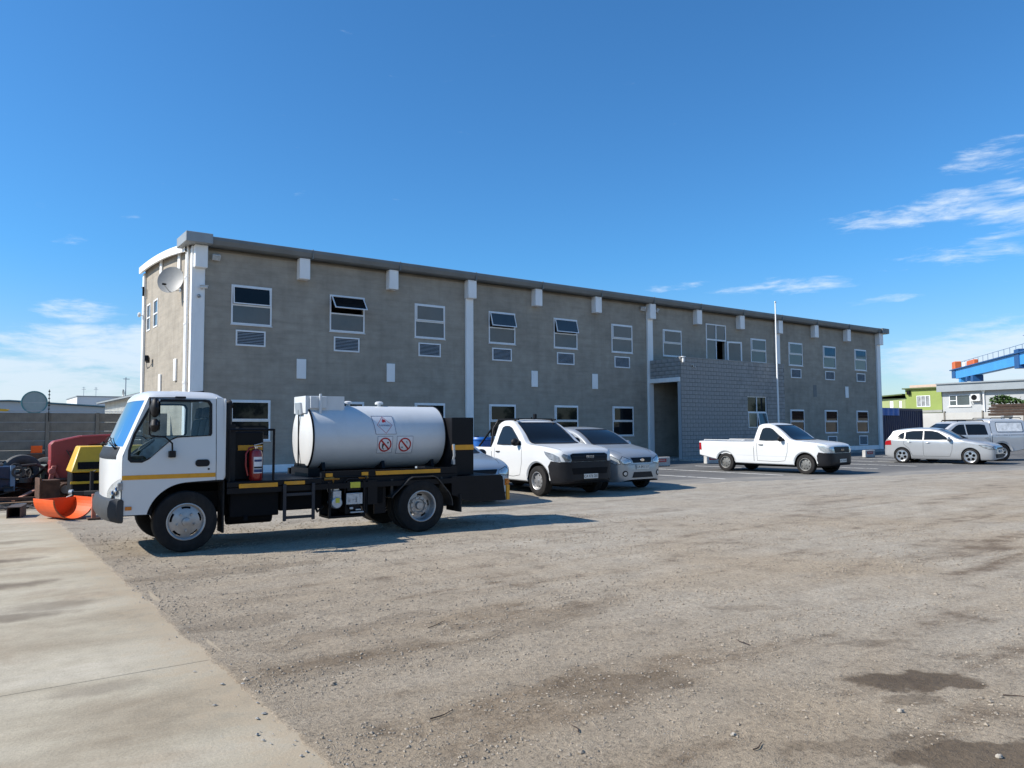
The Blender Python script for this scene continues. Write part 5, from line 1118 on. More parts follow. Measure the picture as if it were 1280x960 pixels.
for sg in (-1, 1):
    c.seam('bed_seam', [(-1.92, 1.07), (-1.92, .40)], 'y', sg, w=.018)
    c.patch('headlight', [(.28, 1.02), (.56, .965), (.70, .90), (.74, .80), (.62, .785), (.45, .84), (.32, .95)], 'y', sg, lampd, .006, g=.04)
    c.patch('headlight', mir([(sg*y, z) for y, z in [(.46, .81), (.70, .79), (.77, .92), (.73, .965), (.50, .89)]]) if sg > 0 else [(sg*y, z) for y, z in [(.46, .81), (.70, .79), (.77, .92), (.73, .965), (.50, .89)]], 'x', 1, lampd, .007, g=.04)
    c.patch('tail_light', [(-4.315, 1.06), (-4.23, 1.06), (-4.22, .72), (-4.315, .72)], 'y', sg, redl, .006)
    c.patch('bumper_end', [(.47, .30), (.70, .31), (.84, .36), (.85, .77), (.66, .78), (.50, .80), (.41, .68)], 'y', sg, plast, .014, g=.05)
c.patch('windscreen', [(-.70, 1.205), (.70, 1.205), (.60, 1.665), (-.60, 1.665)], 'x', 1, carglass, .004, g=.08); c.seam('windscreen_trim', [(-.72, 1.19), (.72, 1.19), (.615, 1.68), (-.615, 1.68)], 'x', 1, plast, .028, .005, closed=True)
c.patch('bumper', [(-.55, .38), (.55, .38), (.72, .40), (.78, .5), (.78, .785), (.55, .78), (-.55, .78), (-.78, .785), (-.78, .5), (-.72, .40)], 'x', 1, plast, .016, g=.05)
c.patch('grille', [(-.54, .785), (.54, .785), (.58, .93), (.50, .965), (-.50, .965), (-.58, .93)], 'x', 1, black, .012, g=.05)
for z in (.82, .90): c.seam('grille_bar', [(-.54, z), (.54, z)], 'x', 1, plast, .028, .024)
c.patch('air_intake', [(-.52, .50), (.52, .50), (.56, .64), (-.56, .64)], 'x', 1, dark, .020, g=.06)
p, n = c.hit('x', 0, .90, 1); text('badge', 'ISUZU', .085, silver, c.root, frame((p.x+.034, 0, .885), (0, 1, 0), (0, 0, 1)), .004)
c.plate_(.45, 'CA 476 281', off=.03)
c.seam('bonnet_seam', [(.74, .72), (.2, .80), (-.42, .80)], 'z', 1, w=.012); c.seam('bonnet_seam', [(.74, -.72), (.2, -.80), (-.42, -.80)], 'z', 1, w=.012); c.seam('wiper', [(-.5, .5), (-.46, 0)], 'z', 1, plast, .02, .012)
c.root.scale = (.96, .97, 1.0)
c.seam('rear_window', [(-.5, 1.25), (.5, 1.25), (.46, 1.58), (-.46, 1.58)], 'x', -1, plast, .03, .004, closed=True)
mb = MB(); mb.tube([(-2.10, -.80, 1.08), (-2.08, -.74, 1.55), (-2.06, -.62, 1.74), (-2.06, .62, 1.74), (-2.08, .74, 1.55), (-2.10, .80, 1.08)], .032, 10); mb.tube([(-2.07, -.70, 1.66), (-2.7, -.80, 1.08)], .025, 8); mb.tube([(-2.07, .70, 1.66), (-2.7, .80, 1.08)], .025, 8); mb.build('roll_bar', black, c.root, smooth=True)
mb = MB()
for y in (-.60, .60): mb.bar((-1.15, y, 1.765), (-2.04, y*1.02, 1.78), .04, .035)
for x in (-1.3, -1.65, -2.0): mb.bar((x, -.60, 1.785), (x, .60, 1.785), .035, .02)
for x in (-1.3, -1.75):
    for y in (-.60, .60): mb.box(x-.02, x+.02, y-.02, y+.02, 1.70, 1.775)
mb.build('roof_rack', black, c.root); mb = MB(); mb.tube([(-1.40, .0, 1.77), (-1.40, 0, 1.83)], .02, 8); mb.build('antenna_base', black, c.root); mb = MB(); mb.box(-1.82, -1.74, .36, .44, 1.79, 1.92); mb.build('work_light', black, c.root, bevel=.01)
arch_lips(c, white, .03, .012)
t = thing('blue_drum', 'bright blue plastic drum in the bed of the pickup with roll bar', 'drum', (11.72, 13.98+3.0, .63))
MB().lathe([(0, 0), (.26, 0), (.28, .03), (.28, .25), (.295, .27), (.295, .30), (.28, .32), (.28, .60), (.295, .62), (.295, .65), (.28, .67), (.27, .70), (.0, .705)], (-.42, 0, 0), 'z', 28).build('shell', bluep, t, smooth=True); MB().lathe([(0, .70), (.05, .70), (.05, .73), (0, .73)], (-.50, .1, 0), 'z', 12).build('bung', black, t)

# --- plain white single cab pickup by the porch
KB = dict(name='single_cab_pickup', paint=white, track=.77, tumble=.30, crown=.028,
    top=[(.82, .60), (.81, .78), (.77, .90), (.66, .965), (.4, 1.02), (0, 1.06), (-.38, 1.10), (-.50, 1.125), (-.8, 1.345), (-1.12, 1.56), (-1.26, 1.625), (-1.42, 1.665), (-1.58, 1.665), (-1.72, 1.635), (-1.79, 1.58), (-1.83, 1.40), (-1.86, 1.10), (-1.91, 1.045), (-2.6, 1.045), (-4.18, 1.06)],
    bot=[(.82, .34), (.72, .28), (.4, .26), (-.5, .28), (-2.6, .30), (-3.4, .40), (-4.18, .55)],
    plan=[(.82, .46), (.805, .57), (.76, .68), (.66, .78), (.5, .845), (.3, .88), (0, .895), (-2, .895), (-3.9, .885), (-4.12, .87), (-4.18, .85)],
    belt=[(.9, .90), (.3, .98), (-.4, 1.035), (-1, 1.05), (-2.1, 1.07), (-4.4, 1.15)], round=[(-4.4, .02), (-1.92, .02), (-1.83, .07), (-1.2, .085), (-.5, .05), (.3, .07), (.9, .09)],
    arches=[(0, .40, .31), (-3.05, .39, .31)], bed=(-4.12, -1.94, .60), bedmat=white, lower=(.40, .62))
k = Car(KB, 'plain white single cab pickup without roll bar parked before the grey block porch', 'pickup', (23.38, 14.75), -86)
k.wheels(.325, .21, .20, 'steel', M('aged_wheel_steel', (.20, .20, .19), .5, metal=.5, var=.3, vs=8, dirt=.35, dcol=(.1, .09, .08)))
side_common(k, [[(-1.76, 1.02), (-1.78, .8), (-1.76, .40), (-1.0, .38), (-.72, .42), (-.62, .72), (-.60, 1.03)]],
    [[(-.70, 1.095), (-.95, 1.27), (-1.22, 1.475), (-1.34, 1.52), (-1.50, 1.525), (-1.60, 1.49), (-1.66, 1.28), (-1.68, 1.10), (-1.4, 1.085)]], [(-1.60, .945)], plast, (-.86, 1.13), plast)
for sg in (-1, 1):
    k.seam('bed_seam', [(-1.89, 1.03), (-1.89, .38)], 'y', sg, w=.016)
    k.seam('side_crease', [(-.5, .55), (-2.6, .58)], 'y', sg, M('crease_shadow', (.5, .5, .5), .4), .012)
    k.patch('headlight', [(.42, .945), (.62, .92), (.74, .84), (.76, .72), (.66, .70), (.52, .78)], 'y', sg, lampg, .006, g=.04)
    lp = [(sg*y, z) for y, z in [(.48, .72), (.68, .70), (.73, .86), (.66, .90), (.46, .86)]]; k.patch('headlight', lp, 'x', 1, lampg, .007, g=.04)
    k.patch('tail_light', [(-4.175, 1.00), (-4.08, 1.00), (-4.07, .74), (-4.175, .74)], 'y', sg, redl, .008)
    k.patch('bumper_end', [(.44, .28), (.66, .29), (.78, .34), (.79, .69), (.60, .70), (.46, .72), (.40, .60)], 'y', sg, plast, .014, g=.05)
k.patch('windscreen', [(-.68, 1.14), (.68, 1.14), (.585, 1.59), (-.585, 1.59)], 'x', 1, carglass, .004, g=.08); k.seam('windscreen_trim', [(-.70, 1.125), (.70, 1.125), (.60, 1.605), (-.60, 1.605)], 'x', 1, plast, .028, .005, closed=True)
k.patch('bumper', [(-.52, .30), (.52, .30), (.68, .35), (.74, .46), (.74, .695), (.5, .69), (-.5, .69), (-.74, .695), (-.74, .46), (-.68, .35)], 'x', 1, plast, .016, g=.05)
k.patch('grille', [(-.46, .70), (.46, .70), (.50, .86), (.44, .89), (-.44, .89), (-.50, .86)], 'x', 1, black, .012, g=.05); k.seam('grille_bar', [(-.46, .79), (.46, .79)], 'x', 1, plast, .03, .022)
p, n = k.hit('x', 0, .79, 1); text('badge', 'ISUZU', .07, chrome, k.root, frame((p.x+.03, 0, .79), (0, 1, 0), (0, 0, 1)), .004)
k.plate_(.44, 'CA 318 642', off=.03)
for s_ in (1, -1): k.seam('bonnet_seam', [(.66, s_*.68), (.2, s_*.77), (-.44, s_*.77)], 'z', 1, w=.012)
mb = MB(); mb.box(-3.2, -2.5, -.55, .55, .985, 1.075); mb.box(-3.95, -3.3, -.3, .6, .99, 1.06); mb.box(-4.05, -2.3, -.78, -.74, 1.045, 1.075); mb.build('load_cover', white, k.root, bevel=.015)
for sg in (-1, 1): mb = MB(); mb.tube([(-2.3, sg*.80, 1.06), (-2.3, sg*.80, 1.10), (-4.0, sg*.80, 1.11), (-4.0, sg*.80, 1.07)], .012, 6); mb.build('bed_rail', white, k.root, smooth=True)
arch_lips(k, white, .03, .012)

# --- hatchbacks
def hatch(sp, label, loc, head, wins, ws, lamps, tail, grille, rim, tyre, plate, hm, mm, mirr, doors, handles, glass=carglass, low=None, fog=None, badge=None, cat='car'):
    c = Car(sp, label, cat, loc, head); c.wheels(tyre[0], tyre[1], tyre[2], rim[0], rim[1]); side_common(c, doors, wins, handles, hm, mirr, mm, glass)
    zb, zt, wb, wt = ws; c.patch('windscreen', [(-wb, zb), (wb, zb), (wt, zt), (-wt, zt)], 'x', 1, glass, .004, g=.08); c.seam('windscreen_trim', [(-wb-.02, zb-.015), (wb+.02, zb-.015), (wt+.015, zt+.015), (-wt-.015, zt+.015)], 'x', 1, plast, .026, .005, closed=True)
    for sg in (-1, 1):
        for ax, pl in lamps: c.patch('headlight', pl if ax == 'y' else [(sg*a, b) for a, b in pl], ax, sg if ax == 'y' else 1, sp.get('lamp', lampg), .006, g=.04); c.seam('lamp_gap', pl if ax == 'y' else [(sg*a, b) for a, b in pl], ax, sg if ax == 'y' else 1, plast, .010, .008, closed=True)
        c.patch('tail_light', tail, 'y', sg, redl, .006, g=.04)
        if fog: c.patch('fog_light', [(sg*(fog[0])+a, b) for a, b in circ(0, fog[1], fog[2], 14)], 'x', 1, plast, .006, g=.04); c.patch('fog_lens', [(sg*(fog[0])+a, b) for a, b in circ(0, fog[1], fog[2]*.6, 12)], 'x', 1, lampg, .012, g=.04)
        c.seam('bonnet_seam', [(sp['bon'][0], sg*sp['bon'][1]), (.2, sg*sp['bon'][2]), (sp['bon'][3], sg*sp['bon'][2])], 'z', 1, w=.009)
    c.patch('grille', grille, 'x', 1, black, .008, g=.04)
    if low: c.patch('air_intake', low, 'x', 1, plast, .008, g=.05)
    c.plate_(plate[0], plate[1], off=.016)
    c.seam('bumper_seam', [(-.62, sp['bz']), (.62, sp['bz'])], 'x', 1, w=.008)
    rz0, rz1, rw = sp['rearw']; c.patch('rear_window', [(-rw, rz0), (rw, rz0), (rw*.9, rz1), (-rw*.9, rz1)], 'x', -1, glass, .004, g=.08)
    return c
FI = dict(name='hatchback_car', paint=silver, track=.735, tumble=.36, crown=.03, bz=.60, bon=(.60, .52, .66, -.30), rearw=(1.0, 1.30, .48),
    top=[(.80, .48), (.795, .60), (.77, .70), (.70, .785), (.55, .86), (.25, .945), (-.12, 1.01), (-.30, 1.05), (-.60, 1.215), (-.95, 1.375), (-1.15, 1.43), (-1.5, 1.465), (-1.9, 1.465), (-2.4, 1.43), (-2.75, 1.36), (-2.95, 1.16), (-3.08, .92), (-3.12, .6)],
    bot=[(.80, .26), (.70, .21), (.4, .19), (-2.8, .22), (-3.12, .34)],
    plan=[(.80, .42), (.785, .52), (.74, .63), (.64, .735), (.45, .80), (.1, .835), (-1, .84), (-2.3, .835), (-2.8, .79), (-3.05, .68), (-3.12, .58)],
    belt=[(.9, .70), (.4, .84), (-.3, .93), (-1.5, .965), (-3.2, 1.02)], round=[(-3.2, .10), (-2.6, .10), (-1.2, .11), (-.5, .08), (.2, .10), (.8, .10)], arches=[(0, .335, .29), (-2.486, .335, .29)])
c = hatch(FI, 'silver small hatchback with dark grille parked between the white pickups', (13.78, 14.30), -90,
    [[(-.62, 1.02), (-.80, 1.16), (-1.05, 1.30), (-1.25, 1.355), (-1.62, 1.365), (-1.64, 1.02)], [(-1.70, 1.02), (-1.68, 1.365), (-2.05, 1.355), (-2.30, 1.30), (-2.42, 1.10), (-2.30, 1.04)]], (1.085, 1.40, .62, .53),
    [('y', [(.28, .83), (.52, .80), (.68, .72), (.72, .62), (.62, .60), (.42, .68)]), ('x', [(.38, .64), (.62, .61), (.68, .72), (.60, .79), (.40, .72)])], [(-3.06, .95), (-2.88, 1.0), (-2.86, .72), (-3.08, .70)],
    [(-.30, .645), (.30, .645), (.36, .76), (-.36, .76)], ('fivehole', alloy), (.295, .19, .19), (.545, 'CA 843 517'), silver, silver, (-.66, 1.03), [[(-1.66, 1.0), (-1.66, .5), (-1.64, .30), (-.75, .30), (-.62, .55), (-.56, .95)]], [(-1.52, .86)],
    low=[(-.36, .30), (.36, .30), (.30, .43), (-.30, .43)], fog=(.56, .40, .07))
c.root.scale = (1, 1, 1.06); p, n = c.hit('x', 0, .70, 1); mb = MB(); mb.lathe([(0, 0), (.03, .0), (.032, -.012)], (0, 0, 0), 'x', 20); o = mb.build('badge', chrome, c.root, smooth=True); o.location = (p.x+.022, 0, .705); o.scale = (1, 2.2, 1)
GO = dict(name='hatchback_car', paint=M('bright_silver_paint', (.43, .44, .45), .32, metal=.35, var=.03, vs=1.2, coat=.4, rvar=0), track=.775, tumble=.34, crown=.03, bz=.58, bon=(.66, .58, .72, -.36), lamp=lampd, rearw=(1.05, 1.33, .50),
    top=[(.88, .44), (.875, .56), (.85, .67), (.78, .745), (.6, .82), (.25, .90), (-.2, .975), (-.42, 1.02), (-.72, 1.19), (-1.05, 1.35), (-1.25, 1.415), (-1.6, 1.46), (-2.0, 1.465), (-2.5, 1.435), (-2.92, 1.37), (-2.98, 1.34), (-3.02, 1.25), (-3.18, 1.04), (-3.30, .90), (-3.33, .6)],
    bot=[(.88, .22), (.75, .17), (.4, .17), (-2.9, .19), (-3.33, .32)],
    plan=[(.88, .46), (.865, .56), (.81, .68), (.70, .78), (.48, .845), (.1, .88), (-1, .89), (-2.4, .885), (-2.9, .85), (-3.22, .76), (-3.33, .66)],
    belt=[(.9, .68), (.4, .80), (-.3, .90), (-1.5, .95), (-3.3, 1.0)], round=[(-3.4, .09), (-2.6, .10), (-1.2, .11), (-.5, .08), (.2, .10), (.9, .10)], arches=[(0, .345, .31), (-2.578, .345, .31)])
hatch(GO, 'bright silver five door hatchback with five hole alloy wheels beside the blue container', (34.0, 14.32), -80,
    [[(-.74, .99), (-.95, 1.14), (-1.18, 1.29), (-1.40, 1.345), (-1.70, 1.355), (-1.70, .985)], [(-1.76, .985), (-1.76, 1.355), (-2.15, 1.345), (-2.42, 1.30), (-2.44, 1.0)], [(-2.49, 1.01), (-2.48, 1.29), (-2.62, 1.25), (-2.80, 1.06), (-2.72, 1.02)]], (1.055, 1.385, .66, .56),
    [('y', [(.30, .78), (.55, .77), (.76, .70), (.80, .60), (.68, .60), (.45, .68)]), ('x', [(.44, .60), (.70, .60), (.74, .69), (.64, .735), (.46, .68)])], [(-3.28, .93), (-3.02, .96), (-3.0, .76), (-3.30, .75)],
    [(-.42, .615), (.42, .615), (.44, .675), (-.44, .675)], ('fivehole', alloy), (.318, .22, .225), (.52, 'CA 209 764'), silver, silver, (-.78, 1.0), [[(-1.73, .97), (-1.74, .5), (-1.72, .30), (-.75, .30), (-.66, .55), (-.62, .93)], [(-2.47, .98), (-2.50, .8), (-2.30, .62), (-2.18, .35), (-2.15, .30), (-1.75, .30)]], [(-1.55, .86), (-2.28, .88)],
    low=[(-.60, .26), (.60, .26), (.64, .42), (-.64, .42)])
# sedan mostly hidden behind the tank truck
SE = dict(FI, name='parked_car', paint=M('pale_silver_blue_paint', (.33, .39, .45), .3, metal=.4, var=.03, vs=1.2, coat=.4, rvar=0))
hc = hatch(SE, 'pale silver blue car half hidden behind the rear of the tank truck', (8.65, 13.72), -90,
    [[(-.62, 1.02), (-.80, 1.16), (-1.05, 1.30), (-1.25, 1.355), (-1.62, 1.365), (-1.64, 1.02)], [(-1.70, 1.02), (-1.68, 1.365), (-2.05, 1.355), (-2.30, 1.30), (-2.42, 1.10), (-2.30, 1.04)]], (1.085, 1.40, .62, .53),
    [('y', [(.28, .83), (.52, .80), (.68, .72), (.72, .62), (.62, .60), (.42, .68)]), ('x', [(.38, .64), (.62, .61), (.68, .72), (.60, .79), (.40, .72)])], [(-3.06, .95), (-2.88, 1.0), (-2.86, .72), (-3.08, .70)],
    [(-.30, .645), (.30, .645), (.36, .74), (-.36, .74)], ('steel', None), (.295, .19, .19), (.545, 'CA 155 903'), plast, plast, (-.66, 1.03), [[(-1.66, 1.0), (-1.66, .5), (-1.64, .30), (-.75, .30), (-.62, .55), (-.56, .95)]], [(-1.52, .86)],
    low=[(-.36, .30), (.36, .30), (.30, .43), (-.30, .43)])
hc.root.scale = (1, 1, .95)
# double cab pickup with canopy
HX = dict(name='double_cab_pickup', paint=M('silver_white_paint', (.55, .56, .565), .32, metal=.25, var=.03, vs=1.2, coat=.4, rvar=0), track=.80, tumble=.26, crown=.03,
    top=[(.88, .62), (.865, .85), (.82, .98), (.72, 1.06), (.4, 1.12), (-.05, 1.17), (-.34, 1.20), (-.44, 1.23), (-.72, 1.44), (-1.02, 1.64), (-1.16, 1.705), (-1.45, 1.745), (-1.9, 1.75), (-2.45, 1.735), (-2.60, 1.72), (-2.645, 1.70), (-2.68, 1.80), (-2.9, 1.84), (-3.8, 1.84), (-4.22, 1.80), (-4.30, 1.70), (-4.38, 1.1)],
    bot=[(.88, .40), (.75, .36), (.4, .36), (-3.5, .40), (-4.38, .55)],
    plan=[(.88, .60), (.86, .70), (.80, .79), (.68, .86), (.45, .895), (0, .91), (-2, .915), (-4.0, .905), (-4.3, .88), (-4.38, .85)],
    belt=[(.9, .98), (.3, 1.05), (-.4, 1.10), (-1, 1.12), (-2.6, 1.14), (-4.4, 1.15)], round=[(-4.4, .08), (-2.6, .085), (-1.2, .085), (-.5, .05), (.3, .07), (.9, .09)], arches=[(0, .43, .37), (-3.085, .44, .37)])
h = Car(HX, 'silver white double cab pickup with canopy parked behind the bright silver hatchback', 'pickup', (35.35, 17.15), 146)
h.wheels(.375, .25, .215, 'spoke', alloy)
side_common(h, [[(-1.52, 1.1), (-1.54, .5), (-.75, .48), (-.62, .8), (-.60, 1.1)], [(-2.55, 1.12), (-2.58, .9), (-2.45, .55), (-1.6, .5)]],
    [[(-.66, 1.18), (-.88, 1.36), (-1.12, 1.545), (-1.26, 1.60), (-1.48, 1.61), (-1.50, 1.165)], [(-1.58, 1.165), (-1.56, 1.61), (-2.2, 1.615), (-2.42, 1.59), (-2.48, 1.17)]], [(-1.42, 1.02), (-2.40, 1.03)], silver, (-.80, 1.22), plast)
for sg in (-1, 1):
    h.seam('canopy_seam', [(-2.66, 1.70), (-2.66, 1.14), (-4.34, 1.14)], 'y', sg, w=.022); h.seam('cab_gap', [(-2.66, 1.14), (-2.66, .5)], 'y', sg, w=.02)
    h.patch('canopy_window', rrect(-4.10, -2.95, 1.30, 1.68, .05), 'y', sg, M('stickered_canopy_window', (.72, .73, .73), .3, var=.35, vs=6, coat=.4), .006); h.seam('canopy_window_trim', rrect(-4.13, -2.92, 1.27, 1.71, .05), 'y', sg, plast, .018, .006, closed=True)
    h.patch('headlight', [(.40, 1.03), (.62, 1.0), (.78, .92), (.80, .78), (.64, .78)], 'y', sg, lampg, .006, g=.05); h.patch('tail_light', [(-4.36, 1.1), (-4.24, 1.1), (-4.24, .8), (-4.37, .8)], 'y', sg, redl, .006)
    h.seam('side_crease', [(-.6, .72), (-2.6, .74)], 'y', sg, silver, .05, .008)
    mb = MB(); mb.tube([(-2.8, sg*.62, 1.87), (-2.85, sg*.62, 1.91), (-4.15, sg*.62, 1.91), (-4.2, sg*.62, 1.86)], .018, 6); mb.tube([(-1.3, sg*.6, 1.74), (-1.35, sg*.6, 1.80), (-2.45, sg*.6, 1.80), (-2.5, sg*.6, 1.74)], .018, 6); mb.build('roof_rail', black, h.root, smooth=True)
    mb = MB(); mb.tube([(-.55, sg*.93, .42), (-2.5, sg*.93, .42)], .045, 10); mb.build('side_step', alloy, h.root, smooth=True)
h.patch('windscreen', [(-.70, 1.245), (.70, 1.245), (.60, 1.665), (-.60, 1.665)], 'x', 1, carglass, .004, g=.08)
h.patch('grille', [(-.5, .80), (.5, .80), (.54, .98), (-.54, .98)], 'x', 1, black, .012); h.plate_(.55, 'CA 720 338', off=.03); arch_lips(h, h.sp['paint'], .07, .02)
mb = MB()
for y in np.linspace(-.5, .5, 5): mb.bar((-1.3, y, 1.83), (-2.5, y, 1.83), .03, .02)
for x in (-1.35, -2.45): mb.bar((x, -.62, 1.815), (x, .62, 1.815), .03, .025)
mb.build('roof_rack', black, h.root)

# ------------------------------------------------------------------ precast panel wall on the left
fence = thing('boundary_wall', 'dark precast concrete panel wall behind the scrap heap', 'wall', (0, 30, 0))
shp = bpy.data.meshes.new('post'); b_ = MB().box(-.055, .055, -.07, .07, -.1, 2.205); shp.from_pydata(b_.v, [], b_.f); shp.materials.append(fencem)
pm = MB(); pm.box(.058, 1.424, -.022, .022, .004, .306); pm.box(.07, 1.41, -.030, -.022, .03, .285); shpan = bpy.data.meshes.new('panel'); shpan.from_pydata(pm.v, [], pm.f); shpan.materials.append(fencem)
for i in range(-6, 3):
    x = 2.42+1.482*i; o = link('post', shp, fence); o.location = (x, 0, 0)
    if i < 2:
        for j in range(7): o = link('panel', shpan, fence); o.location = (x, .006*random.uniform(-1, 1), .01+.312*j)
mb = MB(); mb.box(5.39, 6.16, -.02, .02, 0, 2.2); o = mb.build('panel', fencem, fence)
MB().tube([(-7, 0, 2.245), (2, 0, 2.25), (5, 0, 2.24)], .012, 5).build('coping_wire', galv, fence)
MB().add([(1.72, -.034, 1.62), (2.05, -.034, 1.62), (2.05, -.034, 1.66), (1.72, -.034, 1.66)], [(0, 1, 2, 3)]).build('paint_mark', M('faded_white_mark', (.24, .235, .22), .9, var=.5, vs=25), fence)
t = thing('electric_fence_post', 'thin dark post with insulators standing on the panel wall', 'post', (2.44, 29.93, 2.2))
MB().tube([(0, 0, -.3), (0, 0, .78)], .012, 6).build('rod', dark, t)
mb = MB()
for k in range(6): mb.lathe([(.01, -.022), (.035, -.01), (.035, .01), (.01, .022)], (0, 0, .12+.12*k), 'z', 8)
mb.build('insulator', black, t)

# ------------------------------------------------------------------ scrap heap
def ob(name, lab, cat, loc, rz=0): return thing(name, lab, cat, loc, R(rz))
t = ob('half_drum', 'bright orange half drum lying open on the concrete', 'drum', (1.56, 15.75, .0), 20)
mb = MB(); rr_ = .355; L = .72; A = [math.pi+.02+(math.pi-.04)*k/20 for k in range(21)]
for k in range(20):
    a0, a1 = A[k], A[k+1]
    for r1, r2 in ((rr_, rr_-.018),):
        mb.add([(r1*math.cos(a0), -L/2, .358+r1*math.sin(a0)), (r1*math.cos(a1), -L/2, .358+r1*math.sin(a1)), (r1*math.cos(a1), L/2, .358+r1*math.sin(a1)), (r1*math.cos(a0), L/2, .358+r1*math.sin(a0)),
                (r2*math.cos(a0), -L/2, .358+r2*math.sin(a0)), (r2*math.cos(a1), -L/2, .358+r2*math.sin(a1)), (r2*math.cos(a1), L/2, .358+r2*math.sin(a1)), (r2*math.cos(a0), L/2, .358+r2*math.sin(a0))], [(3, 2, 1, 0), (4, 5, 6, 7), (0, 1, 5, 4), (3, 7, 6, 2)])
mb.box(-rr_, -rr_+.018, -L/2, L/2, .345, .365); mb.box(rr_-.018, rr_, -L/2, L/2, .345, .365); sh_ = mb.build('shell', orangep, t, smooth=True)
mb = MB(); plate(mb, [(.337*math.cos(a), .358+.337*math.sin(a)) for a in A], [], lambda u, v, d: (u, L/2-.06-.014*d, v)); mb.build('end_plate', orangep, t)
mb = MB(); mb.tube([(.347*math.cos(a), -L/2, .358+.347*math.sin(a)) for a in A], .014, 6); mb.build('rim', M('orange_edge_wear', (.45, .09, .02), .6, var=.4, vs=12), t, smooth=True)
mb = MB(); mb.lathe([(0, -.02), (.035, -.02), (.035, .02), (0, .02)], (.1, .33, .22), 'y', 10); mb.build('bolt', rust, t)
t = ob('steel_channel', 'short square brown steel tube lying alone on the concrete', 'steel tube', (.90, 16.65, .0), -12)
mb = MB(); plate(mb, [(-.11, 0), (.11, 0), (.11, .2), (-.11, .2)], [[(-.095, .015), (.095, .015), (.095, .185), (-.095, .185)]], lambda u, v, d: (u, -.28+.56*d, v)); mb.build('tube', M('brown_steel', (.085, .06, .045), .7, var=.3, vs=8), t); mb = MB(); mb.box(-.094, .094, .2, .21, .016, .184); mb.build('end_plate', dark, t)
t = ob('loader_arm', 'faded red bent steel loader frame in the scrap heap', 'machine part', (2.2, 20.3, 0))
outl = [(-.53, .63), (-.50, .49), (-.12, .47), (-.10, .89), (.02, 1.17), (.26, 1.24), (.76, 1.30), (.78, 1.47), (.09, 1.44), (-.45, 1.32), (-.51, 1.25), (-.50, .9)]
mb = MB(); plate(mb, outl, [], lambda u, v, d: (u, -.22+.06*d, v)); mb.build('side_plate', redp, t, bevel=.012)
mb = MB(); plate(mb, outl, [], lambda u, v, d: (u, .30+.06*d, v)); mb.build('side_plate', redp, t, bevel=.012)
mb = MB(); pts = [(-.51, .6), (-.50, .9), (-.51, 1.25), (-.45, 1.32), (.09, 1.44), (.78, 1.47)]
for a, b in zip(pts, pts[1:]): mb.bar((a[0]+.01, .07, a[1]), (b[0]+.01, .07, b[1]), .50, .03, up=(-(b[1]-a[1]), 0, b[0]-a[0]))
mb.build('flange', redp, t, bevel=.01)
mb = MB(); mb.lathe([(0, -.32), (.07, -.32), (.075, -.2), (.075, -.16)], (-.47, 0, .66), 'y', 16); mb.obox((-.46, -.26, .62), (.05, 0, .0), (0, .04, 0), (.03, 0, .16)); mb.obox((-.38, -.25, .55), (.035, 0, 0), (0, .03, 0), (-.06, 0, .13)); mb.build('pivot_lug', M('pale_red_paint', (.38, .10, .08), .6, var=.3, vs=6), t, bevel=.01)
mb = MB()
for k in range(6): mb.tube([(-.2+.05*k, -.27, 1.12-.02*k), (-.16+.07*k, -.33, 1.05+.04*(k % 3)), (-.1+.06*k, -.32, .92-.04*(k % 2)), (-.05+.05*k, -.26, .80)], .012, 6)
mb.build('hydraulic_hose', rust, t, smooth=True)
mb = MB(); mb.box(-.48, -.14, -.16, .30, .0, .49); mb.box(.3, .7, -.1, .25, 0, 1.25); mb.build('support', rust, t)
t = ob('compressor', 'yellow towable compressor with black grille behind the truck nose', 'machine', (2.62, 18.45, 0))
mb = MB(); V = [(-.73, -.35, .70), (.75, -.35, .68), (.75, .55, .68), (-.73, .55, .70), (-.56, -.22, 1.24), (.75, -.22, 1.24), (.75, .45, 1.24), (-.56, .45, 1.24)]; mb.add(V, [(3, 2, 1, 0), (4, 5, 6, 7), (0, 1, 5, 4), (1, 2, 6, 5), (2, 3, 7, 6), (3, 0, 4, 7)]); mb.build('hood', yellp, t, bevel=.02)
mb = MB()
for j in range(4):
    for i in range(22): x = -.56+.05*i; z = .775+.032*j; y = -.35+.13*(z-.69)/.55; mb.box(x, x+.03, y-.012, y+.01, z, z+.018)
mb.build('grille', black, t)
mb = MB(); mb.obox((0, -.326, .835), (.60, 0, 0), (0, .004, .0), (0, .017, .075)); mb.build('grille_back', dark, t)
mb = MB(); mb.box(-.70, .72, -.28, .5, .20, .69); mb.build('engine_bay', dark, t, bevel=.02); mb = MB(); mb.box(-.72, .74, -.33, -.285, .46, .51); mb.build('bumper_bar', yellp, t)
for y in (-.2, .45): wheel(t, .3, y, .28, .29, .16, -1 if y < 0 else 1, .17, 'steel')
t = ob('drawbar', 'dark trailer drawbar with upright jack next to the truck bumper', 'trailer part', (2.2, 17.6, 0), -35)
mb = MB(); mb.bar((-.1, 0, .30), (.9, .35, .34), .09); mb.bar((-.1, 0, .30), (.9, -.35, .34), .09); mb.bar((-.35, 0, .30), (.0, 0, .30), .08); mb.build('frame', black, t, bevel=.008); mb = MB(); mb.tube([(.02, 0, .0), (.02, 0, .74)], .038, 10); mb.tube([(.02, 0, .72), (.10, 0, .75)], .014, 6); mb.lathe([(0, 0), (.09, 0), (.08, .03), (.04, .04)], (.02, 0, 0), 'z', 12); mb.build('jack', plast, t, smooth=True)
mb = MB(); mb.lathe([(.0, -.05), (.05, -.04), (.055, .03), (0, .05)], (-.38, 0, .32), 'x', 10); mb.build('coupling', galv, t, smooth=True)
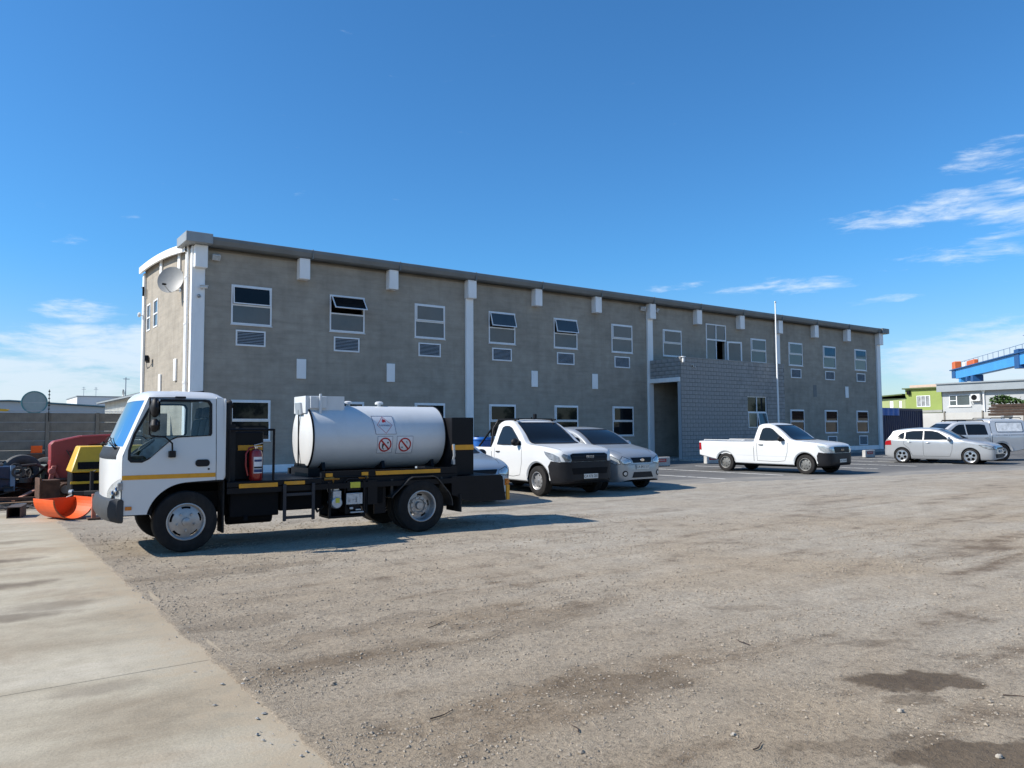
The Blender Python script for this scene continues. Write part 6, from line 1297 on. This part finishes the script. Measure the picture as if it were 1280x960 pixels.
t = ob('marker_post', 'faded salmon short post beside the truck bumper', 'post', (1.97, 15.3, 0)); mb = MB(); mb.box(-.035, .035, -.03, .03, 0, .44); mb.build('post', M('salmon_paint', (.52, .17, .10), .7, var=.3, vs=9), t, bevel=.008); mb = MB(); mb.box(-.1, .1, -.1, .1, 0, .025); mb.build('foot', rust, t)
t = ob('rusty_box', 'rusty brown steel box standing behind the orange half drum', 'box', (1.62, 19.5, 0), 8); mb = MB(); mb.box(-.19, .19, -.2, .2, .04, .50); mb.build('shell', rust, t, bevel=.01); mb = MB(); mb.box(-.2, .2, -.205, -.2, .04, .08); mb.box(-.21, -.17, -.21, .2, .1, .55); mb.box(-.18, .18, -.18, .18, 0, .04); mb.build('flange', rust, t)
t = ob('gearbox', 'rusty cast gearbox with round flange in the scrap heap', 'machine part', (2.05, 20.0, 0), -15); mb = MB(); mb.box(-.28, .25, -.2, .25, 0, .42); mb.lathe([(0, -.3), (.16, -.3), (.16, -.24), (.1, -.22), (.1, -.18)], (.0, 0, .26), 'y', 16); mb.box(-.3, .1, -.1, .3, .42, .50); mb.build('case', rust, t, bevel=.03); MB().lathe([(0, -.33), (.09, -.33), (.09, -.30)], (.0, 0, .26), 'y', 14).build('cover', M('pale_aluminium', (.45, .42, .36), .6, var=.3, vs=10), t); mb = MB(); mb.obox((.27, -.15, .28), (.05, 0, 0), (0, .1, 0), (.03, 0, .25)); mb.build('bracket', M('ochre_steel', (.20, .10, .03), .7, var=.4, vs=8), t, bevel=.02)
t = ob('old_cabinet', 'dark blue sheet metal cabinet lying in the scrap heap', 'cabinet', (.55, 20.6, 0), 5); mb = MB(); mb.box(-.75, .46, -.3, .5, .25, .78); mb.build('shell', M('dark_blue_sheet', (.018, .032, .075), .45, var=.3, vs=4), t, bevel=.015); mb = MB(); mb.box(.38, .47, -.36, -.31, .22, .80); mb.build('edge_post', M('pale_blue_steel', (.20, .30, .42), .5, var=.3), t); mb = MB(); mb.box(-.7, .4, -.25, .45, 0, .25); mb.build('pallet', dark, t); mb = MB(); mb.tube([(.1, -.33, .80), (.16, -.37, .6), (.05, -.36, .42), (.12, -.35, .3)], .012, 6); mb.build('cable', galv, t, smooth=True)
for (x, y, z, rx, ry, sc, lab) in [(1.22, 21.2, .60, 8, 100, 1, 'large worn tyre lying tilted on top of the scrap heap'), (1.75, 21.6, .58, 20, 50, .85, 'smaller grey tyre behind the large tyre in the scrap heap'), (.35, 21.3, .92, 0, 90, .8, 'tyre lying flat on the dark blue cabinet')]:
    t = thing('scrap_tyre', lab, 'tyre', (x, y, z)); t.rotation_euler = (R(rx), 0, R(ry)); t.scale = (sc, sc, sc); pr = [(.22, -.08), (.25, -.11), (.33, -.125), (.40, -.10), (.42, -.06), (.42, .06), (.40, .10), (.33, .125), (.25, .11), (.22, .08), (.22, -.08)]
    MB().lathe(pr, (0, 0, 0), 'x', 36).build('casing', M('grey_dusty_rubber', (.085, .083, .08), .85, var=.4, vs=5, bump=.3, bs=40), t, smooth=True); MB().lathe([(.22, -.05), (.19, -.05), (.19, .05), (.22, .05)], (0, 0, 0), 'x', 28).build('bead', rubber, t)
    mb = MB(); mb.box(-.3, .3, -.3, .3, -z/sc, -.2)
t = ob('scrap_crate', 'dark heap of crated scrap under the tyres', 'crate', (1.30, 21.5, 0)); mb = MB(); mb.box(-.7, .8, -.45, .5, 0, .36); mb.build('crate', rust, t, bevel=.02); mb = MB()
for k in range(14): a = random.uniform(0, 3.1); mb.bar((random.uniform(-.6, .5), random.uniform(-.5, .3), .36+.1*random.random()), (random.uniform(-.5, .8), random.uniform(-.5, .4), .38+.25*random.random()), .03+.05*random.random(), .02)
mb.build('offcuts', M('mixed_scrap_steel', (.10, .085, .075), .7, var=.6, vs=5), t)
t = ob('scrap_grille', 'small pale green machine grille leaning in the scrap heap', 'machine part', (1.72, 20.75, .36), -25); mb = MB(); mb.obox((0, 0, .22), (.16, 0, 0), (0, .05, .02), (0, -.06, .2)); mb.build('frame', M('pale_green_grey', (.17, .20, .17), .6, var=.3, vs=8), t, bevel=.01); mb = MB()
for kx in range(5): mb.box(-.14+.06*kx, -.12+.06*kx, -.16, .06, .05, .08)
mb.build('bar', dark, t)
for i, (a, b, w, h_, m_, lab) in enumerate([((1.0, 19.8, .05), (1.75, 20.3, .42), .12, .03, M('pink_plank', (.36, .17, .12), .8, var=.3, vs=8), 'short salmon painted plank leaning in the scrap heap'), ((.7, 19.0, .07), (1.75, 19.15, .06), .10, .03, M('tan_plank', (.34, .21, .12), .8, var=.3, vs=8), 'tan timber plank lying at the front of the scrap heap'),
        ((.2, 19.2, .03), (1.2, 19.0, .03), .09, .05, galv, 'flat pale steel bar lying at the edge of the concrete'), ((.1, 19.9, .12), (1.5, 19.6, .10), .07, .07, rust, 'long rusty pipe lying under the scrap heap'), ((1.6, 18.4, .06), (2.05, 18.2, .28), .22, .012, signw, 'white sheet leaning beside the orange half drum')]):
    o = MB().bar(a, b, w, h_).build(['plank', 'plank', 'steel_bar', 'pipe', 'sheet'][i], m_, bevel=.004); tag(o, lab, ['plank', 'plank', 'bar', 'pipe', 'sheet'][i])
t = ob('orange_sign', 'small red orange board leaning against the panel wall', 'board', (2.1, 29.6, 0)); mb = MB(); mb.obox((0, 0, .98), (.16, 0, 0), (0, .012, .003), (0, -.04, .12)); mb.build('board', orangep, t); mb = MB(); mb.box(-.25, .25, -.05, .25, 0, .82); mb.build('stack', rust, t)
mb = MB(); rnd = random.Random(9)
for k in range(500):
    x = rnd.uniform(.0, 2.4); y = rnd.uniform(18.2, 22); mb.obox((x, y, .01+.03*rnd.random()), (rnd.uniform(.02, .12), rnd.uniform(-.05, .05), 0), (rnd.uniform(-.02, .02), rnd.uniform(.01, .05), 0), (0, 0, rnd.uniform(.004, .02)))
o = mb.build('scrap_litter', M('mixed_scrap_steel'))
mb = MB(); rnd = random.Random(21)
for k in range(60):
    p = Vector((rnd.uniform(.1, 2.2), rnd.uniform(20.2, 22.3), rnd.uniform(.05, .75))); d = Vector((rnd.gauss(0, 1), rnd.gauss(0, .6), rnd.gauss(0, .5))).normalized()*rnd.uniform(.15, .5)
    if k % 3 == 0: mb.tube([p-d, p+Vector((0, 0, .1)), p+d], rnd.uniform(.015, .04), 7)
    elif k % 3 == 1: mb.bar(p-d, p+d, rnd.uniform(.05, .22), .02)
    else: mb.lathe([(.08, -.05), (.13, -.05), (.13, .05), (.08, .05), (.08, -.05)], tuple(p), rnd.choice('xyz'), 14)
o2 = mb.build('scrap_tangle', M('tangled_dark_scrap', (.055, .048, .043), .65, var=.7, vs=4)); tag(o2, 'tangle of dark bent scrap iron behind the rusty box', 'scrap', kind='stuff'); tag(o, 'litter of small metal scraps around the heap', 'scrap', kind='stuff')
t = ob('yellow_hook', 'small yellow steel bracket lying on top of the panel wall', 'bracket', (1.10, 29.95, 2.24)); mb = MB(); mb.obox((-.1, 0, .04), (.25, 0, -.01), (0, .05, 0), (0, 0, .04)); mb.obox((.12, 0, .03), (.09, 0, .0), (0, .04, 0), (.03, 0, .03)); mb.build('arm', yellp, t, bevel=.01)

# ------------------------------------------------------------------ buildings beyond the panel wall
wh = thing('warehouse', 'low pale grey warehouse with shallow gable beyond the panel wall', 'building', (0, 92, 0)); pal = M('pale_blue_grey_sheet', (.40, .45, .49), .6, var=.08, vs=.3); pal2 = M('roof_edge_teal', (.10, .20, .24), .5)
mb = MB(); plate(mb, [(-30, 0), (17, 0), (17, 3.95), (4, 4.70), (-30, 3.2)], [], lambda u, v, d: (u, 20*d, v)); mb.build('wall', pal, wh)
mb = MB(); mb.bar((-30, -.2, 3.30), (4, -.2, 4.80), .5, .12); mb.bar((4, -.2, 4.80), (17.3, -.2, 4.05), .5, .12); mb.build('roof_edge', pal2, wh); mb = MB(); mb.add([(-30, 0, 3.36), (4, 0, 4.86), (4, 20, 4.86), (-30, 20, 3.36)], [(0, 1, 2, 3)]); mb.add([(4, 0, 4.86), (17.3, 0, 4.1), (17.3, 20, 4.1), (4, 20, 4.86)], [(0, 1, 2, 3)]); mb.build('roof', bgroof, wh, fix=False)
t = thing('round_sign', 'large round blank grey sign with teal rim before the warehouse', 'sign', (5.4, 80, 0)); MB().lathe([(0, -.05), (.92, -.05), (.92, .05), (0, .05)], (0, 0, 4.24), 'y', 40).build('disc', M('blank_sign_grey', (.26, .32, .32), .6, var=.08), t); MB().lathe([(.92, -.09), (1.02, -.09), (1.02, .09), (.92, .09)], (0, 0, 4.24), 'y', 40).build('rim', M('sign_teal', (.06, .20, .22), .5), t)
mb = MB(); mb.tube([(0, .1, 0), (0, .1, 3.3)], .08, 8); mb.box(-.9, .9, -.06, -.052, 4.20, 4.23); mb.build('pole', galv, t)
t = thing('far_building', 'flat roofed white building far beyond the warehouse', 'building', (18, 138, 0)); mb = MB(); mb.box(-3.4, 6, -4, 10, 0, 7.05); mb.build('wall', M('far_white_wall', (.62, .64, .65), .8, var=.06, vs=.3), t); mb = MB(); mb.box(-3.5, 6.1, -4.1, 10.1, 7.05, 7.2); mb.build('roof', bgroof, t)
for x, lab in ((15.7, 'thin rooftop aerial near the end wall of the far white building'), (17.4, 'thin rooftop aerial over the middle of the far white building')):
    o = MB().tube([(0, 0, 0), (0, 0, 1.5)], .035, 6).tube([(-.3, 0, 1.1), (.3, 0, 1.1)], .025, 5).tube([(-.2, 0, 1.35), (.2, 0, 1.35)], .025, 5).build('aerial', galv); o.location = (x, 136, 7.19); tag(o, lab, 'aerial', 'rooftop aerials')
shd = thing('shed', 'white ribbed sheet metal shed beyond the panel wall by the gable', 'shed', (8, 50, 0)); wsh = M('white_ribbed_sheet', (.68, .69, .67), .5, var=.1, vs=1)
mb = MB(); mb.box(0, 9, -8, 8, 0, 3.5); mb.build('wall', wsh, shd); mb = MB()
for k in range(60): y = -7.9+k*.265; mb.box(-.04, -.001, y, y+.07, .1, 3.48)
r_ = mb.build('rib', wsh, shd); mb = MB(); mb.obox((4.3, 0, 3.75), (4.8, 0, .25), (0, 8.3, 0), (-.003, 0, .05)); mb.build('roof', bgroof, shd); mb = MB(); mb.box(-.46, -.40, -8.3, 8.3, 3.42, 3.58); mb.build('fascia', black, shd)
t = thing('aerial_mast', 'thin mast with a small dish on the white shed', 'aerial', (8.0, 50.3, 3.60)); MB().tube([(0, 0, -.1), (0, 0, 1.2)], .03, 6).build('mast', galv, t); MB().lathe([(0, .05), (.2, .0), (.24, -.04)], (-.1, 0, .25), 'x', 16).build('dish', dishm, t, fix=False); MB().tube([(-.15, 0, 1.1), (.2, 0, 1.1)], .02, 5).build('crossbar', galv, t)

# ------------------------------------------------------------------ right side: container, buildings, crane
ct = thing('shipping_container', 'dark blue corrugated shipping container at the end of the office building', 'container', (54, 28.6, 0)); mb = MB()
xs_ = []; x = -3.0
while x < 3.85: xs_ += [(x, 0), (x+.10, 0), (x+.14, .05), (x+.24, .05)]; x += .28
mb.grid(lambda i, z: (xs_[int(i)][0], xs_[int(i)][1]-.6, z), range(len(xs_)), [.15, 2.72]); mb.build('side_wall', contm, ct, fix=False)
mb = MB(); mb.box(-3.05, 3.95, -.54, 1.8, .15, 2.86); mb.build('shell', contm, ct); mb = MB(); mb.box(-3.05, 3.95, -.63, -.545, 2.72, 2.88); mb.box(-3.05, 3.95, -.63, -.545, 0, .15); mb.box(-3.1, -2.98, -.64, -.54, .15, 2.72); mb.box(3.84, 3.96, -.64, -.54, .15, 2.72); mb.build('frame', contm, ct)
cb = thing('blue_cover', 'bright blue tarpaulin strip over the top edge of the dark container', 'tarpaulin', (52.6, 27.95, 2.36)); mb = MB(); mb.grid(lambda u, v: (u, -.05-.03*math.sin(u*9), v), np.linspace(-1.9, 1.9, 40), [0, .25, .53]); mb.build('sheet', M('tarp_blue', (.05, .16, .46), .5, var=.25, vs=2), cb, smooth=True, fix=False)
gb = thing('grey_shed', 'long pale grey building with sheet roof beyond the boundary wall', 'building', (80, 28, 0))
def wallx(mb, y0, y1, z0, z1, holes=(), th=.25): plate(mb, [(y0, z0), (y1, z0), (y1, z1), (y0, z1)], [rrect(a, b, c, d, .005, 1) for a, b, c, d in holes], lambda u, v, d: (th*d, u, v))
mb = MB(); wallx(mb, -22, 8.6, 0, 5.1, [(6.0, 7.95, 3.6, 4.68)]); mb.box(.25, 14, -22, 8.6, 0, 5.0); mb.build('wall', greywall, gb); mb = MB(); mb.box(-.55, -.45, -22.3, 8.9, 5.02, 5.78); mb.build('fascia', bgroof, gb)
mb = MB(); mb.obox((7, -6.7, 6.05), (7.7, 0, .22), (0, 15.6, 0), (-.003, 0, .06)); mb.build('roof', bgroof, gb); w_ = MB(); plate(w_, [(6.0, 3.6), (7.95, 3.6), (7.95, 4.68), (6.0, 4.68)], [rrect(6.06, 7.22, 3.66, 4.62, .005, 1), rrect(7.30, 7.89, 3.66, 4.10, .005, 1), rrect(7.30, 7.89, 4.16, 4.62, .005, 1)], lambda u, v, d: (-.02+.06*d, u, v)); w_ = w_.build('window', framew, gb)
mb = MB(); mb.box(.02, .03, 6.02, 7.93, 3.62, 4.66); mb.build('pane', paneu, w_); mb = MB(); mb.tube([(-.08, 4.75, 0), (-.08, 4.75, 5.1)], .09, 8); mb.box(-.2, .0, 4.6, 4.9, 4.9, 5.15); mb.build('downpipe', trim, gb); mb = MB(); mb.box(-.12, 0, 5.9, 8.05, 3.50, 3.58); mb.build('sill', trim, gb)
mb = MB(); wallx(mb, 3.9, 4.5, 2.2, 3.2); 
for z in (2.75, 3.05): mb.box(-.06, -.001, 3.9, 4.55, z, z+.05)
mb.box(-.06, -.001, 4.18, 4.24, 2.2, 3.3); mb.build('gate_frame', framew, gb)
ac = thing('air_conditioner', 'white air conditioner unit on the pale grey building', 'air conditioner', (79.98, 33.4, 4.0)); mb = MB(); mb.box(-.35, 0, -.42, .42, 0, .70); mb.build('casing', cctvm, ac, bevel=.02); MB().lathe([(0, -.36), (.26, -.36), (.27, -.345)], (0, .1, .36), 'x', 18).build('fan_grille', dark, ac); mb = MB(); mb.bar((-.3, -.4, -.02), (0, -.4, -.35), .03); mb.bar((-.3, .4, -.02), (0, .4, -.35), .03); mb.build('bracket', galv, ac)
gn = thing('green_building', 'lime green building with white framed window beside the pale grey building', 'building', (80, 39, 0))
mb = MB(); wallx(mb, -2.35, 1.3, 0, 5.45, [(-1.2, .15, 3.6, 4.75)]); mb.box(.25, 9, -2.35, 1.3, 0, 5.3); mb.build('wall', greenw, gn); mb = MB(); wallx(mb, 1.31, 9, 0, 4.55, [(1.7, 2.0, 3.55, 4.3), (2.6, 3.0, 3.55, 4.3)]); mb.box(.26, 9, 1.31, 9, 0, 4.5); mb.build('side_wall', M('pale_lime_wall', (.33, .38, .17), .8, var=.12, vs=.6), gn)
mb = MB(); mb.box(-.3, 9, -2.4, 1.5, 5.46, 5.58); mb.obox((4, 5.2, 4.75), (4.5, 0, 0), (0, 3.8, -.20), (0, 0, .06)); mb.build('roof', M('dark_green_edge', (.08, .11, .03), .6), gn); mb = MB(); mb.box(-.05, 6, -1.9, .8, 5.60, 5.86); mb.build('parapet', M('peach_parapet', (.55, .42, .33), .8, var=.1), gn); mb = MB(); mb.box(-.06, .1, -2.2, -1.9, 5.585, 5.88); mb.build('chimney', M('terracotta', (.35, .10, .05), .8), gn)
w_ = MB(); plate(w_, [(-1.2, 3.6), (.15, 3.6), (.15, 4.75), (-1.2, 4.75)], [rrect(-1.14+.43*k, -1.14+.43*k+.38, 3.66, 4.69, .005, 1) for k in range(3)], lambda u, v, d: (-.02+.06*d, u, v)); w_ = w_.build('window', framew, gn); mb = MB(); mb.box(.02, .03, -1.18, .13, 3.62, 4.73); mb.build('pane', M('pale_curtain_pane', (.30, .31, .31), .3, var=.5, vs=3), w_)
mb = MB(); mb.box(-.25, -.001, .75, 1.05, 4.9, 5.3); mb.build('lamp_box', dark, gn); mb = MB(); mb.box(-.08, -.001, -2.35, 1.3, 3.0, 3.25); mb.build('ledge', M('grey_ledge', (.30, .30, .28), .8), gn)
mb = MB(); mb.box(.02, .03, 1.72, 1.98, 3.57, 4.28); mb.box(.02, .03, 2.62, 2.98, 3.57, 4.28); mb.build('pane', framew, gn)
bw = thing('yard_wall', 'long whitewashed boundary wall behind the parked cars', 'wall', (68, 26, 0)); wm = M('whitewash', (.46, .455, .43), .9, var=.15, vs=.5, dirt=.25); x = -22
while x < 9.5:
    mb = MB(); mb.box(0, .12, x+.06, x+2.94, 0, 2.72); mb.build('panel', wm, bw); mb = MB(); mb.box(-.05, .17, x-.055, x+.055, 0, 2.85); mb.build('post', fencem, bw); x += 3
ts = thing('timber_stack', 'stack of dark brown timber beams raised on a rack near the yard wall', 'timber', (60, 18, 0)); k = 0
for j in range(4):
    for i in range(5): mb = MB(); y0 = -9+random.uniform(-.3, .3); mb.box(-.5+.26*i, -.5+.26*i+.23, y0, 6.35-.12*j+random.uniform(-.1, .1)-(.25 if j < 2 else 0), 2.30+.21*j, 2.30+.21*j+.18); mb.build('beam', timber, ts)
mb = MB()
for y in (-6, 0, 5.2): mb.box(-.6, .9, y-.1, y+.1, 2.15, 2.30); mb.box(-.55, -.4, y-.08, y+.08, 0, 2.15); mb.box(.7, .85, y-.08, y+.08, 0, 2.15)
mb.build('rack', galv, ts)
def bush(name, lab, loc, ry, h_, n, seed):
    t = thing(name, lab, 'plant', loc); q = random.Random(seed); mb = MB()
    for i in range(n):
        a = q.random()*6.28; y = q.uniform(-ry, ry); x_ = q.uniform(-.35, .35); z = q.random()**.7*h_*(.65+.35*math.sin(y*2.1+seed)); L = .07+.10*q.random()
        d = Vector((q.gauss(0, 1), q.gauss(0, 1), q.gauss(0, .7))).normalized(); e = d.cross(Vector((q.gauss(0, 1), q.gauss(0, 1), 1))).normalized(); c_ = Vector((x_, y, z))
        mb.add([c_-d*L, c_+e*L*.45, c_+d*L, c_-e*L*.45], [(0, 1, 2, 3)])
    mb.build('leaves', leafm, t, fix=False); mb = MB()
    for i in range(9): y = -ry+2*ry*i/8; mb.tube([(0, y, -.05), (.05, y+.1, h_*.5), (-.05, y-.05, h_*.8)], .012, 5)
    mb.build('stems', timber, t)
bush('creeper', 'green leafy creeper growing on top of the timber stack', (60, 21.6, 3.12), 2.5, .62, 1500, 4); bush('creeper', 'green leafy creeper trailing on the far end of the timber stack', (60, 15.8, 3.12), 2.9, .55, 1200, 8)
cr = thing('gantry_crane', 'bright blue overhead gantry crane rising behind the pale grey building', 'crane', (113.3, 49.4, 0), R(-142))
cdk = M('crane_dark_blue', (.012, .075, .22), .5)   # x along the girder towards the yard, y to the back
mb = MB(); mb.box(0, 60, -.5, .5, 8.25, 9.50); mb.build('girder', craneb, cr)
mb = MB(); mb.box(-2.2, 60, -.75, .75, 9.51, 9.63); mb.build('walkway', cdk, cr); mb = MB(); mb.box(0, 60, .505, .56, 8.70, 8.80); mb.build('flange', cdk, cr)
for a, b, c_, d_ in ((-1.6, 0, 8.4, 9.5), (7.2, 8.2, 7.4, 8.24), (5.0, 5.7, 7.6, 8.24), (23.4, 24.8, 7.9, 10.0)): mb = MB(); mb.box(a, b, -.6, .62, c_, d_); mb.build('stiffener', cdk, cr)
mb = MB(); mb.box(-2.0, -.6, -.45, .45, 9.64, 10.75); mb.build('winch', M('hoist_orange', (.55, .12, .03), .5, var=.2), cr, bevel=.1); mb = MB(); mb.box(4.5, 7.6, -.3, .3, 9.64, 10.35); mb.build('hoist', M('hoist_orange'), cr, bevel=.1)
mb = MB(); mb.box(2.6, 3.4, -.3, .3, 9.64, 10.3); mb.build('motor', framew, cr, bevel=.06)
mb = MB()
for x in np.arange(-2, 40, 2.0): mb.tube([(x, .7, 9.63), (x, .7, 10.75)], .025, 5)
mb.tube([(-2.1, .7, 10.75), (40, .7, 10.75)], .025, 5); mb.tube([(24, .5, 9.9), (24, .5, 12.2)], .04, 5); mb.tube([(23, .5, 11.6), (25, .5, 11.6)], .03, 5); mb.build('handrail', cdk, cr)
for xa in (1.0, 50): mb = MB(); mb.box(xa, xa+.9, -.4, .4, 0, 8.24); mb.build('leg', craneb, cr)
mb = MB()
for q in range(7): mb.box(9.2+1.25*q, 9.2+1.25*q+.8, .505, .52, 8.95, 9.35)
mb.build('faded_lettering', M('crane_letter_white', (.35, .50, .62), .6, var=.5, vs=3), cr)
# trees across the yard that the office windows mirror
def tree(x, y, h_, seed):
    t = thing('yard_tree', 'broad dark green tree across the yard, mirrored in the office windows', 'tree', (x, y, 0), 0, 'trees across the yard'); q = random.Random(seed); mb = MB()
    mb.tube([(0, 0, -.1), (.1, 0, h_*.2), (-.1, .1, h_*.45), (.1, 0, h_*.8)], [.28, .22, .16, .05], 8)
    for k in range(6): a = k*1.05+q.random(); mb.tube([(0, 0, h_*(.25+.08*k)), (1.2*math.cos(a), 1.2*math.sin(a), h_*(.4+.08*k)), (2.2*math.cos(a), 2.2*math.sin(a), h_*(.48+.08*k))], [.10, .06, .02], 6)
    mb.build('trunk', timber, t, smooth=True); mb = MB(); cl = [(Vector((q.gauss(0, 1.4), q.gauss(0, 1.4), h_*(.35+.6*q.random()))), .6+.7*q.random()) for _ in range(26)]
    for i in range(1500):
        c_, r_ = q.choice(cl); d = Vector((q.gauss(0, 1), q.gauss(0, 1), q.gauss(0, .8))).normalized(); e = d.cross(Vector((q.gauss(0, 1), q.gauss(0, 1), 1))).normalized(); p_ = c_+Vector((q.gauss(0, 1), q.gauss(0, 1), q.gauss(0, 1))).normalized()*r_*q.random()**.4; L = .16+.16*q.random()
        mb.add([p_-d*L, p_+e*L*.5, p_+d*L, p_-e*L*.5], [(0, 1, 2, 3)])
    mb.build('crown', leafm, t, fix=False)
for i in range(22): tree(8+8.5*i+2*math.sin(i*2.3), -30-3*math.cos(i*1.7), 5.5+1.6*math.sin(i*1.3), 30+i)
fw2 = thing('far_yard_wall', 'plain grey wall across the yard below the mirrored trees', 'wall', (60, -26, 0)); mb = MB(); mb.box(-60, 160, 0, .15, 0, 1.9); mb.build('wall', fencem, fw2)
